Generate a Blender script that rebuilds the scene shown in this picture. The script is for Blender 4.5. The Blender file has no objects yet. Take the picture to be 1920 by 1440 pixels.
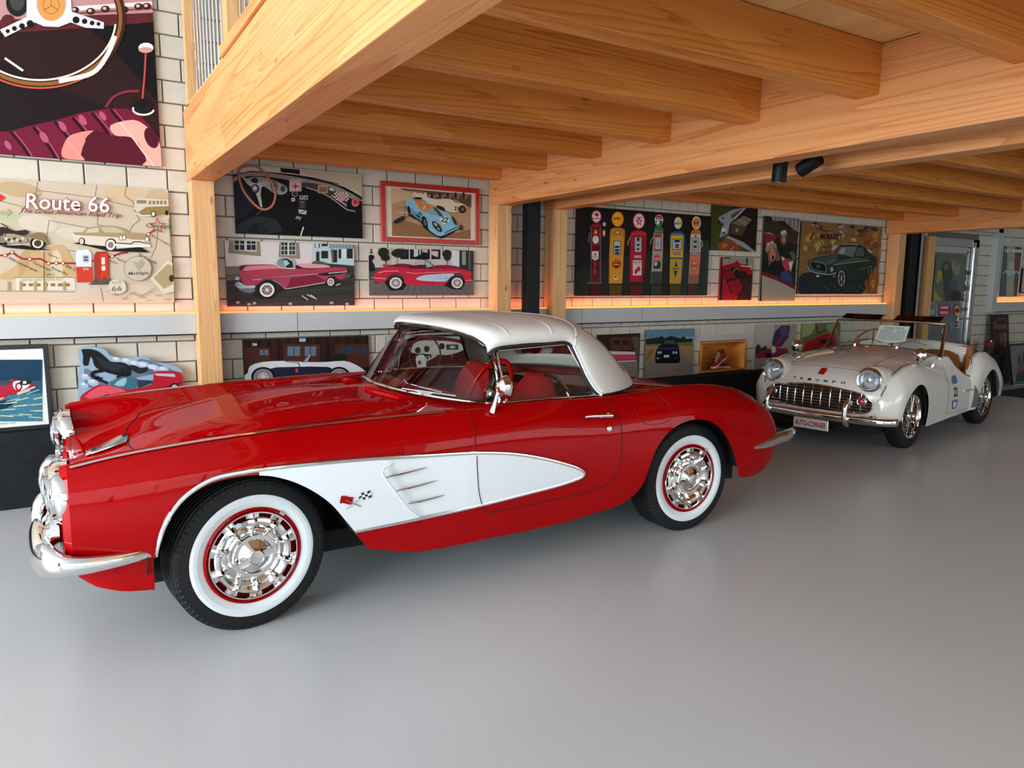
import bpy, bmesh, math, random
import numpy as np
from mathutils import Vector, Matrix
from mathutils.geometry import tessellate_polygon
random.seed(7)
SC = bpy.context.scene
COL = SC.collection

# ------------------------------------------------------------------ camera
F_PX = 1360.0; CAM_H = 1.481
RX = np.array([0.85085679, 0.06592224, -0.5212456])
RY = np.array([-0.52533117, 0.12252941, -0.84202951])
RZ = np.array([0.00835945, 0.99027309, 0.13888599])
RM = np.array([RX, RY, RZ])
cam_d = bpy.data.cameras.new('camera'); cam_d.sensor_width = 36.0; cam_d.lens = 36.0 * F_PX / 1920.0
cam_d.clip_start = 0.05; cam_d.clip_end = 200
cam = bpy.data.objects.new('camera', cam_d); COL.objects.link(cam)
_m = Matrix([list(RM[0]) + [0], list(RM[1]) + [0], list(RM[2]) + [CAM_H], [0, 0, 0, 1]])
cam.matrix_world = _m
SC.camera = cam

# ------------------------------------------------------------------ world, exposure, daylight
W = bpy.data.worlds.new('sky'); SC.world = W; W.use_nodes = True
W.node_tree.nodes['Background'].inputs[0].default_value = (0.75, 0.88, 1.0, 1)
W.node_tree.nodes['Background'].inputs[1].default_value = 1.0
SC.view_settings.view_transform = 'Standard'; SC.view_settings.look = 'None'
SC.view_settings.exposure = 0.18; SC.view_settings.gamma = 1.0
SC.view_settings.use_curve_mapping = False
SC.cycles.use_denoising = True
SC.cycles.max_bounces = 8; SC.cycles.diffuse_bounces = 4; SC.cycles.glossy_bounces = 5
SC.cycles.transparent_max_bounces = 12; SC.cycles.transmission_bounces = 6
SC.cycles.sample_clamp_indirect = 6.0; SC.cycles.caustics_reflective = False; SC.cycles.caustics_refractive = False
def area(name, loc, target, sx, sy, power, col=(1, 1, 1), spread=180):
    l = bpy.data.lights.new(name, 'AREA'); l.shape = 'RECTANGLE'; l.size = sx; l.size_y = sy
    l.energy = power; l.color = col; l.spread = math.radians(spread)
    o = bpy.data.objects.new(name, l); COL.objects.link(o); o.location = loc
    o.rotation_euler = (Vector(target) - Vector(loc)).to_track_quat('-Z', 'Y').to_euler()
    return o
# tall windows behind and to the left of the photographer (real openings, see window_* below)
area('daylight_front', (-2.0, -5.05, 2.3), (-1.4, 0, 1.3), 9.0, 3.6, 240, (0.88, 0.95, 1.0))
area('daylight_left', (-8.9, 0.2, 2.3), (0, 0.9, 2.0), 8.5, 4.0, 1750, (0.88, 0.95, 1.0))
area('daylight_front_right', (8.0, -5.05, 1.5), (8.0, 0, 1.0), 6.5, 2.2, 110, (0.92, 0.96, 1.0))

# ------------------------------------------------------------------ helpers
def srgb(h):
    h = h.lstrip('#')
    if len(h) == 3: h = ''.join(c * 2 for c in h)
    r = []
    for i in (0, 2, 4):
        c = int(h[i:i + 2], 16) / 255
        r.append(c / 12.92 if c <= 0.04045 else ((c + 0.055) / 1.055) ** 2.4)
    return tuple(r)
def mat(name, col, rough=0.5, metal=0.0, coat=0.0, spec=0.5, **k):
    m = bpy.data.materials.new(name); m.use_nodes = True
    b = m.node_tree.nodes['Principled BSDF']
    if isinstance(col, str): col = srgb(col)
    b.inputs['Base Color'].default_value = (*col, 1); b.inputs['Roughness'].default_value = rough
    b.inputs['Metallic'].default_value = metal; b.inputs['Coat Weight'].default_value = coat
    b.inputs['Coat Roughness'].default_value = 0.02; b.inputs['Specular IOR Level'].default_value = spec
    if 'emit' in k:
        b.inputs['Emission Color'].default_value = (*k['emit'], 1); b.inputs['Emission Strength'].default_value = k['es']
    return m
def noise_tint(m, col, amt=0.1, scale=4.0, stretch=(1, 1, 1), bump=0.0, bscale=60.0, rnd=0.0, detail=3.0, coords='Object'):
    nt = m.node_tree; N = nt.nodes; L = nt.links; b = N['Principled BSDF']
    if isinstance(col, str): col = srgb(col)
    tc = N.new('ShaderNodeTexCoord'); mp = N.new('ShaderNodeMapping'); mp.inputs['Scale'].default_value = stretch
    L.new(tc.outputs[coords], mp.inputs[0])
    n = N.new('ShaderNodeTexNoise'); n.inputs['Scale'].default_value = scale; n.inputs['Detail'].default_value = detail
    L.new(mp.outputs[0], n.inputs[0])
    r = N.new('ShaderNodeMapRange'); r.inputs[1].default_value = 0.3; r.inputs[2].default_value = 0.7
    r.inputs[3].default_value = 1 - amt; r.inputs[4].default_value = 1 + amt
    L.new(n.outputs[0], r.inputs[0])
    val = r.outputs[0]
    if rnd:
        oi = N.new('ShaderNodeObjectInfo'); r2 = N.new('ShaderNodeMapRange')
        r2.inputs[3].default_value = 1 - rnd; r2.inputs[4].default_value = 1 + rnd
        L.new(oi.outputs['Random'], r2.inputs[0])
        mu = N.new('ShaderNodeMath'); mu.operation = 'MULTIPLY'; L.new(val, mu.inputs[0]); L.new(r2.outputs[0], mu.inputs[1]); val = mu.outputs[0]
    vm = N.new('ShaderNodeVectorMath'); vm.operation = 'SCALE'; vm.inputs[0].default_value = col
    L.new(val, vm.inputs['Scale']); L.new(vm.outputs[0], b.inputs['Base Color'])
    if bump:
        n2 = N.new('ShaderNodeTexNoise'); n2.inputs['Scale'].default_value = bscale; n2.inputs['Detail'].default_value = 2
        L.new(mp.outputs[0], n2.inputs[0])
        bp = N.new('ShaderNodeBump'); bp.inputs['Strength'].default_value = bump; bp.inputs['Distance'].default_value = 0.002
        L.new(n2.outputs[0], bp.inputs['Height']); L.new(bp.outputs[0], b.inputs['Normal'])
    return m
def wood(name, c1, c2, axis=0, rough=0.45, lam=0.04):
    """spruce glulam: grain stretched along `axis`, lamella bands, knots"""
    m = bpy.data.materials.new(name); m.use_nodes = True
    nt = m.node_tree; N = nt.nodes; L = nt.links; b = N['Principled BSDF']; b.inputs['Roughness'].default_value = rough
    tc = N.new('ShaderNodeTexCoord'); oi = N.new('ShaderNodeObjectInfo')
    off = N.new('ShaderNodeVectorMath'); off.operation = 'SCALE'; off.inputs[0].default_value = (7.3, 5.1, 3.7)
    L.new(oi.outputs['Random'], off.inputs['Scale'])
    ad = N.new('ShaderNodeVectorMath'); ad.operation = 'ADD'; L.new(tc.outputs['Object'], ad.inputs[0]); L.new(off.outputs[0], ad.inputs[1])
    def mapped(sl, sc_):
        mp = N.new('ShaderNodeMapping'); s = [sc_] * 3; s[axis] = sl
        mp.inputs['Scale'].default_value = s; L.new(ad.outputs[0], mp.inputs[0]); return mp.outputs[0]
    n1 = N.new('ShaderNodeTexNoise'); n1.inputs['Scale'].default_value = 1; n1.inputs['Detail'].default_value = 2; n1.inputs['Distortion'].default_value = 0.4
    L.new(mapped(0.13, 5.5), n1.inputs[0])
    mul = N.new('ShaderNodeMath'); mul.operation = 'MULTIPLY'; mul.inputs[1].default_value = 26; L.new(n1.outputs[0], mul.inputs[0])
    fr = N.new('ShaderNodeMath'); fr.operation = 'FRACT'; L.new(mul.outputs[0], fr.inputs[0])
    pw = N.new('ShaderNodeMath'); pw.operation = 'POWER'; pw.inputs[1].default_value = 3.0; L.new(fr.outputs[0], pw.inputs[0])
    n2 = N.new('ShaderNodeTexNoise'); n2.inputs['Scale'].default_value = 1; n2.inputs['Detail'].default_value = 3; L.new(mapped(1.2, 90.0), n2.inputs[0])
    # lamella / finger joint patches
    vo = N.new('ShaderNodeTexVoronoi'); vo.inputs['Scale'].default_value = 1; vo.inputs['Randomness'].default_value = 0.6
    L.new(mapped(0.9, 0.6 / lam / 2), vo.inputs[0])
    # knots
    kn = N.new('ShaderNodeTexVoronoi'); kn.inputs['Scale'].default_value = 1; L.new(mapped(2.6, 8.0), kn.inputs[0])
    kr = N.new('ShaderNodeValToRGB'); kr.color_ramp.elements[0].position = 0.0; kr.color_ramp.elements[0].color = (1, 1, 1, 1)
    kr.color_ramp.elements[1].position = 0.11; kr.color_ramp.elements[1].color = (0, 0, 0, 1)
    L.new(kn.outputs['Distance'], kr.inputs[0])
    mx = N.new('ShaderNodeMixRGB'); mx.inputs[1].default_value = (*srgb(c1), 1); mx.inputs[2].default_value = (*srgb(c2), 1)
    f1 = N.new('ShaderNodeMath'); f1.operation = 'MULTIPLY_ADD'; f1.inputs[1].default_value = 0.7; L.new(pw.outputs[0], f1.inputs[0])
    f2 = N.new('ShaderNodeMath'); f2.operation = 'MULTIPLY_ADD'; f2.inputs[1].default_value = 0.30
    L.new(n2.outputs[0], f2.inputs[0])
    sp = N.new('ShaderNodeSeparateColor'); L.new(vo.outputs['Color'], sp.inputs[0])
    f3 = N.new('ShaderNodeMath'); f3.operation = 'MULTIPLY'; f3.inputs[1].default_value = 0.42; L.new(sp.outputs[0], f3.inputs[0])
    L.new(f3.outputs[0], f2.inputs[2]); L.new(f2.outputs[0], f1.inputs[2]); L.new(f1.outputs[0], mx.inputs[0])
    mk = N.new('ShaderNodeMixRGB'); mk.inputs[2].default_value = (*srgb('6b3d1c'), 1); L.new(mx.outputs[0], mk.inputs[1]); L.new(kr.outputs[0], mk.inputs[0])
    L.new(mk.outputs[0], b.inputs['Base Color'])
    bp = N.new('ShaderNodeBump'); bp.inputs['Strength'].default_value = 0.15; bp.inputs['Distance'].default_value = 0.001
    L.new(pw.outputs[0], bp.inputs['Height']); L.new(bp.outputs[0], b.inputs['Normal'])
    return m
def glass(name, tint=(1, 1, 1), ior=1.45, rough=0.0):
    m = bpy.data.materials.new(name); m.use_nodes = True; nt = m.node_tree; N = nt.nodes; L = nt.links
    N.remove(N['Principled BSDF']); out = N['Material Output']
    t = N.new('ShaderNodeBsdfTransparent'); t.inputs[0].default_value = (*tint, 1)
    g = N.new('ShaderNodeBsdfGlossy'); g.inputs['Roughness'].default_value = rough
    f = N.new('ShaderNodeFresnel'); f.inputs[0].default_value = ior
    x = N.new('ShaderNodeMixShader'); L.new(f.outputs[0], x.inputs[0]); L.new(t.outputs[0], x.inputs[1]); L.new(g.outputs[0], x.inputs[2])
    L.new(x.outputs[0], out.inputs[0]); return m

class MB:
    """mesh collector; every build() links ONE object"""
    def __init__(s): s.v = []; s.f = []; s.m = []; s.c = []
    def add(s, vs, fs, mi=0):
        o = len(s.v); s.v += [tuple(map(float, p)) for p in vs]; s.f += [tuple(i + o for i in f) for f in fs]; s.m += [mi] * len(fs); return s
    def box(s, a, b, mi=0, bev=0):
        x0, y0, z0 = a; x1, y1, z1 = b
        s.add([(x0, y0, z0), (x1, y0, z0), (x1, y1, z0), (x0, y1, z0), (x0, y0, z1), (x1, y0, z1), (x1, y1, z1), (x0, y1, z1)],
              [(0, 3, 2, 1), (4, 5, 6, 7), (0, 1, 5, 4), (1, 2, 6, 5), (2, 3, 7, 6), (3, 0, 4, 7)], mi); return s
    def grid(s, P, mi=0, flip=False, wrap=False):
        """P: rows x cols of points"""
        r = len(P); c = len(P[0]); fs = []
        for i in range(r - 1):
            for j in range(c if wrap else c - 1):
                k = (j + 1) % c
                q = (i * c + j, i * c + k, (i + 1) * c + k, (i + 1) * c + j)
                fs.append(q[::-1] if flip else q)
        s.add([p for row in P for p in row], fs, mi); return s
    def ring_cap(s, ring, mi=0, flip=False):
        n = len(ring); c = np.mean(np.array(ring), axis=0)
        s.add(list(ring) + [tuple(c)], [((j + 1) % n, j, n) if flip else (j, (j + 1) % n, n) for j in range(n)], mi); return s
    def sweep(s, path, rad, n=10, up=(0, 0, 1), mi=0, caps=True, closed=False):
        """tube; rad scalar, list of scalars or list of (side, up) radii"""
        P = [np.array(p, float) for p in path]; m = len(P); rows = []; up = np.array(up, float)
        for i, p in enumerate(P):
            if closed: t = P[(i + 1) % m] - P[i - 1]
            else: t = P[min(i + 1, m - 1)] - P[max(i - 1, 0)]
            t = t / (np.linalg.norm(t) + 1e-12)
            u = up if abs(t @ up) < 0.97 else np.array((1.0, 0.1, 0)) if abs(t[0]) < .9 else np.array((0, 1.0, 0))
            a = np.cross(t, u); a /= np.linalg.norm(a); b = np.cross(a, t)
            r = rad[i] if isinstance(rad, (list, tuple)) else rad
            ra, rb = r if isinstance(r, (tuple, list)) else (r, r)
            rows.append([tuple(p + a * ra * math.cos(2 * math.pi * k / n) + b * rb * math.sin(2 * math.pi * k / n)) for k in range(n)])
        if closed: rows.append(rows[0])
        s.grid(rows, mi, wrap=True)
        if caps and not closed:
            s.ring_cap(rows[0], mi, False); s.ring_cap(rows[-1], mi, True)
        return s
    def lathe(s, prof, c=(0, 0, 0), axis=1, n=40, mi=0, mis=None, sgn=1):
        """prof: (radius, height along axis)"""
        rows = []
        for r, h in prof:
            row = []
            for k in range(n):
                a = 2 * math.pi * k / n; x, y = r * math.cos(a), r * math.sin(a)
                p = [0, 0, 0]; p[axis] = h * sgn; p[(axis + 1) % 3] = x; p[(axis + 2) % 3] = y
                row.append((p[0] + c[0], p[1] + c[1], p[2] + c[2]))
            rows.append(row)
        for i in range(len(rows) - 1):
            s.grid(rows[i:i + 2], mis[i] if mis else mi, wrap=True, flip=(sgn < 0))
        return s
    def prism(s, poly, f, d, mi=0):
        """poly 2-D outline; f(x,y,t)->3-D, t in {0,d}"""
        n = len(poly); A = [f(x, y, 0) for x, y in poly]; B = [f(x, y, d) for x, y in poly]
        tri = tessellate_polygon([[Vector((x, y, 0)) for x, y in poly]])
        s.add(A + B, [tuple(t) for t in tri] + [tuple(n + i for i in reversed(t)) for t in tri] + [(j, (j + 1) % n, n + (j + 1) % n, n + j) for j in range(n)], mi); return s
    def xf(s, M):
        s.v = [tuple(M @ Vector(p)) for p in s.v]; return s
    def mesh(s, name, mats, smooth=False, angle=None, weld=False):
        me = bpy.data.meshes.new(name); me.from_pydata(s.v, [], s.f)
        for m in (mats if isinstance(mats, (list, tuple)) else [mats]): me.materials.append(m)
        me.polygons.foreach_set('material_index', s.m)
        bm = bmesh.new(); bm.from_mesh(me)
        if weld: bmesh.ops.remove_doubles(bm, verts=bm.verts, dist=1e-5)
        bmesh.ops.recalc_face_normals(bm, faces=bm.faces)
        if smooth:
            a = math.radians(angle or 40)
            for f in bm.faces: f.smooth = True
            for e in bm.edges:
                if len(e.link_faces) == 2 and e.calc_face_angle(0) > a: e.smooth = False
        bm.to_mesh(me); bm.free(); me.update()
        return me
    def build(s, name, mats, parent=None, smooth=False, angle=None, weld=False, loc=None):
        o = bpy.data.objects.new(name, s.mesh(name, mats, smooth, angle, weld)); COL.objects.link(o)
        if parent: o.parent = parent
        if loc: o.location = loc
        return o
def bevel(o, w=0.004, seg=2, ang=35):
    b = o.modifiers.new('bevel', 'BEVEL'); b.width = w; b.segments = seg; b.limit_method = 'ANGLE'; b.angle_limit = math.radians(ang)
    return o
def solid(o, t, off=0):
    b = o.modifiers.new('solid', 'SOLIDIFY'); b.thickness = t; b.offset = off; return o
def tag(o, label, cat, group=None, kind=None):
    o['label'] = label; o['category'] = cat
    if group: o['group'] = group
    if kind: o['kind'] = kind
    return o
def struct(o): o['kind'] = 'structure'; return o
def empty(name, loc=(0, 0, 0), rz=0):
    o = bpy.data.objects.new(name, None); COL.objects.link(o); o.location = loc; o.rotation_euler = (0, 0, rz); o.empty_display_size = 0.1; return o
def catmull(P, n=6, closed=False):
    P = [np.array(p, float) for p in P]; m = len(P); out = []
    for i in range(m if closed else m - 1):
        p0 = P[i - 1] if (closed or i > 0) else 2 * P[0] - P[1]
        p1 = P[i]; p2 = P[(i + 1) % m]; p3 = P[(i + 2) % m] if (closed or i < m - 2) else 2 * P[-1] - P[-2]
        for k in range(n):
            t = k / n; out.append(0.5 * ((2 * p1) + (p2 - p0) * t + (2 * p0 - 5 * p1 + 4 * p2 - p3) * t * t + (3 * p1 - p0 - 3 * p2 + p3) * t ** 3))
    if not closed: out.append(P[-1])
    return out
def hermite(xs, ys, x):
    """smooth interpolation of vector-valued table"""
    xs = np.asarray(xs, float); ys = np.asarray(ys, float); x = min(max(x, xs[0]), xs[-1])
    i = min(int(np.searchsorted(xs, x, 'right') - 1), len(xs) - 2); h = xs[i + 1] - xs[i]; t = (x - xs[i]) / h
    def sl(j):
        if j == 0: return (ys[1] - ys[0]) / (xs[1] - xs[0])
        if j == len(xs) - 1: return (ys[-1] - ys[-2]) / (xs[-1] - xs[-2])
        a = (ys[j] - ys[j - 1]) / (xs[j] - xs[j - 1]); b = (ys[j + 1] - ys[j]) / (xs[j + 1] - xs[j])
        w = (xs[j] - xs[j - 1]) / (xs[j + 1] - xs[j - 1]); return a * (1 - w) + b * w
    m0 = sl(i) * h; m1 = sl(i + 1) * h
    return (2 * t**3 - 3 * t**2 + 1) * ys[i] + (t**3 - 2 * t**2 + t) * m0 + (-2 * t**3 + 3 * t**2) * ys[i + 1] + (t**3 - t**2) * m1
def wray(px, py): return RM @ np.array([px - 960.0, -(py - 720.0), -F_PX])
def on_y(px, py, Y):
    r = wray(px, py); t = Y / r[1]; return (r[0] * t, CAM_H + r[2] * t)       # world (x, z) on a wall plane
def on_x(px, py, X):
    r = wray(px, py); t = X / r[0]; return (r[1] * t, CAM_H + r[2] * t)
def on_z(px, py, Z=0.0):
    r = wray(px, py); t = (Z - CAM_H) / r[2]; return (r[0] * t, r[1] * t)

# ------------------------------------------------------------------ materials
M_RED = mat('red_paint', (0.33, 0.0004, 0.0015), 0.5, coat=0.36, spec=0.0)
M_WHITEP = mat('white_paint', (0.74, 0.77, 0.80), 0.25, coat=1.0)
M_CREAM = mat('cream_paint', (0.80, 0.77, 0.72), 0.25, coat=1.0)
M_CHROME = mat('chrome', (0.80, 0.79, 0.78), 0.06, 1.0)
M_BRUSH = mat('brushed_steel', (0.6, 0.6, 0.6), 0.28, 1.0)
M_BLACK = mat('black_rubber', (0.012, 0.012, 0.013), 0.55)
M_TYRE = mat('tyre_rubber', (0.010, 0.010, 0.011), 0.6, spec=0.25)
M_DARK = mat('dark_void', (0.004, 0.004, 0.004), 0.9)
M_WWALL = mat('whitewall_rubber', (0.72, 0.76, 0.78), 0.5)
M_LEATHER = mat('red_leather', (0.33, 0.003, 0.006), 0.45, spec=0.2)
M_TAN = mat('tan_leather', (0.28, 0.10, 0.02), 0.5)
M_GLASS = glass('clear_glass', (0.86, 0.93, 0.90), 1.45)
M_REFL = mat('lamp_reflector', (0.88, 0.92, 0.95), 0.38, 1.0)
M_LENS = glass('lens_glass', (0.9, 0.93, 0.96), 1.6)
M_REDLENS = mat('red_lens', (0.35, 0.003, 0.003), 0.15, coat=1.0)
M_TOP = noise_tint(mat('soft_top_cloth', (0.64, 0.605, 0.56), 0.8), (0.64, 0.605, 0.56), 0.05, 3, bump=0.7, bscale=5)
# ================================================================== ROOM
WALL_Y = 5.72
M_BRICK = noise_tint(mat('block', (0.59, 0.53, 0.44), 0.9), (0.59, 0.53, 0.44), 0.06, 9, bump=0.5, bscale=160, rnd=0.05)
M_MORTAR = mat('mortar', (0.155, 0.14, 0.12), 0.95)
M_PLASTER = noise_tint(mat('painted_steel', (0.50, 0.50, 0.50), 0.5), (0.50, 0.50, 0.50), 0.03, 2)
M_FLOOR = mat('epoxy_floor', (0.53, 0.57, 0.60), 0.30)
noise_tint(M_FLOOR, (0.52, 0.525, 0.54), 0.03, 0.9, bump=0.16, bscale=260)
M_BEAM_Y = wood('spruce_y', 'e8a66c', 'c87c40', 1)
M_BEAM_X = wood('spruce_x', 'e6984a', 'bc6c1c', 0)
M_BEAM_Z = wood('spruce_z', 'e6b680', 'c98e54', 2)
M_DECK = wood('spruce_deck', 'ecc68c', 'd8a562', 1)
M_PLINTH = noise_tint(mat('black_plinth', (0.011, 0.012, 0.015), 0.7, spec=0.15), (0.011, 0.012, 0.015), 0.25, 12, bump=0.5, bscale=40)
M_STEEL_BLK = mat('black_steel', (0.006, 0.006, 0.007), 0.45, spec=0.2)

X_OPEN0, X_OPEN1 = 10.33, 11.74       # the doorway bay in the back wall
floor = struct(MB().box((-9.2, -5.2, -0.1), (17, 7.6, 0)).build('floor', M_FLOOR))
# --- back wall (mortar bed behind the blocks), with a hole for the shoe niche
NX0, NZ0 = on_y(1311, 703, WALL_Y); NX1, NZ1 = on_y(1399, 634, WALL_Y)
nz0, nz1 = 0.497, on_y(1312.7, 640.7, WALL_Y)[1]
wb = MB(); yb = WALL_Y + 0.012; yB = WALL_Y + 0.25
wb.box((-9.2, yb, 0), (NX0, yB, 4.6)).box((NX1, yb, 0), (X_OPEN0, yB, 4.6)).box((NX0, yb, 0), (NX1, yB, nz0)).box((NX0, yb, nz1), (NX1, yB, 4.6))
wb.box((X_OPEN1, yb, 0), (17, yB, 4.6)).box((X_OPEN0, yb, 2.16), (X_OPEN1, yB, 4.6))
wall_back = struct(wb.build('wall_back', M_MORTAR))
BW, BH = 0.252, 0.150; BX0 = 0.185 - 20 * BW; BZ0 = 2.24 - 15 * BH
def brick_mesh(w, h, d, name='brick'):
    b = 0.0035; x, z = w / 2, h / 2
    V = [(-x, 0, -z), (x, 0, -z), (x, 0, z), (-x, 0, z), (-x, -d + b, -z), (x, -d + b, -z), (x, -d + b, z), (-x, -d + b, z),
         (-x + b, -d, -z + b), (x - b, -d, -z + b), (x - b, -d, z - b), (-x + b, -d, z - b)]
    Fc = [(8, 9, 10, 11), (4, 5, 9, 8), (5, 6, 10, 9), (6, 7, 11, 10), (7, 4, 8, 11), (0, 1, 5, 4), (1, 2, 6, 5), (2, 3, 7, 6), (3, 0, 4, 7)]
    return V, Fc
cells = []
for r in range(0, 28):
    z = BZ0 + r * BH
    if z + BH < 0.45 or z > 3.9: continue
    off = 0.0 if r % 2 == 0 else BW / 2
    for k in range(0, 90):
        x = BX0 + k * BW + off
        x0, x1 = x + .0045, x + BW - .0045; z0, z1 = z + .0045, z + BH - .0045
        if x1 < -3.0 or x0 > 16.5: continue
        if x0 > 1.3 and z0 > 2.62 and x0 < 9.7: 
            if x0 > 3.2: continue
        z0 = max(z0, 0.49)
        if z1 - z0 < .02: continue
        # ledge hides the courses behind it
        segs = [(x0, x1)]
        def cut(segs, a, b):
            o = []
            for s, e in segs:
                if e <= a or s >= b: o.append((s, e))
                else:
                    if a - s > .02: o.append((s, a))
                    if e - b > .02: o.append((b, e))
            return o
        if z0 < 2.15: segs = cut(segs, X_OPEN0 - .0, X_OPEN1 + .0)
        elif z1 > 2.165 and z0 < 2.165: z0 = 2.165
        if nz0 - .01 < z1 and z0 < nz1: segs = cut(segs, NX0 - .005, NX1 + .005)
        for s, e in segs: cells.append((s, e, z0, z1))
def proj_size(c):
    x = (c[0] + c[1]) / 2; z = (c[2] + c[3]) / 2; d = RM.T @ np.array([x, WALL_Y, z - CAM_H])
    px = 960 + d[0] / -d[2] * F_PX; py = 720 - d[1] / -d[2] * F_PX
    vis = -60 < px < 1980 and -60 < py < 1500
    return (c[1] - c[0]) * (c[3] - c[2]) / d[2] ** 2 * (1 if vis else 0)
cells.sort(key=proj_size, reverse=True)
meshes = {}
rb = random.Random(3)
for c in cells[:300]:
    key = (round(c[1] - c[0], 3), round(c[3] - c[2], 3))
    if key not in meshes:
        V, Fc = brick_mesh(key[0], key[1], 0.012); q = MB(); q.add(V, Fc); meshes[key] = q.mesh('brick', M_BRICK)
    o = bpy.data.objects.new('brick', meshes[key]); COL.objects.link(o); o.parent = wall_back
    o.location = ((c[0] + c[1]) / 2, yb - rb.uniform(0, .001), (c[2] + c[3]) / 2)
q = MB()
for c in cells[300:]:
    V, Fc = brick_mesh(c[1] - c[0], c[3] - c[2], 0.012 + rb.uniform(0, .001)); ox, oz = (c[0] + c[1]) / 2, (c[2] + c[3]) / 2
    q.add([(a + ox, b + yb, d + oz) for a, b, d in V], Fc)
o = q.build('bricks', M_BRICK, wall_back); o['kind'] = 'stuff'

# --- other walls, upper ceiling: what closes the hall around the camera
struct(MB().box((-9.4, -5.4, 0), (-9.2, 5.97, .25)).box((-9.4, -5.4, 4.4), (-9.2, 5.97, 4.9)).box((-9.4, 4.6, .25), (-9.2, 5.97, 4.4)).build('wall_left', mat('wall_paint', (0.55, 0.53, 0.5), 0.8)))
struct(MB().box((-9.2, -5.4, 0), (17, -5.2, .25)).box((-9.2, -5.4, 4.3), (17, -5.2, 4.9)).box((3.2, -5.4, .25), (4.4, -5.2, 4.3)).box((12, -5.4, .25), (17, -5.2, 4.3)).build('wall_front', mat('wall_paint2', (0.55, 0.53, 0.5), 0.8)))
struct(MB().box((17, -5.2, 0), (17.2, 7.6, 4.9)).build('wall_right', mat('wall_paint3', (0.45, 0.44, 0.42), 0.8)))
struct(MB().box((-9.4, -5.4, 4.9), (17.2, 7.6, 5.05)).build('ceiling', mat('ceiling_paint', (0.55, 0.56, 0.57), 0.9)))
# windows in the front and left walls: dark mullions and panes
M_FRAME = mat('window_frame', (0.03, 0.03, 0.035), 0.5)
for i, (x0, x1, n) in enumerate([(-9.0, 3.2, 9), (4.4, 12.0, 6)]):
    w = MB(); k = MB()
    for j in range(n + 1):
        xx = x0 + (x1 - x0) * j / n; w.box((xx - .04, -5.32, .25), (xx + .04, -5.22, 4.3))
    for zz in (.29, 2.2, 4.26): w.box((x0, -5.31, zz - .04), (x1, -5.23, zz + .04))
    wo = struct(w.build('window_%d' % (i + 1), M_FRAME))
    MB().box((x0, -5.275, .25), (x1, -5.27, 4.3)).build('pane', M_GLASS, wo)
w = MB()
for j in range(8):
    yy = -5.2 + 9.8 * j / 7; w.box((-9.34, yy - .04, .25), (-9.24, yy + .04, 4.4))
for zz in (.29, 2.2, 4.36): w.box((-9.33, -5.2, zz - .04), (-9.25, 4.6, zz + .04))
wo = struct(w.build('window_3', M_FRAME)); MB().box((-9.3, -5.2, .25), (-9.295, 4.6, 4.4)).build('pane', M_GLASS, wo)

# --- plinth and light ledge along the wall
PLY = 5.54
pl = struct(MB().box((-9.2, PLY, 0), (9.56, WALL_Y + .02, 0.49)).build('trim_1', M_PLINTH)); bevel(pl, .008)
LY = 5.64
M_LED = mat('led_diffuser', (0.9, 0.35, 0.1), 0.5, emit=(1.0, 0.24, 0.05), es=1.25)
M_LEDY = mat('led_diffuser_amber', (0.9, 0.45, 0.1), 0.5, emit=(1.0, 0.40, 0.05), es=1.3)
def ledge(x0, x1, name, lm, joints=()):
    e = MB().box((x0, LY, 1.085), (x1, LY + .012, 1.238)).box((x0, LY, 1.085), (x1, WALL_Y, 1.097))
    o = struct(e.build(name, M_PLASTER)); bevel(o, .002, 1)
    MB().box((x0, LY + .0125, 1.212), (x1, LY + .036, 1.252)).build('light_strip', lm, o)
    s = MB().box((x0, LY + .012, 1.20), (x1, WALL_Y, 1.21)).build('ledge_floor', M_PLASTER, o)
    for j in joints: MB().box((j - .0015, LY - .0006, 1.085), (j + .0015, LY, 1.238)).build('joint', M_DARK, o)
    return o
P1 = (0.815, 0.965); P2 = (3.27, 3.415); P3 = (3.875, 4.02); P4 = (9.36, 9.52); P5 = (10.08, 10.24)
ledge(-4.5, P1[0], 'trim_2', M_LED); ledge(P1[1], P2[0], 'trim_3', M_LED, (1.02 + .52,)); ledge(P2[1], P3[0], 'trim_4', M_LED)
ledge(P3[1], P4[0], 'trim_5', M_LEDY, (4.28, 5.05)); ledge(12.24, 16.5, 'trim_6', M_LEDY)
for i, (x, s) in enumerate([(x, z) for x, z in ((-1.9, 5.2), (2.12, 2.2), (3.64, .4), (6.7, 5.2), (14.2, 4.2))]):
    c = (1.0, 0.20, 0.10) if i < 3 else (1.0, 0.26, 0.06)
    a = area('led_glow', (x, LY + .045, 1.254), (x, LY + .075, 1.50), s, .012, 0.75 * s, c)

# --- posts, beams, joists
def timber(name, a, b, m, lab, bev=.004):
    c = [(a[i] + b[i]) / 2 for i in range(3)]
    o = MB().box([a[i] - c[i] for i in range(3)], [b[i] - c[i] for i in range(3)]).build(name, m, loc=c)
    bevel(o, bev, 2); tag(o, lab, 'post' if 'post' in name else 'beam'); return o
PY0, PY1 = 5.545, 5.70
for (x0, x1), zt, lab in [(P1, 2.165, 'light spruce post carrying the sloping front beam, beside the old map panel'),
                          (P2, 2.145, 'light spruce post just left of the black steel column behind the red car roof'),
                          (P3, 2.145, 'light spruce post just right of the black steel column beside the fuel pump panel'),
                          (P4, 2.15, 'spruce post at the right end of the orange lit ledge, before the doorway'),
                          (P5, 2.15, 'spruce post directly in front of the grey metal door')]:
    timber('timber_post', (x0, PY0 if x0 > 1 else PLY - .02 + .025, 0.49 if x0 < 9.6 else 0), (x1, PY1, zt), M_BEAM_Z, lab)
DECK_Z = 2.575
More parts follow.
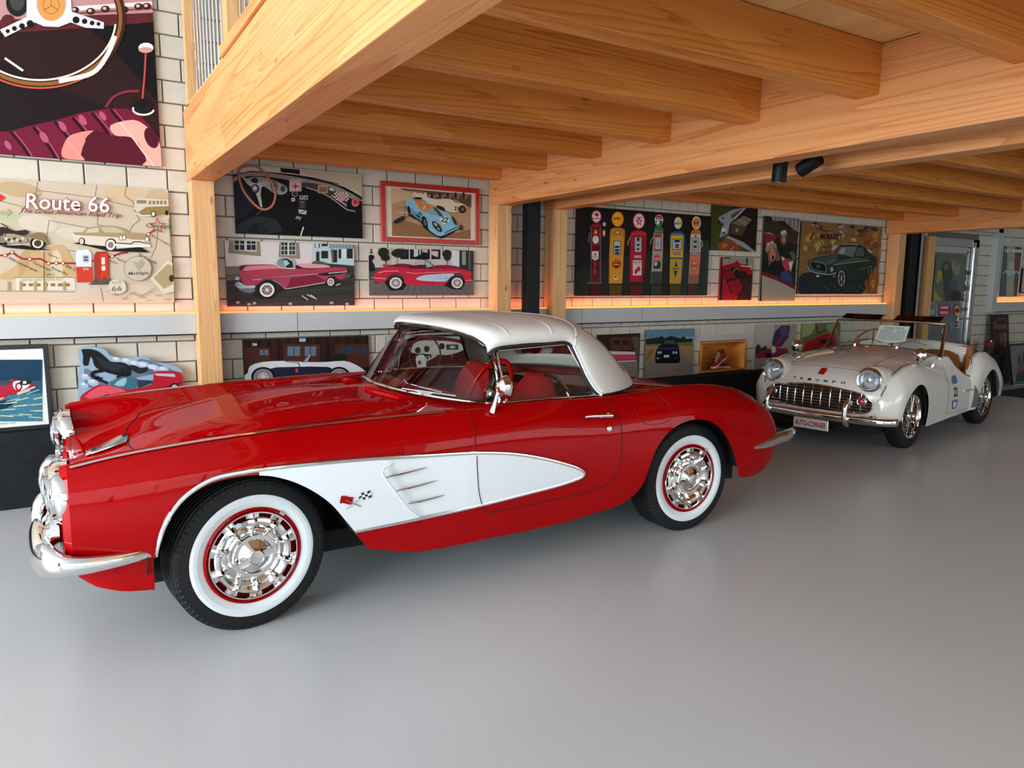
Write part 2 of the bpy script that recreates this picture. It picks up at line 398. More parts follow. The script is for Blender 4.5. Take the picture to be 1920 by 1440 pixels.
timber('timber_beam', (0.81, -3.0, 2.165), (0.972, 5.70, 2.64), M_BEAM_Y, 'nearest big spruce glulam beam running from the wall post to the top of the picture')
timber('timber_beam', (3.27, -3.0, 2.145), (3.42, 5.70, DECK_Z), M_BEAM_Y, 'long spruce beam the open joists end against, left of the two black spotlights')
timber('timber_beam', (3.86, -3.0, 2.145), (4.02, 5.70, DECK_Z), M_BEAM_Y, 'spruce beam just behind the two black spotlights')
timber('timber_beam', (9.30, -3.0, 2.15), (9.50, 5.70, DECK_Z), M_BEAM_Y, 'farthest spruce beam, above the grey metal door')
jy = [5.475 - .677 * i for i in range(12)]
names = ['nearest the wall', 'second from the wall', 'third from the wall', 'fourth from the wall', 'fifth from the wall', 'sixth from the wall',
         'seventh from the wall', 'eighth from the wall', 'ninth from the wall', 'tenth from the wall', 'eleventh from the wall', 'twelfth from the wall']
for i, y in enumerate(jy[:8]):
    timber('timber_joist', (0.972, y, 2.35), (3.27, y + .115, DECK_Z), M_BEAM_X, 'orange spruce joist above the red car, %s' % names[i])
for i, y in enumerate(jy[:8]):
    timber('timber_joist', (4.02, y, 2.315), (9.30, y + .115, DECK_Z), M_BEAM_X, 'spruce joist in the bay above the white roadster, %s' % names[i])
# deck boards of the mezzanine
deck = struct(MB().box((0.82, -3.0, 2.612), (9.9, WALL_Y, 2.66)).build('ceiling_mezzanine', M_DECK))
deck.name = 'ceiling.001'
x = 0.975
k = 0
while x < 9.3:
    if not (3.26 < x < 3.40):
        MB().box((0, -3.0, 0), (.196, 5.70, .034)).build('plank', M_DECK, deck, loc=(x, 0, DECK_Z + .002 + rb.uniform(0, .002)))
    x += .2
# kerb board on the first beam and gallery balustrade
kb = MB().box((0.795, -3.0, 2.642), (0.815, 4.25, 2.70)).build('kerb_board', M_BEAM_Y); tag(kb, 'thin spruce kerb board lying on top of the nearest big beam', 'board'); bevel(kb, .003)
bal = empty('balustrade', (0.9, 5.0, 2.66)); tag(bal, 'gallery railing of spruce posts and upright steel rods above the nearest beam', 'railing')
def rel(o, root): o.parent = root; o.location = Vector(o.location) - Vector(root.location); return o
for (xx, y0, y1) in ((0.865, 5.50, 5.60), (0.865, 4.14, 4.26), (0.865, 2.8, 2.92), (0.865, 1.4, 1.52)):
    rel(MB().box((-.045, -(y1 - y0) / 2, 0), (.045, (y1 - y0) / 2, 1.1)).build('post', M_BEAM_Z, loc=(xx, (y0 + y1) / 2, 2.642 if y0 > 4.2 else 2.661)), bal)
for y0, y1 in ((4.30, 5.48), (2.95, 4.10), (1.55, 2.76)):
    for k in range(11):
        yy = y1 - .04 - (y1 - y0 - .06) * k / 10
        rel(MB().sweep([(0, 0, 0), (0, 0, 1.06)], .007, 8).build('rod', M_CHROME, loc=(.87, yy, 2.641 if yy > 4.25 else 2.661)), bal)
rel(MB().box((-.05, -4.2, 0), (.05, .8, .05)).build('handrail', M_BEAM_Y, loc=(.865, 4.85, 3.742)), bal)

# --- black steel columns
col = MB().box((3.535, 5.46, 0), (3.665, 5.56, 2.56)).build('steel_column', M_STEEL_BLK); tag(col, 'black square steel column between the two middle spruce posts', 'column'); bevel(col, .003)
col2 = MB().box((9.58, 5.50, 0), (9.72, 5.70, 2.56)).build('steel_column', M_STEEL_BLK); tag(col2, 'black steel column beside the doorway behind the white roadster', 'column'); bevel(col2, .003)

ch = MB().box((9.78, 5.50, 0), (9.86, 5.515, 2.56)).box((9.78, 5.50, 0), (9.79, 5.60, 2.56)).box((9.85, 5.50, 0), (9.86, 5.60, 2.56)).build('steel_channel', M_BRUSH); tag(ch, 'grey galvanised steel channel upright between black column and post by the door', 'channel')
# --- door in the back wall and the grey metal band that frames its bay
fr = MB().box((12.10, LY - .01, 1.085), (12.24, WALL_Y, 2.42)).box((9.75, LY - .01, 2.28), (12.24, WALL_Y, 2.42))
fr = struct(fr.build('trim_7', M_PLASTER)); bevel(fr, .003)
M_DOOR = mat('grey_door', (.20, .215, .225), .35, .4)
struct(MB().box((X_OPEN0, WALL_Y + .25, 0), (X_OPEN1, WALL_Y + .27, 2.16)).build('wall_behind_door', M_MORTAR))
door = MB().box((X_OPEN0 + .05, WALL_Y + .03, .01), (11.56, WALL_Y + .07, 2.04)).build('door_1', M_DOOR); struct(door)
dfm = MB().box((X_OPEN0, WALL_Y - .005, 0), (X_OPEN0 + .045, WALL_Y + .1, 2.16)).box((11.575, WALL_Y - .005, 0), (X_OPEN1, WALL_Y + .1, 2.16)).box((X_OPEN0, WALL_Y - .005, 2.05), (X_OPEN1, WALL_Y + .1, 2.16))
dfm.box((11.60, WALL_Y - .02, 0), (11.63, WALL_Y + .0, 2.12)).build('door_frame', M_BRUSH, door)
MB().box((X_OPEN0 + .2, WALL_Y + .0, 1.955), (11.42, WALL_Y + .03, 2.045)).build('door_closer', mat('closer', (.6, .6, .6), .3, .6), door)
hd = MB().sweep([(11.42, WALL_Y + .03, 1.0), (11.42, WALL_Y - .03, 1.0), (11.47, WALL_Y - .035, 1.0), (11.56, WALL_Y - .035, 1.0)], .011, 8).box((11.395, WALL_Y + .02, .86), (11.445, WALL_Y + .03, 1.08))
hd.build('door_handle', M_CHROME, door, smooth=True)
# ================================================================== RED CONVERTIBLE
CA = math.radians(-1.05)
car = empty('convertible_car', (0.5508, 3.894, 0), CA)
tag(car, 'glossy red two-seat convertible with white side cove, white soft top and whitewall tyres', 'car')
TS = [-.56, -.40, -.20, .10, .50, .90, 1.20, 1.50, 1.90, 2.20, 2.60, 2.95, 3.20, 3.36, 3.43]
TK = [
 [(.83,.40),(.87,.50),(.88,.60),(.865,.71),(.815,.782),(.76,.785),(.55,.68),(.30,.63),(0,.64)],
 [(.86,.40),(.895,.50),(.905,.60),(.885,.73),(.805,.806),(.74,.805),(.52,.69),(.28,.675),(0,.69)],
 [(.88,.38),(.915,.50),(.922,.62),(.90,.75),(.80,.826),(.73,.818),(.52,.745),(.30,.765),(0,.765)],
 [(.89,.36),(.92,.48),(.93,.62),(.91,.765),(.80,.845),(.73,.835),(.54,.79),(.38,.83),(0,.835)],
 [(.88,.30),(.915,.45),(.927,.60),(.91,.77),(.805,.858),(.73,.846),(.55,.828),(.40,.875),(0,.888)],
 [(.87,.21),(.905,.38),(.922,.58),(.91,.77),(.82,.866),(.75,.862),(.58,.862),(.40,.888),(0,.905)],
 [(.87,.22),(.905,.38),(.92,.58),(.91,.77),(.83,.868),(.77,.868),(.60,.872),(.4,.89),(0,.90)],
 [(.87,.22),(.90,.38),(.915,.56),(.905,.76),(.835,.872),(.78,.876),(.6,.88),(.4,.90),(0,.92)],
 [(.87,.24),(.90,.38),(.915,.56),(.905,.74),(.815,.858),(.755,.862),(.6,.86),(.4,.87),(0,.88)],
 [(.88,.28),(.915,.42),(.925,.60),(.90,.77),(.79,.858),(.72,.862),(.56,.845),(.4,.865),(0,.875)],
 [(.89,.34),(.925,.46),(.93,.62),(.89,.79),(.77,.876),(.69,.874),(.54,.83),(.38,.845),(0,.86)],
 [(.88,.30),(.905,.42),(.90,.58),(.855,.745),(.73,.842),(.655,.838),(.50,.79),(.34,.80),(0,.81)],
 [(.83,.28),(.87,.42),(.87,.56),(.82,.69),(.69,.770),(.62,.767),(.46,.73),(.32,.735),(0,.745)],
 [(.76,.32),(.805,.43),(.805,.54),(.755,.64),(.63,.705),(.56,.705),(.42,.665),(.30,.665),(0,.67)],
 [(.69,.36),(.735,.44),(.735,.53),(.69,.60),(.57,.655),(.50,.655),(.38,.615),(.25,.615),(0,.62)]]
NS = 8
_sc = {}
def sec(u):
    k = round(u, 4)
    if k not in _sc:
        K = hermite(TS, TK, u).copy()
        _sc[k] = np.array(catmull(K, NS))
    return _sc[k]                       # 8*NS+1 points, crest at index 4*NS
IC = 4 * NS
def sec_at(u, t):
    P = sec(u); x = t * (len(P) - 1); i = min(int(x), len(P) - 2); f = x - i
    return P[i] * (1 - f) + P[i + 1] * f
def side_v(u, w):
    P = sec(u)[:IC + 1]; return float(np.interp(w, P[:, 1], P[:, 0]))
def t_of_w(u, w):
    P = sec(u)[:IC + 1]; return float(np.interp(w, P[:, 1], np.arange(IC + 1))) / (len(sec(u)) - 1)
# lower outline of the body side (arches and sill)
WB = [(-.56,.405),(-.42,.405),(-.292,.405)]
WB += [tuple(p) for p in catmull([(-.286,.41),(-.272,.48),(-.243,.56),(-.18,.635),(-.085,.685),(.02,.702),(.13,.695),(.23,.658),(.32,.60),(.395,.53),(.45,.455),(.50,.385),(.545,.318),(.60,.258),(.655,.232),(.73,.222)], 4)]
WB += [(x, float(np.interp(x, [.74,1.2,1.7,2.0], [.222,.214,.228,.262]))) for x in np.arange(.82, 2.0, .08)]
WB += [tuple(p) for p in catmull([(2.0,.263),(2.08,.295),(2.13,.335),(2.165,.40),(2.195,.50),(2.235,.58),(2.30,.648),(2.40,.695),(2.52,.71),(2.63,.69),(2.73,.635),(2.80,.555),(2.86,.46),(2.905,.375),(2.94,.315)], 4)]
WB += [(2.97,.288),(3.02,.283),(3.10,.285),(3.18,.293),(3.25,.308),(3.31,.33),(3.36,.355),(3.40,.38),(3.43,.40)]
# strictly increasing in u
wb2 = [WB[0]]
for p in WB[1:]:
    if p[0] > wb2[-1][0] + .0012: wb2.append(p)
WB = wb2
WSO = .73
def ws_base_u(v): v = abs(v); return 1.34 - .40 * math.sqrt(max(0, 1 - (v / WSO) ** 2)) if v < WSO else 1.34
def ws_pt(a, k):
    """windshield: a -90..90, k 0 base..1 top"""
    c, s = math.cos(a), math.sin(a)
    cb = max(c, 0); ub = 1.34 - .40 * cb; vb = WSO * s
    ut = 1.36 - .12 * cb ** .8; vt = .585 * math.copysign(abs(s) ** .9, s); wt = 1.095 + .135 * cb ** .5
    wbz = .864 + .042 * cb
    return (ub + (ut - ub) * k, vb + (vt - vb) * k + .03 * math.sin(k * 3.14) * s, wbz + (wt - wbz) * k)
body = MB()
NT = 16
for sg in (1, -1):
    rows = []
    for u, w in WB:
        t0 = t_of_w(u, w) if w > sec(u)[0][1] else 0.0
        rows.append([(u, sg * p[0], p[1]) for p in (sec_at(u, t0 + (.5 - t0) * j / NT) for j in range(NT + 1))])
    body.grid(rows, 0, flip=(sg > 0))
    # door rail
    rows = []
    for u in np.linspace(1.28, 2.02, 16):
        rows.append([(u, sg * p[0], p[1]) for p in (sec_at(u, .5 + .11 * j / 4) for j in range(5))])
    body.grid(rows, 0, flip=(sg > 0))
# hood
cols = np.linspace(.5, 1, 24); rows = []
prof = []
for t in cols:
    ue = 1.2
    for _ in range(8): ue = ws_base_u(sec_at(ue, t)[0])
    prof.append(ue)
nu = 44
for i in range(nu + 1):
    r = []
    for t, ue in zip(cols, prof):
        u = -.56 + (ue + .56) * i / nu; p = sec_at(u, t); r.append((u, -p[0], p[1]))
    rr = [(a, -b, c) for a, b, c in r[:-1]][::-1]
    rows.append(r + rr)
body.grid(rows, 0, flip=True)
# rear deck + trunk
rows = []
for i in range(31):
    u = 2.0 + (3.43 - 2.0) * i / 30
    r = [(u, -p[0], p[1]) for p in (sec_at(u, t) for t in cols)]
    rows.append(r + [(a, -b, c) for a, b, c in r[:-1]][::-1])
body.grid(rows, 0, flip=True)
# tail cap, rounded
S = sec(3.43); t0 = t_of_w(3.43, .40) * (len(S) - 1)
ring = [sec_at(3.43, t) for t in np.linspace(t0 / (len(S) - 1), 1, 30)]
ring = [(-p[0], p[1]) for p in ring] + [(p[0], p[1]) for p in ring[:-1]][::-1]
rows = []
for du, s in ((0, 1), (.03, .93), (.05, .80), (.06, .5), (.062, .02)):
    rows.append([(3.43 + du, x * s, .50 + (z - .50) * s) for x, z in ring])
body.grid(rows, 0, wrap=True, flip=True)
# nose fascia: rings from the nose section into the grille mouth
tn = np.linspace(0, 1, 34)
ring = [sec_at(-.56, t) for t in tn]; ring = [(-p[0], p[1]) for p in ring] + [(p[0], p[1]) for p in ring[:-1]][::-1]
nR = len(ring); cz = .53
def mouth(i, a=.50, b=.095, zc=.50):
    x, z = ring[i]; th = math.atan2((z - cz) / .2, x / .7); return (a * math.copysign(abs(math.cos(th)) ** .75, math.cos(th)), zc + b * math.copysign(abs(math.sin(th)) ** .75, math.sin(th)))
rows = [[(-.56, x, z) for x, z in ring], [(-.585, x * .975, cz + (z - cz) * .97) for x, z in ring]]
rows.append([(-.60, .5 * (ring[i][0] * .93 + mouth(i, .54, .115)[0]), .5 * (cz + (ring[i][1] - cz) * .92 + mouth(i, .54, .115)[1])) for i in range(nR)])
rows.append([(-.60, *mouth(i, .53, .112)) for i in range(nR)]); rows.append([(-.58, *mouth(i)) for i in range(nR)]); rows.append([(-.46, *mouth(i)) for i in range(nR)])
body.grid(rows, 0, wrap=True, flip=True)
body.build('body', M_RED, car, smooth=True, angle=38, weld=True)
# front lower valance and dark underbody
for sg in (-1, 1):
    v = MB(); rows = []
    for u in np.linspace(-.55, -.295, 10):
        zb = np.interp(u, [-.55, -.50, -.40, -.30], [.345, .305, .272, .262]) ; vv = np.interp(u, [-.55, -.45, -.29], [.80, .845, .865])
        rows.append([(u, sg * (vv - .03 * (1 - j / 5) ** 2), zb + (.405 - zb) * j / 5) for j in range(6)])
    v.grid(rows); rows2 = [[(u, sg * (vv - .25), z) for u, vv, z in [(r[0][0], abs(r[0][1]), r[0][2])]] + [r[0]] for r in rows]
    v.grid(rows2)
    v.build('valance', M_RED, car, smooth=True)
un = MB().box((-.28, -.60, .20), (3.2, .60, .30)).box((.74, -.84, .25), (2.02, .84, .30)).box((-.48, -.70, .385), (-.32, .70, .42)).box((2.98, -.68, .36), (3.30, .68, .46))
un.box((-.46, -.55, .36), (-.44, .55, .64)).box((.62, -.84, .30), (.66, .84, .80)).box((1.98, -.80, .30), (2.03, .80, .80))
for cx, r in ((.045, .405), (2.60, .405)):
    for sg in (-1, 1):
        rows = []
        for k in range(25):
            a = math.radians(2 + 176 * k / 24); rows.append([(cx + .06 * (cx < 1) + r * math.cos(a) * 1.06, sg * vv, .325 + r * math.sin(a) * .97) for vv in (.40, .885)])
        un.grid(rows)
        un.box((cx - .42, min(sg * .40, sg * .42), .25), (cx + .46, max(sg * .40, sg * .42), .62))
un.build('underbody', M_DARK, car)

# --- cove: white side panel with its chrome outline, following the body side
def on_side(u, w, d=.002, sg=-1): return (u, sg * (side_v(u, w) + d), w)
CT = catmull([(-.286,.42),(-.274,.485),(-.247,.56),(-.185,.642),(-.09,.70),(.02,.718),(.20,.722),(.44,.716),(.60,.709),(.85,.694),(1.10,.677),(1.30,.648),(1.47,.605),(1.62,.555),(1.71,.517),(1.742,.492)], 6)
CB = catmull([(1.742,.492),(1.71,.470),(1.58,.449),(1.40,.434),(1.11,.413),(.85,.400),(.50,.388)], 6)
def wb_w(u): return float(np.interp(u, [p[0] for p in WB], [p[1] for p in WB]))
for sg in (-1, 1):
    pan = MB(); us = sorted(set([round(float(x), 4) for x in np.linspace(.10, 1.742, 90)] + [.50, 1.094, 1.098]))
    tu = [p[0] for p in CT[30:]]; tw = [p[1] for p in CT[30:]]; bu = [p[0] for p in CB][::-1]; bw = [p[1] for p in CB][::-1]
    rows = []
    def vent_d(u, w):      # recess behind the slanted vent edge
        e = .62 + (.70 - w) * .62 + .02 * math.exp(-((w - .68) / .03) ** 2)
        return -.010 * min(1, max(0, (u - e) / .02)) * min(1, max(0, (1.05 - u) / .30)) + .012
    def body_d(u): return .0
    for u in us:
        top = float(np.interp(u, tu, tw)); bot = float(np.interp(u, bu, bw)) if u > .50 else wb_w(u)
        bot = min(bot + .001, top)
        rows.append([on_side(u, bot + (top - bot) * j / 14, vent_d(u, bot + (top - bot) * j / 14), sg) for j in range(15)])
    pan.grid(rows, flip=(sg < 0))
    pan.build('cove_panel', M_WHITEP, car, smooth=True, angle=60)
    tr = MB(); path = [on_side(p[0], p[1], .009, sg) for p in CT] + [on_side(p[0], p[1], .009, sg) for p in CB[1:]]
    tr.sweep(path, [(.006, .009)] * len(path), 8).build('cove_trim', M_CHROME, car, smooth=True)
    # chrome crest strip on the fender
    path = []
    for u in np.linspace(-.55, .99, 50): p = sec_at(u, .5); path.append((u, sg * p[0], p[1] + .003))
    MB().sweep(path, [(.011, .0055)] * 49 + [(.002, .002)], 8).build('fender_strip', M_CHROME, car, smooth=True)
    # vent spears
    for (u0, w0, u1, w1) in ((.635, .622, .835, .642), (.685, .553, .885, .573), (.745, .483, .925, .497)):
        pp = [on_side(u0 + (u1 - u0) * k / 6, w0 + (w1 - w0) * k / 6, .012 + .004 * math.sin(k / 6 * 3.1), sg) for k in range(7)]
        MB().sweep(pp, [(.0075, .0025), (.010, .005), (.009, .0055), (.008, .005), (.006, .004), (.004, .003), (.0015, .001)], 8).build('vent_spear', M_CHROME, car, smooth=True)
    vt = catmull([(.66,.676),(.632,.668),(.622,.645),(.64,.61),(.69,.535),(.75,.455),(.80,.412)], 5)
    MB().sweep([on_side(u, w, .012, sg) for u, w in vt], [(.003, .0035)] * len(vt), 6).build('vent_edge', M_WHITEP, car, smooth=True)
    # door shut line
    for pts in ([(1.10,.885),(1.096,.80),(1.094,.68),(1.098,.58),(1.11,.48),(1.135,.405),(1.165,.372),(1.21,.364),(1.45,.367),(1.76,.383),(1.90,.41),(1.955,.455),(1.98,.54),(1.985,.64),(1.98,.74),(1.965,.80),(1.94,.85)],):
        cp = catmull(pts, 6); MB().sweep([on_side(u, min(w, sec(u)[IC][1] - .002), .0125 if .40 < w < .675 and u < 1.3 else .0008, sg) for u, w in cp], [(.0022, .0022)] * len(cp), 6).build('door_gap', M_DARK, car)
    # fuel-filler style panel line on the rear shoulder (driver side only)
    if sg == -1:
        cp = catmull([(2.10,.80),(2.125,.74),(2.17,.712),(2.28,.712),(2.34,.74),(2.355,.80),(2.33,.845)], 6)
        MB().sweep([on_side(u, min(w, sec(u)[IC][1] - .004), .0006, sg) for u, w in cp], .0014, 5).build('panel_gap', mat('gap_red', (.08, .001, .002), .5), car)
    # handle + lock
    h = MB().sweep([on_side(1.745, .790, .02, sg), on_side(1.80, .790, .024, sg), on_side(1.88, .785, .026, sg), on_side(1.925, .782, .022, sg)], [(.004, .006), (.006, .009), (.007, .010), (.008, .011)], 10)
    h.sweep([on_side(1.915, .782, 0, sg), on_side(1.915, .782, .026, sg)], [(.016, .014), (.011, .010)], 12)
    h.build('door_handle', M_CHROME, car, smooth=True)
    MB().lathe([(.018, 0), (.018, .006), (.012, .010), (0.0005, .010)], on_side(1.90, .715, 0, sg), 1, 20, sgn=sg).build('door_lock', M_CHROME, car, smooth=True)

# --- wheels
def wheel(cx, cv, sg, steer=0):
    T = Matrix.Translation((cx, cv * sg, .325)) @ Matrix.Rotation(steer, 4, 'Z')
    w = MB(); R = .328; hw = .088
    tp = [(.195, -.07), (.225, -.085), (.27, -.092), (.300, -.088), (.312, -.078), (.322, -.066)]
    for g in (-.066, -.033, 0, .033, .066):
        tp += [(R, g - .012), (R, g + .008), (R - .007, g + .010), (R - .007, g + .018)]
    tp = [q for q in tp if q[1] <= .067 or True]
    tp += [(.318, .088), (.300, .093), (.275, .096), (.264, .0965), (.24, .096), (.212, .088), (.19, .075)]
    w.lathe(tp, axis=1, n=96, sgn=sg)
    for k in range(72):           # shoulder blocks
        a = 2 * math.pi * k / 72
        for s1 in (.094, -.094):
            p = [((.305 + .0) * math.cos(a), s1 * sg, .305 * math.sin(a)), (.324 * math.cos(a), (s1 * .86) * sg, .324 * math.sin(a))]
            w.sweep(p, [(.0045, .003)] * 2, 4, up=(0, 1, 0))
    w.xf(T); wo = w.build('wheel', M_TYRE, car, smooth=True, angle=30)
    def sub(m, name, mt, **k): return m.xf(T).build(name, mt, wo, smooth=True, **k)
    sub(MB().lathe([(.264, .0945), (.262, .0985), (.250, .1005), (.235, .0995), (.218, .093), (.207, .088)], axis=1, n=96, sgn=sg), 'whitewall', M_WWALL)
    sub(MB().lathe([(.2085, .085), (.207, .094), (.200, .097), (.194, .092), (.19, .06), (.15, .03), (.0, .03)], axis=1, n=80, sgn=sg), 'rim', M_RED)
    hc = MB()      # pressed cover: outer flat ring with ten slots, dished bowl, raised hub
    n = 120; prof_ = [(.192, .093), (.189, .099), (.184, .099), (.181, .092), (.165, .092), (.160, .097), (.148, .100), (.135, .094), (.120, .078), (.105, .070), (.098, .078), (.094, .100), (.091, .104), (.076, .104), (.073, .100)]
    rows = []
    for r, h in prof_:
        row = []
        for k in range(n):
            a = 2 * math.pi * k / n; ph = (a * 10 / (2 * math.pi)) % 1; rib = math.exp(-((ph - .5) / .085) ** 2)
            hh = h + (rib * .016 if .10 < r < .150 else rib * .008 if .15 <= r < .17 else 0)
            row.append((r * math.cos(a), hh * sg, r * math.sin(a)))
        rows.append(row)
    for i in range(len(rows) - 1):
        if i == 3:
            for k in range(n):
                ph = ((k + .5) * 10 / n) % 1
                if ph < .27 or ph > .73: continue
                hc.add([rows[3][k], rows[3][(k + 1) % n], rows[4][(k + 1) % n], rows[4][k]], [(0, 1, 2, 3)])
        else: hc.grid(rows[i:i + 2], wrap=True)
    # slots sit where the ring is open (ph outside .27-.73 covered below by ribs)
    ho = sub(hc, 'hubcap', M_CHROME, angle=35)
    hub = MB().lathe([(.0745, .101), (.070, .098), (.055, .106), (.040, .114), (.034, .118), (.034, .124), (.030, .127), (.028, .1255), (.0005, .1262)], axis=1, n=60, sgn=sg)
    for s2 in (0, math.pi):
        sp = MB(); a0 = .28 + s2
        ol = [(.028, -.016), (.060, -.020), (.076, -.013), (.078, .010), (.060, .016), (.028, .016)]
        hub.prism(ol, lambda x, y, t: (x * math.cos(a0) - y * math.sin(a0), (.112 + t + .006 * (x > .05)) * sg, x * math.sin(a0) + y * math.cos(a0)), .010)
    sub(hub, 'spinner', M_CHROME, angle=30)
    if sg < 0:
        sub(MB().box((-.012, -.100, -.006), (.012, -.090, .006)).xf(Matrix.Rotation(-math.radians(52), 4, 'Y') @ Matrix.Translation((.203, 0, 0)) @ Matrix.Rotation(math.pi / 2, 4, 'Y')), 'balance_weight', M_BRUSH)
    return wo
for sg in (-1, 1):
    wheel(.075, .725, sg, math.radians(9)); wheel(2.60, .715, sg)

# --- front: bumpers, lamps, grille
for sg in (-1, 1):
    bp = catmull([(-.285,.868,.428),(-.36,.876,.426),(-.46,.885,.425),(-.56,.885,.430),(-.615,.855,.437),(-.655,.78,.443),(-.67,.66,.450),(-.675,.54,.455),(-.67,.42,.455),(-.66,.34,.45)], 5)
    rd = catmull([(.010,.016),(.018,.024),(.022,.030),(.027,.038),(.034,.052),(.040,.074),(.042,.085),(.040,.078),(.036,.055),(.02,.03)], 5)
    MB().sweep([(a, sg * b, c) for a, b, c in bp], [tuple(r) for r in rd], 16).build('front_bumper', M_CHROME, car, smooth=True, angle=60)
    g = catmull([(-.63,.335,.37),(-.665,.335,.41),(-.685,.335,.46),(-.68,.335,.52),(-.655,.335,.56),(-.62,.335,.57)], 5)
    MB().sweep([(a, sg * b, c) for a, b, c in g], [(.030 if 3 < i < 22 else .02, .024) for i in range(len(g))], 14, up=(0, 1, 0)).build('bumper_guard', M_CHROME, car, smooth=True, angle=60)
    # lamp pod
    bz = MB(); n = 40; rows = []
    for du, s in ((.03, 1.0), (.0, 1.03), (-.02, 1.0), (-.03, .93), (-.02, .86)):
        row = []
        for k in range(n):
            a = 2 * math.pi * k / n; c, s_ = math.cos(a), math.sin(a)
            vv = .675 + s * (.105 * c + .085 * np.tanh(3 * c)); ww = .665 + s * .108 * s_
            row.append((-.572 + du - .02 * max(0, s_), sg * vv, ww))
        rows.append(row)
    bz.grid(rows, wrap=True, flip=sg > 0); bz.ring_cap(rows[-1]); bz.build('headlamp_bezel', M_CHROME, car, smooth=True, angle=50)
    for cv in (.755, .595):
        du_ = -.012 if cv > .7 else -.034
        l = MB().lathe([(.088, 0), (.090, .018), (.080, .024), (.074, .015)], (-.585 + du_, sg * cv, .665), 0, 32, sgn=-1)
        # visor over the lamp
        rows = []
        for k in range(13):
            a = math.pi * k / 12; rows.append([(-.58, sg * cv + .094 * math.cos(a), .665 + .094 * math.sin(a)), (-.60 - .006 - .035 * math.sin(a), sg * cv + .088 * math.cos(a), .668 + .086 * math.sin(a)), (-.60 - .003 - .030 * math.sin(a), sg * cv + .080 * math.cos(a), .666 + .078 * math.sin(a))])
        l.grid(rows)
        lo = l.build('headlamp', M_CHROME, car, smooth=True)
        MB().lathe([(.072, .02), (.060, .040), (.035, .047), (.0005, .050)], (-.575 + du_, sg * cv, .665), 0, 28, sgn=-1).build('lens', M_LENS, lo, smooth=True)
        MB().lathe([(.074, .035), (.055, .014), (.02, .004), (.0005, .003)], (-.567 + du_, sg * cv, .665), 0, 28, sgn=-1).build('reflector', M_REFL, lo, smooth=True)
    # lower parking lamp scoop
    MB().lathe([(.065, .0), (.06, .03), (.045, .045), (.0005, .05)], (-.60, sg * .70, .515), 0, 24, sgn=-1).build('parking_lamp', M_CHROME, car, smooth=True)
for k in range(9):
    v = -.40 + .10 * k; t = MB(); t.sweep([(-.585, v, .435), (-.615, v, .455), (-.635, v, .50), (-.615, v, .55), (-.585, v, .57)], [(.010, .012), (.020, .018), (.024, .024), (.020, .018), (.010, .012)], 10, up=(0, 1, 0))
    t.build('grille_tooth', M_CHROME, car, smooth=True)
gr = [(-.595 - 0.012, .52 * math.copysign(abs(math.cos(a)) ** .75, math.cos(a)), .50 + .108 * math.copysign(abs(math.sin(a)) ** .75, math.sin(a))) for a in np.linspace(0, 2 * math.pi, 60, endpoint=False)]
MB().sweep(gr, .013, 8, up=(1, 0, 0), closed=True).build('grille_ring', M_CHROME, car, smooth=True)
MB().box((-.50, -.50, .40), (-.49, .50, .60)).build('grille_backing', M_DARK, car)
# hood emblem blade
MB().prism([(-.50,-.045),(-.48,-.05),(-.33,-.10),(-.32,0),(-.33,.10),(-.48,.05),(-.50,.045)], lambda x, y, t: (x, y, sec_at(x, 1 - .1 * abs(y))[1] + .004 + t), .006).build('hood_emblem', M_CHROME, car)
# hood shut line
hp = []
for v in np.linspace(-.56, .56, 41):
    u = -.33 + .10 * (abs(v) / .56) ** 2.2
    P = sec(u)[IC:]; z = float(np.interp(-abs(v), -P[:, 0], P[:, 1])); hp.append((u, v, z + .001))
sidel = []
for sg in (-1, 1):
    s_ = []
    for u in np.linspace(-.23, .72, 40):
        vv = .56 + .0 * u; P = sec(u)[IC:]; z = float(np.interp(-vv, -P[:, 0], P[:, 1])); s_.append((u, sg * vv, z + .001))
    sidel.append(s_)
MB().sweep(hp, .003, 6).sweep(sidel[0], .002, 6).sweep(sidel[1], .002, 6).build('hood_gap', M_DARK, car)
# cowl vents
for sg in (-1, 1):
    rows = []
    for k in range(9):
        a = .42 + .30 * k / 8 if sg > 0 else .42 + .30 * k / 8
    P0 = []
    for k in range(13):
        v = .16 + .30 * k / 12; ub = ws_base_u(v) - .075 - .05
        z = float(np.interp(-v, -sec(ub)[IC:, 0], sec(ub)[IC:, 1])); P0.append((ub, sg * v, z))
    cvv = MB()
    for (du, dz) in ((0, 0),):
        rows = [[(u - .012, v, z + .000) for u, v, z in P0], [(u - .010, v, z + .014) for u, v, z in P0], [(u + .004, v, z + .019) for u, v, z in P0], [(u + .06, v, z + .014) for u, v, z in P0], [(u + .075, v, z - .01) for u, v, z in P0]]
        cvv.grid(rows)
        for e in (0, -1): cvv.ring_cap([r[e] for r in rows])
    cvv.build('cowl_vent', M_RED, car, smooth=True, angle=35)

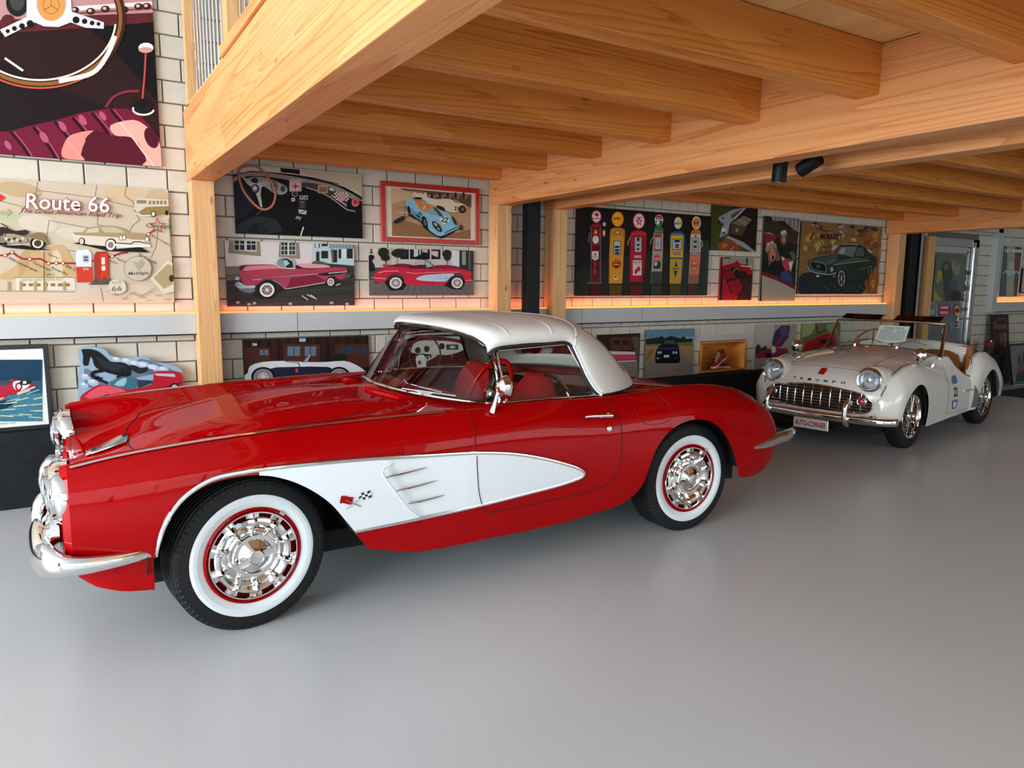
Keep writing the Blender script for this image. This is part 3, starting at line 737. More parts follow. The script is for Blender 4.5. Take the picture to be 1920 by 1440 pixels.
# --- rear: bumpers, tail lamps, antenna
for sg in (-1, 1):
    bp = catmull([(2.955,.880,.478),(3.04,.885,.480),(3.14,.872,.484),(3.24,.855,.488),(3.34,.825,.493),(3.48,.785,.493),(3.64,.70,.488),(3.78,.60,.482)], 5)
    rd = catmull([(.004,.008),(.014,.020),(.022,.028),(.028,.034),(.036,.036),(.042,.034),(.034,.024),(.008,.008)], 5)
    MB().sweep([(a, sg * b, c) for a, b, c in bp], [tuple(map(float, r)) for r in rd], 14).build('rear_bumper', M_CHROME, car, smooth=True, angle=60)
    MB().lathe([(.05, -.02), (.05, .01), (.035, .03), (.0005, .035)], (3.43, sg * .56, .56), 0, 24).build('tail_lamp', M_REDLENS, car, smooth=True)
    ts = []
    for u in np.linspace(3.02, 3.42, 18): p = sec_at(u, .535); ts.append((u, sg * p[0], p[1] + .002))
    MB().sweep(ts, [(.006, .004)] * 18, 8).build('tail_strip', M_CHROME, car, smooth=True)
ant = MB().sweep([(2.86, .62, .83), (2.86, .62, 1.02)], .006, 8).sweep([(2.86, .62, 1.01), (2.862, .62, 1.13)], .0045, 8).lathe([(.022, 0), (.018, .012), (.012, .03), (.007, .045)], (2.86, .62, .82), 2, 16)
ant.build('antenna', M_BRUSH, car, smooth=True)

# --- windscreen
A = [math.radians(a) for a in np.linspace(-88, 88, 61)]
MB().grid([[ws_pt(a, k) for a in A] for k in np.linspace(0.0, 1.0, 9)]).build('windscreen', M_GLASS, car, smooth=True)
fr = MB().sweep([ws_pt(a, 0) for a in A], [(.012, .010)] * 61, 8)
MB_ = MB().sweep([ws_pt(a, 1.0) for a in A], [(.008, .012)] * 61, 8)
for e in (A[0], A[-1]): MB_.sweep([ws_pt(e, k) for k in np.linspace(-.03, 1.0, 10)], [(.010, .016)] * 10, 8)
MB_.build('windscreen_frame', M_CHROME, car, smooth=True); fr.build('windscreen_base_trim', M_CHROME, car, smooth=True)
wp = MB().sweep([(.96,-.34,.918),(1.06,-.49,.910),(1.15,-.60,.90)], .006, 6).sweep([(1.02,-.20,.96),(.99,-.34,.945),(1.04,-.44,.93),(1.10,-.54,.915)], .004, 6)
wp.build('wiper', M_CHROME, car, smooth=True)

# --- soft top
def arc(us, vs, ws, uc, wc, n=20, e1=.62, e2=.78, sink=0):
    r = []
    for k in range(-n, n + 1):
        f = math.pi / 2 * (1 - abs(k) / n); s, c = math.sin(f), math.cos(f)
        r.append((us + (uc - us) * s ** 1.2, math.copysign(vs * c ** e2, k) if k else 0, ws + (wc - ws) * s ** e1))
    return r
BW_ = [(1.335,.612,1.118,1.205,1.236),(1.345,.638,1.142,1.24,1.258),(1.46,.668,1.162,1.42,1.276),(1.63,.678,1.166,1.62,1.284),(1.80,.678,1.156,1.84,1.280),(1.845,.690,1.08,2.02,1.262),(1.885,.715,.98,2.22,1.185),(1.925,.742,.905,2.40,1.04),(1.955,.765,.872,2.52,.885)]
bowt = [0,.06,.22,.38,.55,.66,.78,.90,1.0]
rows = []
for r in np.linspace(0, 1, 46):
    B = hermite(bowt, BW_, r); e1 = np.interp(r, [0, .55, 1], [.50, .52, .95]); e2 = np.interp(r, [0, .55, 1], [.80, .78, .85])
    rows.append(arc(*B, e1=e1, e2=e2))
top = MB(); n = len(rows[0])
for i in range(len(rows) - 1):
    for j in range(n - 1):
        if 30 <= i <= 41 and 9 <= j <= 30: continue       # rear window opening
        top.add([rows[i][j], rows[i][j + 1], rows[i + 1][j + 1], rows[i + 1][j]], [(0, 1, 2, 3)])
to = top.build('soft_top', M_TOP, car, smooth=True, angle=60, weld=True); solid(to, .014, 1)
MB().grid([rows[i][9:32] for i in range(30, 43)]).build('rear_window', M_GLASS, car, smooth=True)
# hem piping and black weather strip
for sg, j in ((-1, 0), (1, n - 1)):
    e = [rows[i][j] for i in range(len(rows))]
    k0 = next(i for i, p in enumerate(e) if p[0] > 1.80)
    MB().sweep([(p[0], p[1] + sg * .002, p[2] - .010) for p in e[:k0 + 2]], [(.010, .009)] * (k0 + 2), 6).sweep([(p[0] - .012, p[1], p[2]) for p in e[k0:]], [(.009, .010)] * (len(e) - k0), 6).build('weather_strip', M_BLACK, car)
    MB().sweep([(p[0] - .002, p[1] + sg * .012, p[2]) for p in e[k0 + 1:]], .006, 8).build('hem_piping', M_WHITEP, car, smooth=True)
MB().sweep([(p[0] - .004, p[1], p[2] - .012) for p in rows[0]], [(.006, .006)] * n, 6).build('header_seal', M_BLACK, car)
MB().sweep([(p[0], p[1] * 1.015, p[2] + .012) for p in rows[27]], .0055, 8).build('bow_seam', M_TOP, car, smooth=True)
for ri in (8, 19): MB().sweep([(p[0], p[1] * 1.016, p[2] + .0118) for p in rows[ri]], .0022, 5).build('bow_seam', M_TOP, car)
MB().sweep([(p[0] , p[1], p[2] + .004) for p in rows[-1]], .012, 8).build('hem_rear', M_BLACK, car, smooth=True)

# --- side windows with thin frames, cills
for sg in (-1, 1):
    W4 = [(1.37,.735,.872),(1.37,.625,1.130),(1.79,.668,1.152),(1.925,.745,.872)]
    W4 = [(a, sg * b, c) for a, b, c in W4]
    MB().add(W4, [(0, 1, 2, 3)]).build('side_window', M_GLASS, car)
    MB().sweep([W4[0], W4[1]], [(.010, .014)] * 2, 8).sweep([W4[1], W4[2]], .007, 8).sweep([W4[2], W4[3]], .006, 8).build('window_frame', M_CHROME, car, smooth=True)
    MB().sweep([(1.34, sg * .765, .876), (1.6, sg * .775, .880), (1.95, sg * .765, .868)], [(.014, .007)] * 3, 8).build('window_cill', M_CHROME, car, smooth=True)
# --- mirror
mi = MB().sweep([(1.225,-.845,.85),(1.235,-.85,.885),(1.245,-.855,.925),(1.255,-.86,.955)], [(.030,.018),(.016,.012),(.011,.010),(.012,.012)], 12)
mi.lathe([(.0005, .052), (.025, .046), (.045, .030), (.055, .008), (.057, -.004), (.054, -.008)], (1.29, -.865, .975), 0, 30, sgn=-1)
mo = mi.build('door_mirror', M_CHROME, car, smooth=True)
MB().lathe([(.0005, .009), (.053, .009)], (1.29, -.865, .975), 0, 30).build('mirror_glass', M_CHROME, mo)

# --- cabin
cb = MB().box((.80, -.74, .30), (1.98, .74, .34)).box((.80, -.80, .34), (1.96, -.765, .855)).box((.80, .765, .34), (1.96, .80, .855)).box((1.93, -.79, .34), (1.97, .79, .83)).box((1.45, -.06, .34), (1.97, .06, .52))
cb.build('cabin_tub', M_LEATHER, car)
ds = MB().sweep([(1.24, -.64, .80), (1.18, -.42, .815), (1.14, 0, .82), (1.18, .42, .815), (1.24, .64, .80)], [(.10, .065)] * 5, 16); ds.build('dashboard', M_LEATHER, car, smooth=True)
ds = MB().sweep([(1.26, -.66, .72), (1.22, -.4, .74), (1.20, 0, .74), (1.22, .4, .74), (1.26, .66, .72)], [(.06, .09)] * 5, 14); ds.build('dash_panel', M_LEATHER, car, smooth=True)
MB().sweep([(1.18, -.18, .885), (1.25, -.28, .865), (1.25, -.48, .865), (1.18, -.56, .88)], .012, 8).build('gauge_hood', M_LEATHER, car, smooth=True)
sw = MB(); Ts = Matrix.Translation((1.47, -.36, .865)) @ Matrix.Rotation(math.radians(-62), 4, 'Y')
ring = [(.20 * math.cos(a), .20 * math.sin(a), 0) for a in np.linspace(0, 2 * math.pi, 48, endpoint=False)]
sw.sweep(ring, [.0135 if k % 2 else .0115 for k in range(48)], 10, closed=True).xf(Ts); swo = sw.build('steering_wheel', M_RED, car, smooth=True)
sp = MB()
for a in (math.radians(10), math.radians(170), math.radians(270)):
    sp.box((.03, -.014, -.004), (.195, .014, .003)) if False else sp.add([tuple(Matrix.Rotation(a, 4, 'Z') @ Vector(p)) for p in [(.03, -.02, 0), (.195, -.010, 0), (.195, .010, 0), (.03, .02, 0), (.03, -.02, .004), (.195, -.010, .004), (.195, .010, .004), (.03, .02, .004)]], [(0, 1, 2, 3), (4, 7, 6, 5), (0, 4, 5, 1), (2, 6, 7, 3), (1, 5, 6, 2)])
sp.lathe([(.0005, .02), (.035, .012), (.045, 0)], axis=2, n=24).xf(Ts).build('spokes', M_BRUSH, swo, smooth=True)
MB().sweep([(1.25, -.36, .74), (1.465, -.36, .862)], .018, 10).build('steering_column', M_RED, car, smooth=True)
for cv in (-.38, .38):
    sb = MB(); rows = []
    for k in range(17):
        f = k / 16; rows.append([(1.62 + .17 * f + .05 * math.cos(a) * (1 - .4 * f) , cv + (.27 - .10 * f ** 4) * math.sin(a), .40 + (.52) * (f if f < .9 else .9 + (f - .9) * .8) - .0 * abs(math.sin(a)) ) for a in np.linspace(0, 2 * math.pi, 25)[:-1]])
    # rounded top
    for s, dz in ((.85, .03), (.6, .045), (.3, .052)): rows.append([(1.79 + .03 * math.cos(a) * s, cv + .17 * s * math.sin(a), .904 + dz) for a in np.linspace(0, 2 * math.pi, 25)[:-1]])
    sb.grid(rows, wrap=True); sb.ring_cap(rows[-1])
    so = sb.build('seat_back', M_LEATHER, car, smooth=True, angle=70)
    MB().sweep([(1.34, cv, .40), (1.5, cv, .43), (1.66, cv, .42)], [(.22, .05), (.25, .07), (.25, .06)], 18).build('seat_cushion', M_LEATHER, car, smooth=True, angle=70)
    hoop = [(1.86, cv + .27 * math.sin(a) * 1.0, .74 + .20 * math.cos(a)) for a in np.linspace(-1.5, 1.5, 24)]
    MB().sweep(hoop, [(.014, .010)] * 24, 8).build('bulkhead_trim', M_CHROME, car, smooth=True)
# --- crossed flag emblem on the cove
def flag(pts_fn, cols, name, parent_):
    pass
em = MB(); fu, fw, R_ = .505, .545, .085
def fl(u0, w0, ang, check):
    ca, sa = math.cos(ang), math.sin(ang)
    for i in range(4):
        for j in range(3):
            x0, x1, y0, y1 = i * .014, (i + 1) * .014, j * .011, (j + 1) * .011
            q = [on_side(u0 + x * ca - y * sa, w0 + x * sa + y * ca + .003 * math.sin(x * 110), .0165, -1) for x, y in ((x0, y0), (x1, y0), (x1, y1), (x0, y1))]
            em.add(q, [(0, 1, 2, 3)], (1 if (i + j) % 2 else 2) if check else 0)
fl(.515, .530, .25, True); fl(.425, .535, -.20, False)
em.sweep([on_side(.455, .505, .016, -1), on_side(.525, .548, .016, -1)], .002, 6, mi=3).sweep([on_side(.52, .505, .016, -1), on_side(.45, .548, .016, -1)], .002, 6, mi=3)
em.build('flag_emblem', [M_RED, M_BLACK, M_WHITEP, M_CHROME], car)
# ------------------------------------------------------------------ lettering as real mesh
_tc = {}
def glyphs(s, bold=0.0, shear=0.0, space=1.0):
    """triangulated outline of a string: unit-height verts (x, y) starting at x=0, plus width"""
    k = (s, bold, shear, space)
    if k in _tc: return _tc[k]
    c = bpy.data.curves.new('lettering', 'FONT'); c.body = s; c.size = 1.0; c.resolution_u = 2; c.offset = bold; c.shear = shear; c.space_character = space; c.fill_mode = 'FRONT'
    o = bpy.data.objects.new('lettering', c); COL.objects.link(o)
    dg = bpy.context.evaluated_depsgraph_get(); me = bpy.data.meshes.new_from_object(o.evaluated_get(dg))
    vs = [(v.co.x, v.co.y) for v in me.vertices]; fs = [tuple(p.vertices) for p in me.polygons]
    bpy.data.objects.remove(o); bpy.data.curves.remove(c); bpy.data.meshes.remove(me)
    if vs:
        x0 = min(v[0] for v in vs); y0 = min(v[1] for v in vs); x1 = max(v[0] for v in vs); y1 = max(v[1] for v in vs)
    else: x0 = y0 = 0; x1 = y1 = 1
    _tc[k] = ([((x - x0) / (x1 - x0), (y - y0) / max(y1 - y0, 1e-6)) for x, y in vs], fs)   # normalised to its box
    return _tc[k]
def add_text(mb, s, f, mi=0, **kw):
    """f maps (0..1, 0..1) box to 3-D"""
    vs, fs = glyphs(s, **kw); mb.add([f(x, y) for x, y in vs], fs, mi); return mb

# ================================================================== WHITE ROADSTER
road = empty('roadster_car', (6.357, 4.24, 0), math.radians(8.5))
tag(road, 'cream white open roadster with wire wheels and a wide chrome grille at the far end', 'car')
RT = [(-.43,[(.56,.31),(.575,.37),(.575,.42),(.555,.47),(.53,.465),(.48,.46)]),
 (-.40,[(.62,.30),(.635,.38),(.635,.46),(.595,.54),(.54,.535),(.47,.52)]),
 (-.30,[(.675,.29),(.69,.40),(.685,.54),(.615,.655),(.53,.645),(.44,.62)]),
 (-.15,[(.69,.28),(.705,.42),(.70,.60),(.62,.728),(.53,.715),(.42,.69)]),
 (.05,[(.69,.25),(.705,.42),(.70,.63),(.62,.768),(.53,.755),(.42,.745)]),
 (.30,[(.68,.18),(.70,.38),(.695,.61),(.63,.735),(.555,.742),(.42,.78)]),
 (.60,[(.67,.18),(.69,.36),(.685,.56),(.64,.665),(.605,.72),(.46,.81)]),
 (.80,[(.67,.185),(.685,.35),(.68,.52),(.645,.615),(.615,.70),(.58,.80)]),
 (.95,[(.665,.19),(.68,.34),(.675,.48),(.65,.575),(.625,.68),(.605,.785)]),
 (1.10,[(.665,.195),(.678,.33),(.672,.45),(.655,.54),(.635,.62),(.62,.69)]),
 (1.33,[(.66,.20),(.67,.32),(.67,.40),(.66,.48),(.65,.54),(.64,.59)]),
 (1.48,[(.66,.205),(.668,.32),(.668,.40),(.665,.46),(.655,.51),(.645,.552)])]
RR = [(1.44,[(.66,.205),(.668,.30),(.668,.38),(.66,.45),(.64,.50),(.62,.55)]),
 (1.53,[(.67,.21),(.69,.34),(.69,.50),(.655,.62),(.61,.63),(.58,.65)]),
 (1.60,[(.685,.21),(.70,.37),(.70,.58),(.645,.72),(.59,.725),(.565,.76)]),
 (1.68,[(.69,.22),(.705,.40),(.70,.64),(.64,.772),(.57,.77),(.53,.81)]),
 (1.85,[(.69,.3),(.71,.44),(.70,.66),(.635,.79),(.56,.775),(.50,.82)]),
 (2.10,[(.69,.3),(.705,.42),(.69,.61),(.62,.74),(.55,.72),(.48,.765)]),
 (2.40,[(.67,.28),(.685,.38),(.67,.50),(.60,.63),(.52,.61),(.44,.65)]),
 (2.55,[(.62,.27),(.63,.34),(.62,.44),(.55,.545),(.48,.53),(.4,.55)]),
 (2.63,[(.50,.32),(.52,.36),(.51,.42),(.48,.46),(.42,.46),(.36,.46)])]
def rsec(T, u): return np.array(catmull(hermite([t[0] for t in T], [t[1] for t in T], u), 6))
RWB = [(-.43,.31),(-.36,.30),(-.275,.30)] + [tuple(p) for p in catmull([(-.268,.31),(-.25,.41),(-.20,.49),(-.10,.565),(.02,.602),(.13,.585),(.22,.515),(.275,.42),(.30,.30),(.31,.185)], 4)] + [(u, .18 + .022 * (u - .33)) for u in np.linspace(.36, 1.48, 18)]
RWR = [(1.44,.205),(1.50,.205),(1.56,.21),(1.595,.215)] + [tuple(p) for p in catmull([(1.60,.23),(1.62,.34),(1.68,.45),(1.78,.55),(1.93,.605),(2.08,.575),(2.19,.48),(2.24,.37),(2.26,.262)], 4)] + [(2.34,.26),(2.45,.265),(2.55,.28),(2.60,.30),(2.63,.33)]
def rside(mb, T, WBL, sg):
    rows = []
    for u, w in WBL:
        P = rsec(T, u); n = len(P) - 1
        k = 18; t0 = float(np.interp(max(w, P[0][1]), P[:k + 1, 1], np.arange(k + 1)))
        idx = list(np.linspace(t0, 18, 13)) + list(np.linspace(18, n, 13))[1:]
        rows.append([(u, sg * float(np.interp(i, np.arange(n + 1), P[:, 0])), float(np.interp(i, np.arange(n + 1), P[:, 1]))) for i in idx])
    mb.grid(rows, flip=sg > 0); return rows
rb_ = MB()
for sg in (-1, 1):
    r1 = rside(rb_, RT, RWB, sg); rb_.ring_cap(r1[0]); r2 = rside(rb_, RR, RWR, sg); rb_.ring_cap(r2[-1])
cp_ = [(-.44,.305),(-.495,.325),(-.525,.37),(-.53,.44),(-.52,.52),(-.49,.59),(-.44,.655),(-.36,.71),(-.25,.755),(0,.805),(.3,.84),(.6,.858),(.84,.868)]
def nose(s_, v, d=0.0):
    """nose/bonnet surface; s_ index along centre profile"""
    a = cp_[min(int(s_), len(cp_) - 2)]; P = hermite(range(len(cp_)), cp_, s_)
    q = abs(v) / .55; fl = min(1, max(0, (s_ - 3) / 7)); 
    P2 = hermite(range(len(cp_)), cp_, min(s_ + .1, len(cp_) - 1)) - hermite(range(len(cp_)), cp_, s_ - .0 if s_ < len(cp_) - 1 else s_ - .1)
    nx, nz = -P2[1], P2[0]; l = math.hypot(nx, nz) + 1e-9
    return (P[0] + .12 * q ** 2.2 * (1 - .75 * fl) + nx / l * d, v, P[1] - .055 * q ** 2 * (.25 + .75 * fl) - .0 + nz / l * d)
VS = np.linspace(-.555, .555, 41)
rb_.grid([[nose(s_, v) for v in VS] for s_ in np.linspace(0, 12, 61)], flip=True)
# rear deck and tonneau hump
rows = []
for u in np.linspace(1.66, 2.63, 24):
    zc = float(np.interp(u, [1.66, 1.75, 1.95, 2.2, 2.45, 2.63], [.90, .895, .86, .78, .66, .50])); rows.append([(u, v, zc - .04 * (abs(v) / .55) ** 2) for v in np.linspace(-.55, .55, 21)])
rb_.grid(rows, flip=True); rb_.grid([rows[-1], [(2.66, v * .95, .40) for _, v, _ in rows[-1]], [(2.63, v * .9, .30) for _, v, _ in rows[-1]]], flip=True)
rb_.grid([[(u, v, z - .04 * (abs(v) / .55) ** 2) for v in np.linspace(-.55, .55, 21)] for u, z in ((1.60, .72), (1.585, .78), (1.585, .84), (1.60, .885), (1.63, .905), (1.67, .90))], flip=True)
rb_.build('body', M_CREAM, road, smooth=True, angle=50, weld=True)
und = MB().box((-.40, -.50, .16), (2.5, .50, .28)).box((.33, -.655, .19), (1.5, .655, .26)).box((-.42, -.50, .28), (-.40, .50, .36)).box((.36, -.60, .2), (.40, .60, .74)).box((-.38, -.38, .22), (-.30, .38, .34))
for cx in (.08, 2.0 - .05):
    for sg in (-1, 1):
        rows = []
        for k in range(21):
            a = math.radians(-4 + 188 * k / 20); rows.append([(cx - .055 * (cx < 1) + .34 * math.cos(a), sg * vv, .29 + .325 * math.sin(a)) for vv in (.34, .66)])
        und.grid(rows); und.box((cx - .35, min(sg * .34, sg * .36), .2), (cx + .3, max(sg * .34, sg * .36), .6))
und.build('underbody', M_DARK, road)
# cockpit
M_TANI = M_TAN
ct = MB().box((.84, -.60, .26), (1.62, .60, .29)).box((.84, .59, .29), (1.60, .615, .60)).box((.84, -.64, .29), (1.46, -.62, .555)).box((1.60, -.60, .29), (1.66, .60, .86)).box((.80, -.52, .60), (.84, .52, .80))
ct.build('cockpit_tub', M_TANI, road)
for cv in (-.29, .29):
    sbk = MB().sweep([(1.42, cv, .34), (1.47, cv, .45), (1.54, cv, .62), (1.58, cv, .76), (1.60, cv, .80)], [(.24, .05), (.25, .065), (.24, .065), (.20, .05), (.12, .02)], 18, up=(1, 0, 0)); sbk.build('seat_back', M_TANI, road, smooth=True, angle=70)
    MB().sweep([(1.02, cv, .36), (1.2, cv, .39), (1.42, cv, .37)], [(.21, .04), (.24, .06), (.24, .05)], 16).build('seat_cushion', M_TANI, road, smooth=True, angle=70)
# tan roll along the door cut
for sg in (-1, 1):
    e = [rsec(RT, u)[-1] for u in np.linspace(.92, 1.48, 18)]; p = [(u, sg * (q[0] - .012), q[1] + .004) for u, q in zip(np.linspace(.92, 1.48, 18), e)]
    p += [(1.50, sg * .628, .552), (1.56, sg * .60, .64), (1.62, sg * .56, .78)]
    MB().sweep(p, .013, 8).build('door_capping', M_TANI, road, smooth=True)
    MB().sweep([(1.42, sg * .60, .40), (1.52, sg * .585, .54), (1.58, sg * .57, .66), (1.64, sg * .53, .79)], [(.03, .05)] * 4, 10).build('side_trim', M_TANI, road, smooth=True)
wh = MB(); Tw = Matrix.Translation((1.10, .20, .84)) @ Matrix.Rotation(math.radians(-58), 4, 'Y')
wh.sweep([(.20 * math.cos(a), .20 * math.sin(a), 0) for a in np.linspace(0, 2 * math.pi, 40, endpoint=False)], .011, 8, closed=True).xf(Tw)
whr = wh.build('steering_wheel', mat('wood_rim', (.25, .12, .03), .3, coat=.6), road, smooth=True)
sp = MB()
for a in (0.2, 2.94, 4.71): sp.sweep([(.02 * math.cos(a), .02 * math.sin(a), 0), (.195 * math.cos(a), .195 * math.sin(a), 0)], .006, 6)
sp.xf(Tw).build('spokes', M_BRUSH, whr)
# shut lines, decals
def rpt(T, u, k, sg=-1, d=.002):
    P = rsec(T, u); i = min(max(k, 0), len(P) - 1); a = P[int(i)]; b = P[min(int(i) + 1, len(P) - 1)]; f = i - int(i); return (u, sg * (a[0] * (1 - f) + b[0] * f + d), a[1] * (1 - f) + b[1] * f)
def rw(u, w, sg=-1, d=.0015, T=RT):
    P = rsec(T, u); return (u, sg * (float(np.interp(w, P[:, 1], P[:, 0])) + d), w)
for sg in (-1, 1):
    MB().sweep([rw(.80, w, sg) for w in np.linspace(.25, .72, 14)] , .0016, 5).sweep([rw(u, w, sg) for u, w in catmull([(.80,.25),(1.1,.235),(1.42,.24),(1.455,.30),(1.46,.45),(1.46,.53)], 5)], .0016, 5).build('door_gap', mat('gap_cream', (.12, .10, .08), .7), road)
    # wing seams in dark beading
    MB().sweep([rpt(RT, u, 21, sg, -.004) for u in np.linspace(-.41, .5, 24)], .004, 6).build('wing_beading', mat('beading', (.05, .045, .04), .5), road)
    MB().sweep([(1.475, sg * .668, .45), (1.53, sg * .64, .62), (1.60, sg * .60, .735), (1.70, sg * .575, .783), (1.85, sg * .57, .79), (2.1, sg * .56, .735)], .004, 6).build('wing_beading', M_DARK, road)
    # chrome spear on the scuttle side
    MB().sweep([rpt(RT, u, 20, sg, .006) for u in np.linspace(.16, .82, 16)], [(.004, .004)] * 16, 6).build('side_bead', M_CREAM, road, smooth=True)
    # stone guard
    rows = []
    for u in np.linspace(1.50, 1.61, 8):
        wt = .47 - .10 * ((u - 1.50) / .11); wbt = .235; rows.append([rw(u, wbt + (wt - wbt) * k / 6, sg, .004, RR) for k in range(7)])
    MB().grid(rows).build('stone_guard', M_BRUSH, road, smooth=True)
    MB().sweep([rw(1.30, .43, sg, .012), rw(1.345, .432, sg, .020), rw(1.38, .432, sg, .014)], [(.005, .008), (.008, .009), (.010, .010)], 10).sweep([rw(1.43, .43, sg, .01), rw(1.47, .43, sg, .014)], .009, 8).build('door_handle', M_CHROME, road, smooth=True)
    # mirror on the wing
    mr = MB().sweep([(.22, sg * .60, .75), (.235, sg * .60, .79), (.24, sg * .60, .815)], [(.014, .014), (.007, .007), (.006, .006)], 8).lathe([(.0005, .050), (.035, .040), (.060, .012), (.064, -.005), (.0005, -.008)], (.25, sg * .60, .850), 0, 24, sgn=-1)
    mr.build('wing_mirror', M_CHROME, road, smooth=True)
# racing roundel on the near door
M_PAPER = mat('paper_white', (.75, .75, .74), .6); M_INK = mat('ink', (.02, .02, .022), .6); M_BLUE = mat('decal_blue', (.06, .18, .34), .5)
dc = MB()
def D(x, y): return rw(.84 + .34 * x, .23 + .38 * y, -1, .0030)
for sh in ([(.30,.78),(.72,.78),(.74,.90),(.66,.98),(.52,1.0),(.38,.98),(.30,.90)],): dc.add([rw(.84+.34*x,.23+.38*y,-1,.0030) for x, y in sh], [tuple(range(len(sh)))], 1)
sh = [(.25,.36),(.70,.36),(.70,.24),(.62,.14),(.48,.10),(.34,.14),(.26,.24)]; dc.add([D(x, y) for x, y in sh], [tuple(range(len(sh)))], 1)
dc.add([D(x, y) for x, y in [(.36,.30),(.60,.30),(.58,.20),(.48,.15),(.38,.20)]], [(0, 1, 2, 3, 4)], 0)
dc.v[-5:] = [(a, b - .0006, c) for a, b, c in dc.v[-5:]]
add_text(dc, '22', lambda x, y: D(.33 + .34 * x, .45 + .24 * y), 2, bold=.02)
dc.build('race_decal', [M_PAPER, M_BLUE, M_INK], road)
# --- nose furniture
def gz_top(v): return .568 - .22 * abs(v) ** 1.9 - .04 * max(0, abs(v) - .42) / .08
def gz_bot(v): return .352 + .02 * abs(v) + (.05 * max(0, (abs(v) - .44) / .07) ** 2)
def s_of_z(z, v):
    lo, hi = 0.3, 7.0
    for _ in range(26):
        m_ = (lo + hi) / 2
        if nose(m_, v)[2] < z: lo = m_
        else: hi = m_
    return lo
def NP(v, z, d): return nose(s_of_z(z, v), v, d)
gv = np.linspace(-.505, .505, 37)
MB().grid([[NP(v, gz_bot(v) + (gz_top(v) - gz_bot(v)) * k / 6, .003) for v in gv] for k in range(7)]).build('grille_backing', M_DARK, road)
ring = [NP(v, gz_top(v), .010) for v in gv] + [NP(v, gz_bot(v), .010) for v in gv[::-1]]
MB().sweep(ring, .008, 8, closed=True, up=(1, 0, 0)).build('grille_surround', M_CHROME, road, smooth=True)
for k in range(1, 8):
    z0 = .352 + .216 * k / 8; pts = [(v, z0 - .06 * abs(v) ** 2) for v in gv]; pts = [(v, z) for v, z in pts if gz_bot(v) + .004 < z < gz_top(v) - .004]
    MB().sweep([NP(v, z, .010) for v, z in pts], [(.006, .0045)] * len(pts), 6).build('grille_bar', M_CHROME, road, smooth=True)
for k in range(11):
    v = -.42 + .084 * k
    MB().sweep([NP(v, gz_bot(v) + (gz_top(v) - gz_bot(v)) * j / 6, .015) for j in range(7)], .0045, 6, up=(0, 1, 0)).build('grille_upright', M_CHROME, road, smooth=True)
for sg in (-1, 1):
    p = NP(sg * .425, .462, .012)
    fl_ = MB().lathe([(.045, -.01), (.045, .006), (.036, .012), (.030, .010)], (p[0], p[1], p[2]), 0, 24, sgn=-1).build('fog_lamp', M_CHROME, road, smooth=True)
    MB().lathe([(.031, .008), (.022, .026), (.0005, .032)], p, 0, 24, sgn=-1).build('lens', M_REDLENS, fl_, smooth=True)
    c = (-.425, sg * .46, .655)
    MB().lathe([(.112, -.24), (.124, -.12), (.122, -.04), (.112, .0), (.100, .012)], c, 0, 36, sgn=-1).build('lamp_pod', M_CREAM, road, smooth=True)
    hl = MB().lathe([(.112, -.01), (.110, .018), (.100, .030), (.090, .026)], c, 0, 36, sgn=-1).build('headlamp', M_CHROME, road, smooth=True)
    MB().lathe([(.092, .022), (.075, .042), (.045, .056), (.0005, .062)], c, 0, 32, sgn=-1).build('lens', M_LENS, hl, smooth=True)
    MB().lathe([(.092, .020), (.07, -.02), (.03, -.05), (.0005, -.055)], c, 0, 32, sgn=-1).lathe([(.022, -.02), (.02, .02), (.0005, .024)], c, 0, 14, sgn=-1).build('reflector', M_REFL, hl, smooth=True)
    g = catmull([(-.60, sg * .37, .265), (-.655, sg * .37, .30), (-.665, sg * .37, .38), (-.65, sg * .37, .44), (-.61, sg * .37, .465), (-.56, sg * .37, .45)], 4)
    MB().sweep(g, [(.028, .020)] * len(g), 12, up=(0, 1, 0)).build('overrider', M_CHROME, road, smooth=True, angle=60)
b_ = catmull([(-.50, -.745, .325), (-.555, -.72, .325), (-.60, -.62, .322), (-.625, -.4, .318), (-.635, 0, .312), (-.625, .4, .318), (-.60, .62, .322), (-.555, .72, .325), (-.50, .745, .325)], 6)
MB().sweep(b_, [(.018, .034)] * len(b_), 14).build('front_bumper', M_CHROME, road, smooth=True, angle=70)
MB().sweep([(-.55, v, .345) for v in np.linspace(-.45, .45, 9)], [(.012, .012)] * 9, 8).build('splash_bar', M_CREAM, road, smooth=True)
# plate
pu = -.672; pb = MB().box((pu, -.235, .185), (pu + .010, .095, .285)); pb = pb.build('number_plate', M_CHROME, road); bevel(pb, .003)
ptx = MB().add([(pu - .0012, .088, .192), (pu - .0012, -.228, .192), (pu - .0012, -.228, .278), (pu - .0012, .088, .278)], [(0, 1, 2, 3)], 0)
add_text(ptx, 'AUTO-CORNER', lambda x, y: (pu - .002, .078 - .296 * x, .208 + .052 * y), 1, bold=.035)
ptx.build('plate_lettering', [M_PAPER, mat('plate_red', (.42, .02, .05), .5)], pb)
# badge letters and shield
for k, ch in enumerate('TRIUMPH'):
    v0 = .235 - .077 * k; m_ = MB(); add_text(m_, ch, lambda x, y: NP(v0 - .034 * x, .600 + .020 * y, .003), 0, bold=.03)
    m_.build('badge_letter', M_INK, road)
bs = MB().prism([(-.026, .66), (.026, .66), (.03, .70), (.018, .722), (-.018, .722), (-.03, .70)], lambda x, y, t: tuple(np.array(NP(-.02 + x, y, .002 + t))), .008); bs.build('bonnet_badge', M_REDLENS, road)
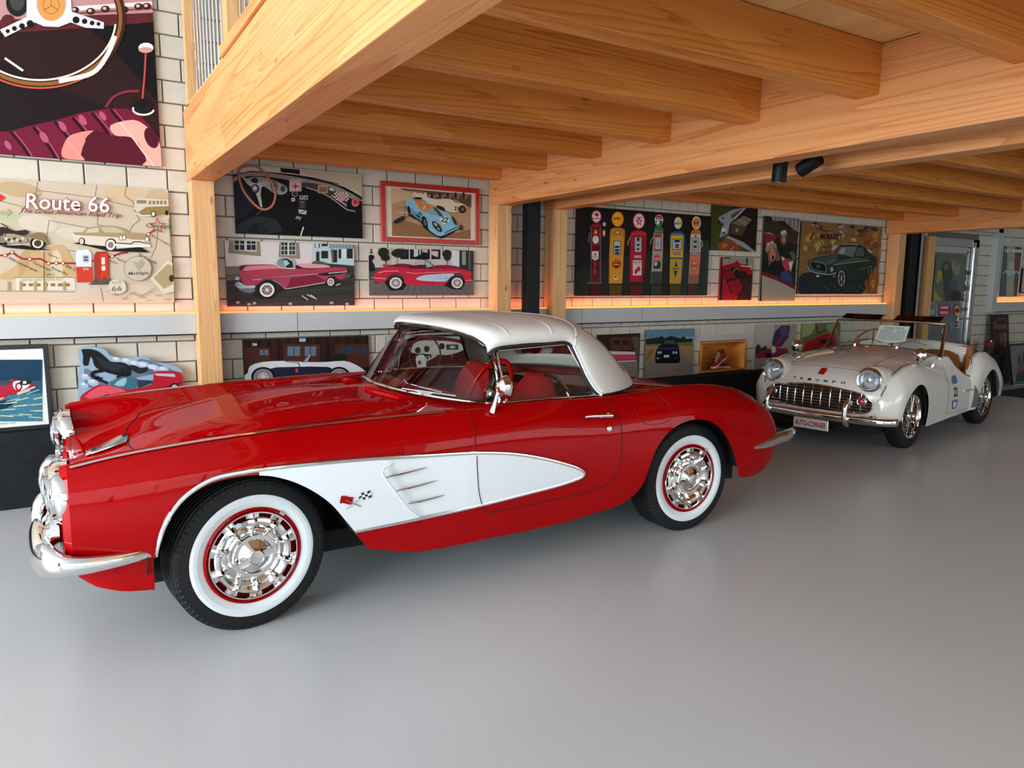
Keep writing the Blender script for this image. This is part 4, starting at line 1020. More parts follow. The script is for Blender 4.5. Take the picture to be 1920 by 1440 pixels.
# bonnet shut line
bl = [(nose(7.35, v, .001)) for v in np.linspace(-.36, .36, 21)]
MB().sweep(bl, .0022, 5).sweep([nose(s_, .36, .001) for s_ in np.linspace(7.35, 11.2, 20)], .0022, 5).sweep([nose(s_, -.36, .001) for s_ in np.linspace(7.35, 11.2, 20)], .0022, 5).build('bonnet_gap', mat('gap_grey', (.10, .09, .08), .6), road)
# windscreen
WSB = [(.80 + .05 * (v / .55) ** 2, v, .862 - .055 * (v / .55) ** 2) for v in np.linspace(-.56, .56, 15)]
WST = [(.965 + .02 * (v / .55) ** 2, v * .96, 1.118 - .012 * (v / .55) ** 2) for v in np.linspace(-.56, .56, 15)]
MB().grid([WSB, WST]).build('windscreen', M_GLASS, road, smooth=True)
M_CHROME_REFL = mat('chrome_wood_reflection', (.35, .24, .18), .15, 1.0)  # plain chrome; brown reflection of the timber is put into its colour
MB().sweep(WST, [(.008, .012)] * 15, 8).sweep([WSB[0], tuple(np.array(WST[0]) - np.array((0, 0, .02))), WST[0]], [(.010, .014)] * 3, 8).sweep([WSB[-1], WST[-1]], [(.010, .014)] * 2, 8).build('windscreen_frame', M_CHROME_REFL, road, smooth=True)
MB().sweep(WSB, [(.010, .010)] * 15, 8).build('windscreen_seal', M_BLACK, road, smooth=True)
for sg in (-1, 1): MB().sweep([(.74, sg * .60, .785), (.82, sg * .59, .80), (.87, sg * .575, .85), (.985, sg * .545, 1.10)], [(.012, .012), (.014, .016), (.009, .014), (.006, .008)], 8).build('screen_pillar', M_CHROME, road, smooth=True)
for a, b in ((-.50, -.06), (.08, .48)):
    MB().box((.955, a, 1.128), (1.06, b, 1.136)).xf(Matrix.Translation((.96, 0, 1.13)) @ Matrix.Rotation(math.radians(-24), 4, 'Y') @ Matrix.Translation((-.96, 0, -1.13))).build('sun_visor', glass('visor_%s' % ('a' if a < 0 else 'b'), (.25, .05, .04)), road)
wp = MB()
for v0 in (.22, -.20): wp.sweep([(.73, v0, .868), (.79, v0 - .02, .90), (.83, v0 - .10, .925)], .004, 6).sweep([(.815, v0 + .12, .885), (.835, v0 - .10, .93), (.83, v0 - .24, .90)], .004, 6).lathe([(.016, 0), (.014, .02), (.0005, .026)], (.73, v0, .855), 2, 12)
wp.build('wiper', M_CHROME, road, smooth=True)
# wire wheels
def wire_wheel(cx, cv, sg):
    T = Matrix.Translation((cx, cv * sg, .302)); R = .302
    w = MB(); tp = [(.195, -.055), (.235, -.070), (.275, -.068), (.292, -.055), (.300, -.045)]
    for g in (-.034, -.017, 0, .017, .034): tp += [(R, g - .005), (R, g + .004), (R - .005, g + .006), (R - .005, g + .010)]
    tp += [(.298, .050), (.290, .060), (.270, .069), (.235, .070), (.205, .064), (.195, .055)]
    w.lathe(tp, axis=1, n=72, sgn=sg).xf(T); wo = w.build('wheel', M_TYRE, road, smooth=True, angle=30)
    MB().lathe([(.206, .062), (.204, .070), (.196, .070), (.192, .055), (.182, .04), (.178, -.03), (.19, -.05)], axis=1, n=60, sgn=sg).xf(T).build('rim', M_CHROME, wo, smooth=True)
    s = MB()
    for k in range(24):
        a = 2 * math.pi * k / 24
        for (da, h0, h1, rr) in ((.42, .050, .045, .19), (-.42, .052, .010, .184)):
            b = a + da; s.sweep([(.036 * math.cos(a), h0 * sg, .036 * math.sin(a)), (rr * math.cos(b), h1 * sg, rr * math.sin(b))], .0023, 5, caps=False)
    s.xf(T); so = s.build('spokes', M_CHROME, wo, smooth=True); 
    h = MB().lathe([(.04, -.02), (.042, .05), (.032, .065), (.03, .085), (.018, .095), (.0005, .097)], axis=1, n=28, sgn=sg)
    for a in (.5, .5 + math.pi): h.sweep([(.02 * math.cos(a), .085 * sg, .02 * math.sin(a)), (.075 * math.cos(a), .075 * sg, .075 * math.sin(a))], [(.010, .008), (.014, .005)], 8)
    h.xf(T).build('knock_off_hub', M_CHROME, wo, smooth=True)
    MB().lathe([(.13, .0), (.13, .02), (.0005, .02)], axis=1, n=28, sgn=sg).xf(T).build('brake_drum', M_DARK, wo)
for sg in (-1, 1): wire_wheel(.075, .575, sg); wire_wheel(1.97, .575, sg)
# luggage rail and rear lamp
MB().sweep([(1.80, -.40, .84), (1.86, -.40, .90), (2.1, -.36, .87), (2.4, -.30, .78)], .006, 8).sweep([(1.80, .40, .84), (1.86, .40, .90), (2.1, .36, .87), (2.4, .30, .78)], .006, 8).build('luggage_rail', M_CHROME, road, smooth=True)

# --- printed sheet behind the windscreen of the roadster
sh = MB(); Tp = Matrix.Translation((.86, -.07, .90)) @ Matrix.Rotation(math.radians(32), 4, 'Y')
def SP(x, y, d=0): return tuple(Tp @ Vector((d, .150 - .30 * x, .20 * y)))
sh.add([SP(0, 0), SP(1, 0), SP(1, 1), SP(0, 1), SP(0, 0, .001), SP(1, 0, .001), SP(1, 1, .001), SP(0, 1, .001)], [(0, 1, 2, 3), (7, 6, 5, 4), (0, 4, 5, 1), (1, 5, 6, 2), (2, 6, 7, 3), (3, 7, 4, 0)], 0)
add_text(sh, 'Triumph TR3 A', lambda x, y: SP(.17 + .66 * x, .80 + .10 * y, -.0008), 1, bold=.02, shear=.15)
sh.add([SP(.17, .775, -.0008), SP(.83, .775, -.0008), SP(.83, .785, -.0008), SP(.17, .785, -.0008)], [(0, 1, 2, 3)], 1)
rr_ = random.Random(5)
for i in range(9):
    x = .08; y = .70 - .068 * i
    while x < .92:
        w_ = rr_.uniform(.02, .07)
        if i < 2 and .45 < x < .6: x += .06; continue
        sh.add([SP(x, y, -.0008), SP(min(x + w_, .93), y, -.0008), SP(min(x + w_, .93), y + .022, -.0008), SP(x, y + .022, -.0008)], [(0, 1, 2, 3)], 1); x += w_ + .015
so = sh.build('info_sheet', [M_PAPER, M_INK]); so.matrix_world = road.matrix_basis.copy()
so.location = road.location; so.rotation_euler = road.rotation_euler
tag(so, 'white printed information sheet standing behind the roadster windscreen', 'sheet')
# ================================================================== PRINTS AND PICTURES ON THE WALL
def vcol_mat(name, rough=.5, spec=.15, gain=1.0):
    m = bpy.data.materials.new(name); m.use_nodes = True; N = m.node_tree.nodes; b = N['Principled BSDF']
    a = N.new('ShaderNodeVertexColor'); a.layer_name = 'ink'; b.inputs['Roughness'].default_value = rough; b.inputs['Specular IOR Level'].default_value = spec
    m.node_tree.links.new(a.outputs[0], b.inputs['Base Color']); return m
M_PRINT = vcol_mat('print'); M_PRINT_M = vcol_mat('print_matt', .7, .15)
def clip(poly, x0, z0, x1, z1):
    for ax, lim, sgn in ((0, x0, 1), (0, x1, -1), (1, z0, 1), (1, z1, -1)):
        out = []
        for i in range(len(poly)):
            a, b = poly[i - 1], poly[i]; ia = (a[ax] - lim) * sgn >= 0; ib = (b[ax] - lim) * sgn >= 0
            if ia != ib:
                t = (lim - a[ax]) / (b[ax] - a[ax]); out.append((a[0] + t * (b[0] - a[0]), a[1] + t * (b[1] - a[1])))
            if ib: out.append(b)
        poly = out
        if len(poly) < 3: return []
    return poly
class Art:
    """flat print: polygons given in the frame of a zoomed view, carried to their real place on a vertical plane"""
    def __init__(s, tf, Y, rect, gain=1.0):
        s.ox, s.oy, s.k = tf; s.Y = Y; s.rect = rect; s.n = 0; s.v = []; s.f = []; s.c = []; s.gain = gain
    def w(s, x, y): return on_y(s.ox + x / s.k, s.oy + y / s.k, s.Y)
    def _put(s, tris_pts, col, lay):
        c = tuple(min(1, q * s.gain) for q in srgb(col)); yy = s.Y - .0003 - lay * .00010
        for pts in tris_pts:
            o = len(s.v); s.v += [(p[0], yy, p[1]) for p in pts]; s.f.append(tuple(range(o, o + len(pts)))); s.c.append(c)
    def _poly(s, pts, col, lay):
        q = clip(pts, *s.rect)
        if len(q) < 3: return
        tri = tessellate_polygon([[Vector((a, b, 0)) for a, b in q]]); s._put([[q[i] for i in t] for t in tri], col, lay)
    def P(s, col, pts, sm=0):
        if sm: pts = [tuple(p) for p in catmull(pts, sm, True)]
        s._poly([s.w(*p) for p in pts], col, s.n); s.n += 1; return s
    def R(s, col, x0, y0, x1, y1): return s.P(col, [(x0, y0), (x1, y0), (x1, y1), (x0, y1)])
    def BG(s, col): 
        x0, z0, x1, z1 = s.rect; s._put([[(x0, z0), (x1, z0), (x1, z1), (x0, z1)]], col, s.n); s.n += 1; return s
    def E(s, col, cx, cy, rx, ry, rot=0, n=22):
        c, q = math.cos(rot), math.sin(rot); return s.P(col, [(cx + rx * math.cos(a) * c - ry * math.sin(a) * q, cy + rx * math.cos(a) * q + ry * math.sin(a) * c) for a in (2 * math.pi * i / n for i in range(n))])
    def O(s, col, cx, cy, rx, ry, wd, rot=0, a0=0, a1=6.2832, n=28):
        c, q = math.cos(rot), math.sin(rot)
        return s.L(col, wd, [(cx + rx * math.cos(a) * c - ry * math.sin(a) * q, cy + rx * math.cos(a) * q + ry * math.sin(a) * c) for a in (a0 + (a1 - a0) * i / n for i in range(n + 1))])
    def L(s, col, wd, pts, sm=0):
        if sm: pts = [tuple(p) for p in catmull(pts, sm)]
        for i in range(len(pts) - 1):
            (x0, y0), (x1, y1) = pts[i], pts[i + 1]; l = math.hypot(x1 - x0, y1 - y0) + 1e-9; nx, ny = -(y1 - y0) / l * wd / 2, (x1 - x0) / l * wd / 2
            ex, ey = (x1 - x0) / l * wd * .25, (y1 - y0) / l * wd * .25
            s._poly([s.w(*p) for p in ((x0 + nx - ex, y0 + ny - ey), (x1 + nx + ex, y1 + ny + ey), (x1 - nx + ex, y1 - ny + ey), (x0 - nx - ex, y0 - ny - ey))], col, s.n + (i % 2) * .3)
        s.n += 1; return s
    def T(s, col, st, x0, y0, x1, y1, h, **kw):
        """baseline from (x0,y0) to (x1,y1), letter height h"""
        vs, fs = glyphs(st, **kw); l = math.hypot(x1 - x0, y1 - y0); ux, uy = (x1 - x0) / l, (y1 - y0) / l
        W_ = [s.w(x0 + (x1 - x0) * x + uy * h * y, y0 + (y1 - y0) * x - ux * h * y) for x, y in vs]
        for f in fs: s._poly([W_[i] for i in f], col, s.n)
        s.n += 1; return s
    def build(s, name, parent, m=None):
        me = bpy.data.meshes.new(name); me.from_pydata(s.v, [], s.f); me.materials.append(m or M_PRINT)
        ca = me.color_attributes.new('ink', 'FLOAT_COLOR', 'CORNER'); arr = []
        for f, c in zip(s.f, s.c): arr += [*c, 1.0] * len(f)
        ca.data.foreach_set('color', arr)
        bm = bmesh.new(); bm.from_mesh(me)
        for f in bm.faces:
            f.normal_update()
            if f.normal.y > 0: f.normal_flip()
        bm.to_mesh(me); bm.free()
        o = bpy.data.objects.new(name, me); COL.objects.link(o); o.parent = parent; return o
def panel(px, name, label, cat, edge, thick=.02, Y=None, group=None):
    """canvas panel hung on the wall: px = (TL, BR) in photo pixels; returns root and print rectangle"""
    Y = Y or WALL_Y - thick - .004
    x0, z1 = on_y(*px[0], Y); x1, z0 = on_y(*px[1], Y)
    o = MB().box((x0, Y, z0), (x1, Y + thick, z1)).build(name, mat('panel_edge', edge, .6)); tag(o, label, cat, group); return o, (x0, z0, x1, z1), Y
def wheelE(A, cx, cy, rx, ry, ww='ddd8d0', hub='8a8480', tyre='151415', rot=0):
    A.E(tyre, cx, cy, rx, ry, rot).E(ww, cx, cy, rx * .80, ry * .80, rot).E('9a2a38', cx, cy, rx * .56, ry * .56, rot).E(hub, cx, cy, rx * .5, ry * .5, rot)
    for k in range(8):
        a = k * math.pi / 4; A.L('c9c5c2', rx * .06, [(cx, cy), (cx + rx * .46 * math.cos(a), cy + ry * .46 * math.sin(a))])
    A.E('d8d4d0', cx, cy, rx * .18, ry * .18); return A

# 1 --- big print upper left: wheel and quilted seat
o, r, Y = panel([(-190, -170), (303, 313)], 'canvas_print', 'large canvas print of a two-spoke steering wheel over a quilted red seat, top left', 'picture', '4a2018')
A = Art((0, 0, 4), Y, r); A.BG('100c10')
A.P('2a1414', [(650,200),(1200,800),(1200,1000),(560,900),(100,700),(0,300),(200,200)], 3).P('1a0d12', [(0,450),(300,620),(760,780),(800,830),(0,990)])
A.P('b98a88', [(-700,-600),(1160,-600),(1160,110),(560,130),(200,170),(-700,180)]).P('5a2326', [(520,120),(1160,95),(1160,165),(560,215),(0,250),(-500,250),(-500,180)])
A.R('c9a7a2', -600, -500, 1150, -60).P('e6d8d4', [(520,50),(1150,10),(1150,36),(540,84)]).P('8b4a4a', [(520,95),(1150,55),(1150,70),(560,112)])
for x, y in ((560, 75), (680, 85), (790, 68), (930, 72), (1040, 50), (1100, 48)): A.E('3a2024', x, y, 34, 26).E('d8b0a8', x - 6, y - 5, 14, 12)
A.E('1c1c1c', 130, 20, 85, 105).E('40403e', 130, 10, 55, 70).E('5a2020', 60, 150, 50, 40)
A.P('6d1430', [(-100,1000),(60,985),(240,940),(430,900),(600,850),(820,815),(1000,830),(1100,920),(1220,1080),(1220,1260),(-100,1170)], 4)
for i, (x, y) in enumerate(((80, 990), (250, 955), (410, 915), (545, 885), (690, 850), (830, 825))):
    A.L('26040f', 20, [(x, y), (x + 90, y + 110), (x + 170, y + 240), (x + 190, y + 340)], 4).L('a8476a', 9, [(x + 26, y), (x + 116, y + 110), (x + 196, y + 240)], 4)
for x, y, a in ((60, 1090, 40), (330, 1030, 50), (470, 950, 45), (620, 900, 45), (770, 870, 40)): A.E('b05070', x, y, a * .5, a, -.6)
A.P('f08a80', [(540,1010),(700,980),(640,1040),(630,1200),(470,1180),(480,1080)], 3).P('f2a79c', [(830,940),(1000,900),(1110,960),(1190,1060),(1215,1250),(1060,1235),(1060,1110),(960,1030),(860,1015)], 3).P('521022', [(640,1060),(720,980),(850,1020),(980,1030),(1060,1110),(1065,1240),(640,1210)], 3)
A.E('4a1024', 1135, 1035, 48, 82, -.4).L('f6c4b4', 12, [(900,920),(1000,1040),(1080,1150),(1170,1260)]).L('e8a090', 10, [(510,1060),(630,1200)])
A.E('efe6e2', 1094, 360, 56, 38).E('c9968c', 1092, 376, 52, 22).L('b9483f', 14, [(1092,400),(1084,560),(1068,740)]).E('17161a', 1060, 790, 80, 50).O('e8e0e4', 1075, 820, 78, 42, 14, 0, 0.2, 3.4).E('0c0c0e', 1066, 775, 42, 34)
A.L('7a2a3c', 20, [(795,800),(850,730),(940,690),(1040,685)], 4)
A.O('3a2010', 300, 140, 610, 500, 62, 0, -.9, 4.0, 50).O('8e5a2c', 302, 140, 602, 492, 26, 0, -.9, 4.0, 50).O('e8ddc8', 298, 140, 570, 462, 14, 0, .1, 2.6, 40).O('c8583c', 300, 142, 632, 520, 12, 0, .7, 2.9, 40)
A.L('f2e8dc', 34, [(860,280),(800,420),(690,550),(450,610)], 5).L('fff4e4', 16, [(40,440),(170,530)])
A.P('d9d3d6', [(200,-60),(520,-60),(540,90),(780,170),(778,218),(640,210),(530,170),(440,205),(330,200),(260,170),(40,280),(0,225),(200,130)]).E('e4dfe0', 385, 30, 150, 170).E('b9b2b4', 385, 20, 115, 142).E('d8944e', 385, 40, 104, 118).O('9a6030', 385, 45, 60, 62, 5)
for a in (-1.57, .52, 2.62): A.L('9a6030', 6, [(385, 45), (385 + 58 * math.cos(a), 45 + 60 * math.sin(a))])
for x, y, q in ((570, 152, 26), (634, 162, 20), (690, 175, 17), (738, 182, 14), (226, 180, 26), (165, 198, 21), (108, 216, 18), (58, 236, 15)): A.E('141014', x, y, q, q)
A.build('print', o)

# 2 --- old map panel
o, r, Y = panel([(-250, 318), (327, 567.5)], 'canvas_print', 'beige old-map print with red lettering and two petrol pumps, left wall', 'picture', '5a3c34')
A = Art((0, 320, 4.2357), Y, r, 0.80); A.BG('d6c4ab')
for x, y, a, b, c in ((150,150,190,60,'c9ad84'),(980,190,160,90,'d9bf9a'),(1250,260,110,120,'cdb48e'),(420,900,300,120,'d8cbb4'),(100,370,120,50,'c4c49c'),(1150,980,200,70,'dccbb0'),(700,520,260,60,'dccfbb'),(300,420,160,70,'ddd0bc')): A.E(c, x, y, a, b, .15)
for l in ([(300,85),(290,160),(150,350)], [(0,240),(230,300)], [(290,155),(760,215),(1060,290)], [(770,110),(750,230)], [(390,395),(780,470),(1000,500)], [(390,395),(360,600)], [(775,310),(775,430),(830,440)], [(1000,130),(990,200),(1060,250),(1070,330),(1110,390),(1050,440),(1020,500)], [(1255,460),(1240,600),(1200,690)], [(370,610),(600,640)], [(380,640),(480,650),(470,780),(600,840)], [(800,930),(820,1040)], [(1340,380),(1360,660)]): A.L('6b6460', 4, l)
A.P('cfae7c', [(0,860),(120,760),(180,640),(280,620),(330,660),(360,640),(420,600),(480,590),(540,640),(600,760),(600,860)], 3).P('c3a274', [(170,650),(240,640),(230,760),(150,850)], 2).P('dfcfae', [(420,640),(480,660),(500,840),(400,850)], 2)
A.P('e8dcc6', [(120,852),(590,850),(600,945),(130,950)]).L('9a8460', 6, [(110,850),(530,846),(600,852)]).L('9a8460', 5, [(0,955),(600,962)]).T('8d7446', 'CANYON PADRE TRADING POST', 160, 880, 500, 872, 20)
for x in range(170, 560, 58): A.R('8d7446', x, 895, x + 36, 918)
for x in (60, 155, 270, 350, 500): A.R('b39a6c', x, 880, x + 22, 950)
A.R('8d7446', 345, 640, 352, 965)
A.P('d8402c', [(-10,180),(44,215),(0,245),(-10,245)]).P('b8ad8c', [(0,322),(60,322),(58,300),(90,332),(52,368),(54,346),(0,346)])
A.L('a8242c', 13, [(-5,672),(40,675),(95,648),(140,680),(180,700),(240,703),(320,700),(385,735),(445,735),(500,735),(600,735),(740,715),(890,680),(960,655),(1010,650)]).L('b03038', 12, [(1150,520),(1176,505),(1225,470)])
for x, y in ((40,673),(96,648),(236,703),(386,736),(446,735),(500,735),(890,680),(1177,506)): A.E('a8242c', x, y, 15, 15).E('efe4d2', x, y, 10, 10)
for t, a, b, c, d, h in (('Albuquerque',60,705,285,810,26),('Tucumcari',255,735,400,800,20),('Amarillo',400,775,530,832,20),('Sayre',375,670,455,705,20),('Elk C',522,765,600,800,22),('Fe',-5,580,70,615,24),('Joplin',850,715,925,750,20),('Springfield',918,705,1080,785,22),('St Louis',1095,675,1235,745,24),('Bloomington',1200,525,1352,608,20)): A.T('3c3838', t, a, b, c, d, h)
# pumps
A.P('e8ecf0', [(602,660),(612,632),(700,628),(726,655),(728,765),(604,765)]).P('d8402c', [(606,763),(728,763),(736,885),(610,888)]).R('c4ccd2', 655, 668, 708, 730).R('5c6670', 664, 680, 700, 696).R('5c6670', 664, 702, 700, 718).T('efe0d8', 'Ma', 665, 795, 705, 790, 22)
A.P('b03828', [(745,680),(762,645),(845,640),(862,670),(866,870),(750,875)]).P('dd3c28', [(790,660),(850,655),(860,870),(800,875)]).R('f0e8e4', 806, 690, 832, 745).E('f0e8e4', 822, 775, 16, 20).P('5a5648', [(740,880),(760,850),(800,880),(830,830),(850,870),(875,850),(880,900),(820,905),(700,905)])
# sedan
A.P('201a18', [(580,578),(700,600),(860,640),(1190,650),(1120,610),(700,560)]).P('e6dac4', [(568,478),(600,495),(660,490),(760,515),(1180,540),(1190,600),(930,620),(840,600),(700,588),(600,560),(575,520)]).P('b09a70', [(575,492),(660,488),(690,455),(780,440),(900,440),(980,460),(1020,490),(1130,500),(1180,530),(1180,550),(1060,548),(950,530),(760,520),(600,512)]).P('d8ccb0', [(700,465),(780,452),(785,490),(680,495)]).P('c9bd9f', [(795,450),(900,448),(960,470),(990,495),(830,492)])
A.E('241e1a', 650, 562, 26, 30).E('d9cfc0', 648, 562, 17, 24).E('241e1a', 880, 588, 46, 50).E('efe6da', 878, 590, 38, 42).E('8c8272', 878, 590, 22, 25)
for x, y in ((960, 535), (985, 532), (1165, 545)): A.E('f4eee2', x, y, 15, 18).O('4a4238', x, y, 15, 18, 4)
A.L('f4f0e8', 16, [(920,590),(1000,600),(1050,600),(1190,600)]).L('2c2622', 7, [(930,575),(1040,582),(1060,565),(1110,565),(1180,580)])
# van
A.P('ddd0b8', [(1060,300),(1075,230),(1110,215),(1335,232),(1340,290),(1200,300),(1090,330)]).P('9a8450', [(1100,330),(1160,290),(1340,282),(1336,340),(1240,350),(1130,355)]).L('f2ead8', 8, [(1065,340),(1130,358),(1200,356)])
for x in range(1180, 1330, 30): A.R('8c8676', x, 240, x + 20, 268)
A.R('8c8676', 1085, 235, 1160, 262); A.E('2a2420', 1216, 345, 20, 24).E('efe6da', 1216, 345, 13, 17).E('2a2420', 1322, 335, 14, 20)
# motorcycle
A.P('1c1816', [(0,600),(170,590),(400,630),(260,630),(60,612)]).E('241f1c', 20, 530, 60, 66).E('8c8070', 20, 530, 40, 46).E('241f1c', 300, 575, 62, 52).E('e8dfd0', 300, 578, 44, 38).E('4a4034', 300, 578, 30, 26)
A.P('8c7850', [(220,520),(300,490),(350,510),(390,590),(340,560),(260,540)], 3).P('352c24', [(0,450),(60,455),(120,480),(200,470),(230,490),(180,520),(60,500),(0,520)], 2).P('a89a80', [(30,500),(190,520),(210,570),(60,580)], 2).L('2c2622', 8, [(10,420),(60,450),(40,520)]).L('d8ccb8', 8, [(100,590),(230,585)])
for i in range(7): A.E(('d8ccb8', '4a4034')[i % 2], 50 + i * 22, 540 + (i % 3) * 10, 13, 11)
# badges
A.E('cfc4ae', 1092, 778, 108, 96).O('a89a80', 1092, 778, 108, 96, 6).P('b8a88c', [(1050,720),(1100,730),(1120,700),(1150,735),(1130,770),(1100,800),(1080,760)], 2).T('6a5438', 'Mobilgas', 1022, 838, 1180, 830, 34, bold=.02)
A.P('e0d6c2', [(870,880),(930,868),(985,880),(1000,950),(940,980),(870,965)], 2).T('9a8050', '66', 885, 960, 970, 955, 42, bold=.03).T('6b5c44', 'ROUTE', 890, 900, 962, 894, 18)
A.T('8d7446', '66', 372, 835, 412, 832, 22, bold=.02).O('8d7446', 392, 820, 32, 30, 3)
A.P('e4dac4', [(1190,860),(1330,710),(1380,740),(1380,960),(1300,980)]).P('b8a278', [(1215,850),(1330,740),(1370,760),(1372,900),(1300,940)]).E('3a3028', 1360, 855, 20, 28)
for i in range(16): A.L('8a7c68', 3, [(840 + (i * 67) % 480, 960 + (i * 31) % 75), (880 + (i * 67) % 480, 955 + (i * 31) % 75)])
A.L('b8a278', 6, [(990,1010),(1040,975),(1120,990),(1230,930)], 3)
st = []
for k in range(10): a = -1.57 + k * math.pi / 5; rr = 62 if k % 2 == 0 else 26; st.append((1247 + rr * math.cos(a), 440 + rr * math.sin(a)))
A.L('c0392b', 7, st + st[:1]).T('2e2a2a', 'Chicago', 1158, 462, 1352, 468, 42)
A.T('b02a32', 'Route 66', 200, 306, 872, 342, 134, bold=.035).T('f2ede6', 'Route 66', 206, 303, 866, 338, 126, bold=.012).T('8c1c30', 'The Great American Road Trip', 166, 345, 958, 385, 46, shear=.35, bold=.01)
A.build('print', o, M_PRINT_M)

# 3 --- framed racing print standing on the plinth
def framed(pxTL, pxBR, Y, fw, fcol, label, matcol='e4e2e0', mw=.03, d=.028):
    x0, z1 = on_y(*pxTL, Y); x1, z0 = on_y(*pxBR, Y); 
    root = MB().box((x0, Y, z0), (x0 + fw, Y + d, z1)).box((x1 - fw, Y, z0), (x1, Y + d, z1)).box((x0 + fw, Y, z1 - fw), (x1 - fw, Y + d, z1)).box((x0 + fw, Y, z0), (x1 - fw, Y + d, z0 + fw)).build('framed_picture', mat('picture_frame', fcol, .35)); bevel(root, .002, 1)
    rc = (x0 + fw, z0 + fw, x1 - fw, z1 - fw); Yp = Y + .010
    MB().box((rc[0], Yp, rc[1]), (rc[2], Yp + .004, rc[3])).build('mount', mat('mount_board', matcol, .8), root)
    tag(root, label, 'picture'); return root, rc, Yp
fy = 5.655
x0_, _ = on_y(102, 790, fy)
o, r, Yp = framed((-75, 640), (101, 793), fy, .028, '0e0e10', 'black framed racing print with white mount standing on the plinth, far left')
o.location.z = 0.491 - min(v.co.z for v in o.data.vertices); dz = o.location.z
A = Art((0, 580, 3.789), Yp, r); A.R('24506a', -500, 320, 300, 760).R('16384e', -500, 320, 290, 470).P('3e7488', [(-500,600),(300,560),(300,760),(-500,760)]).P('0e3040', [(-100,640),(60,600),(90,640),(-60,720)])
for i in range(26): A.L(('b9c8a8', '8fb0b0', 'd8cfa0', '4c8494')[i % 4], 7, [(-80 + (i * 53) % 330, 560 + (i * 37) % 180), (10 + (i * 53) % 330, 530 + (i * 37) % 180 + (i % 5) * 9)])
A.P('a8203a', [(-200,640),(-60,520),(20,500),(60,462),(130,470),(240,500),(248,512),(130,560),(60,575),(0,600)], 2).P('e4d4cc', [(90,480),(150,470),(210,500),(150,540),(100,530)], 2).O('a8203a', 130, 512, 20, 24, 12).E('20242c', 175, 482, 40, 20, -.1).T('e8e0e0', '5', 160, 494, 188, 490, 20, bold=.05).E('38424c', 30, 485, 50, 18, -.2).P('e0a078', [(-40,600),(30,585),(20,600),(-40,620)]).L('e8d8d0', 8, [(120,560),(245,515)])
A.T('7a7c80', 'LE MANS 1971', -60, 784, 108, 776, 13).L('a0a0a4', 2.5, [(240,755),(262,745),(255,762),(280,748),(305,750)])
A.build('print', o)
# cut-out jigsaw of horse and sports car, lying against the wall
ol = [(556,600),(558,440),(572,380),(553,330),(556,285),(590,268),(680,266),(750,290),(790,330),(900,345),(985,335),(1030,332),(1090,372),(1190,385),(1290,430),(1300,520),(1298,590),(1240,605),(700,700),(600,700),(560,680)]
Yc = 5.66
pts = [on_y(p[0] / 3.789, 580 + p[1] / 3.789, Yc) for p in ol]; zmin = min(p[1] for p in pts)
pts = [tuple(q) for q in catmull([(p[0], p[1]) for p in pts], 3, True)]
# close the outline down to the plinth (hidden by the car)
oc = MB().prism([(p[0], p[1]) for p in pts], lambda x, y, t: (x, Yc + t, y), .012)
oc = oc.build('cutout_puzzle', mat('cut_edge', '8a9aa8', .6)); tag(oc, 'cut-out puzzle picture of a black horse above a red sports car', 'picture')
ft = MB().box((pts[0][0] + .06, Yc + .002, .491), (pts[0][0] + .10, Yc + .010, zmin + .03)).box((pts[0][0] + .40, Yc + .002, .491), (pts[0][0] + .44, Yc + .010, zmin + .10)).build('foot', M_DARK, oc)
A = Art((0, 580, 3.789), Yc, (-9, 0, 99, 99)); A.P('8fa4b8', ol, 3).P('5f7288', [(600,420),(700,470),(760,520),(900,440),(1000,350),(1200,420),(1250,450),(1100,460),(900,500),(640,560)], 3)
for x, y, a in ((610,480,34),(660,520,40),(700,490,30),(900,370,40),(960,390,46),(1020,400,50),(1090,420,50),(1160,430,40),(830,360,34),(600,540,30),(740,560,30)): A.E('a7b2c4', x, y, a, a * .6, .2).E('c8cfda', x - 8, y - 10, a * .6, a * .3, .2)
for x, y, a in ((650,470,24),(930,410,34),(1060,440,34),(880,400,24)): A.E('56607e', x, y, a, a * .5)
A.P('17181c', [(585,300),(600,285),(640,282),(700,300),(760,350),(790,372),(860,375),(910,395),(930,430),(925,470),(880,478),(840,470),(760,450),(740,440),(700,425),(670,400),(655,350),(640,340),(625,395),(600,400),(588,380),(590,340)], 3).P('26282e', [(680,330),(760,370),(860,390),(900,420),(880,450),(780,430),(720,400)], 3)
A.L('17181c', 24, [(730,435),(660,450),(665,480),(720,495)], 3).L('17181c', 18, [(700,480),(680,490),(760,522)], 3).L('17181c', 30, [(880,430),(855,460),(840,485)], 2).P('202228', [(915,400),(960,400),(1000,415),(1048,410),(1045,440),(990,456),(950,440),(925,420)], 3).P('101114', [(575,288),(585,305),(600,290),(610,278)])
A.P('b01c2c', [(568,640),(590,600),(680,545),(750,535),(800,548),(870,560),(960,560),(1080,530),(1090,450),(1130,436),(1230,440),(1290,455),(1298,520),(1290,570),(1200,600),(980,640),(880,660),(700,690),(600,700)], 2).P('d8505c', [(600,620),(700,550),(780,545),(900,580),(800,600),(700,640)], 2).P('7c1420', [(700,625),(770,600),(790,610),(720,632)]).P('3c6878', [(780,540),(830,490),(900,478),(970,490),(975,520),(955,565),(870,562)], 2).P('8fb4c0', [(810,535),(860,495),(900,490),(880,545)], 2).P('233a4a', [(975,500),(1080,505),(1090,520),(980,560)]).P('aeb8c8', [(1095,455),(1240,458),(1245,480),(1110,470)]).L('5a0c16', 6, [(960,600),(1100,570),(1290,520)])
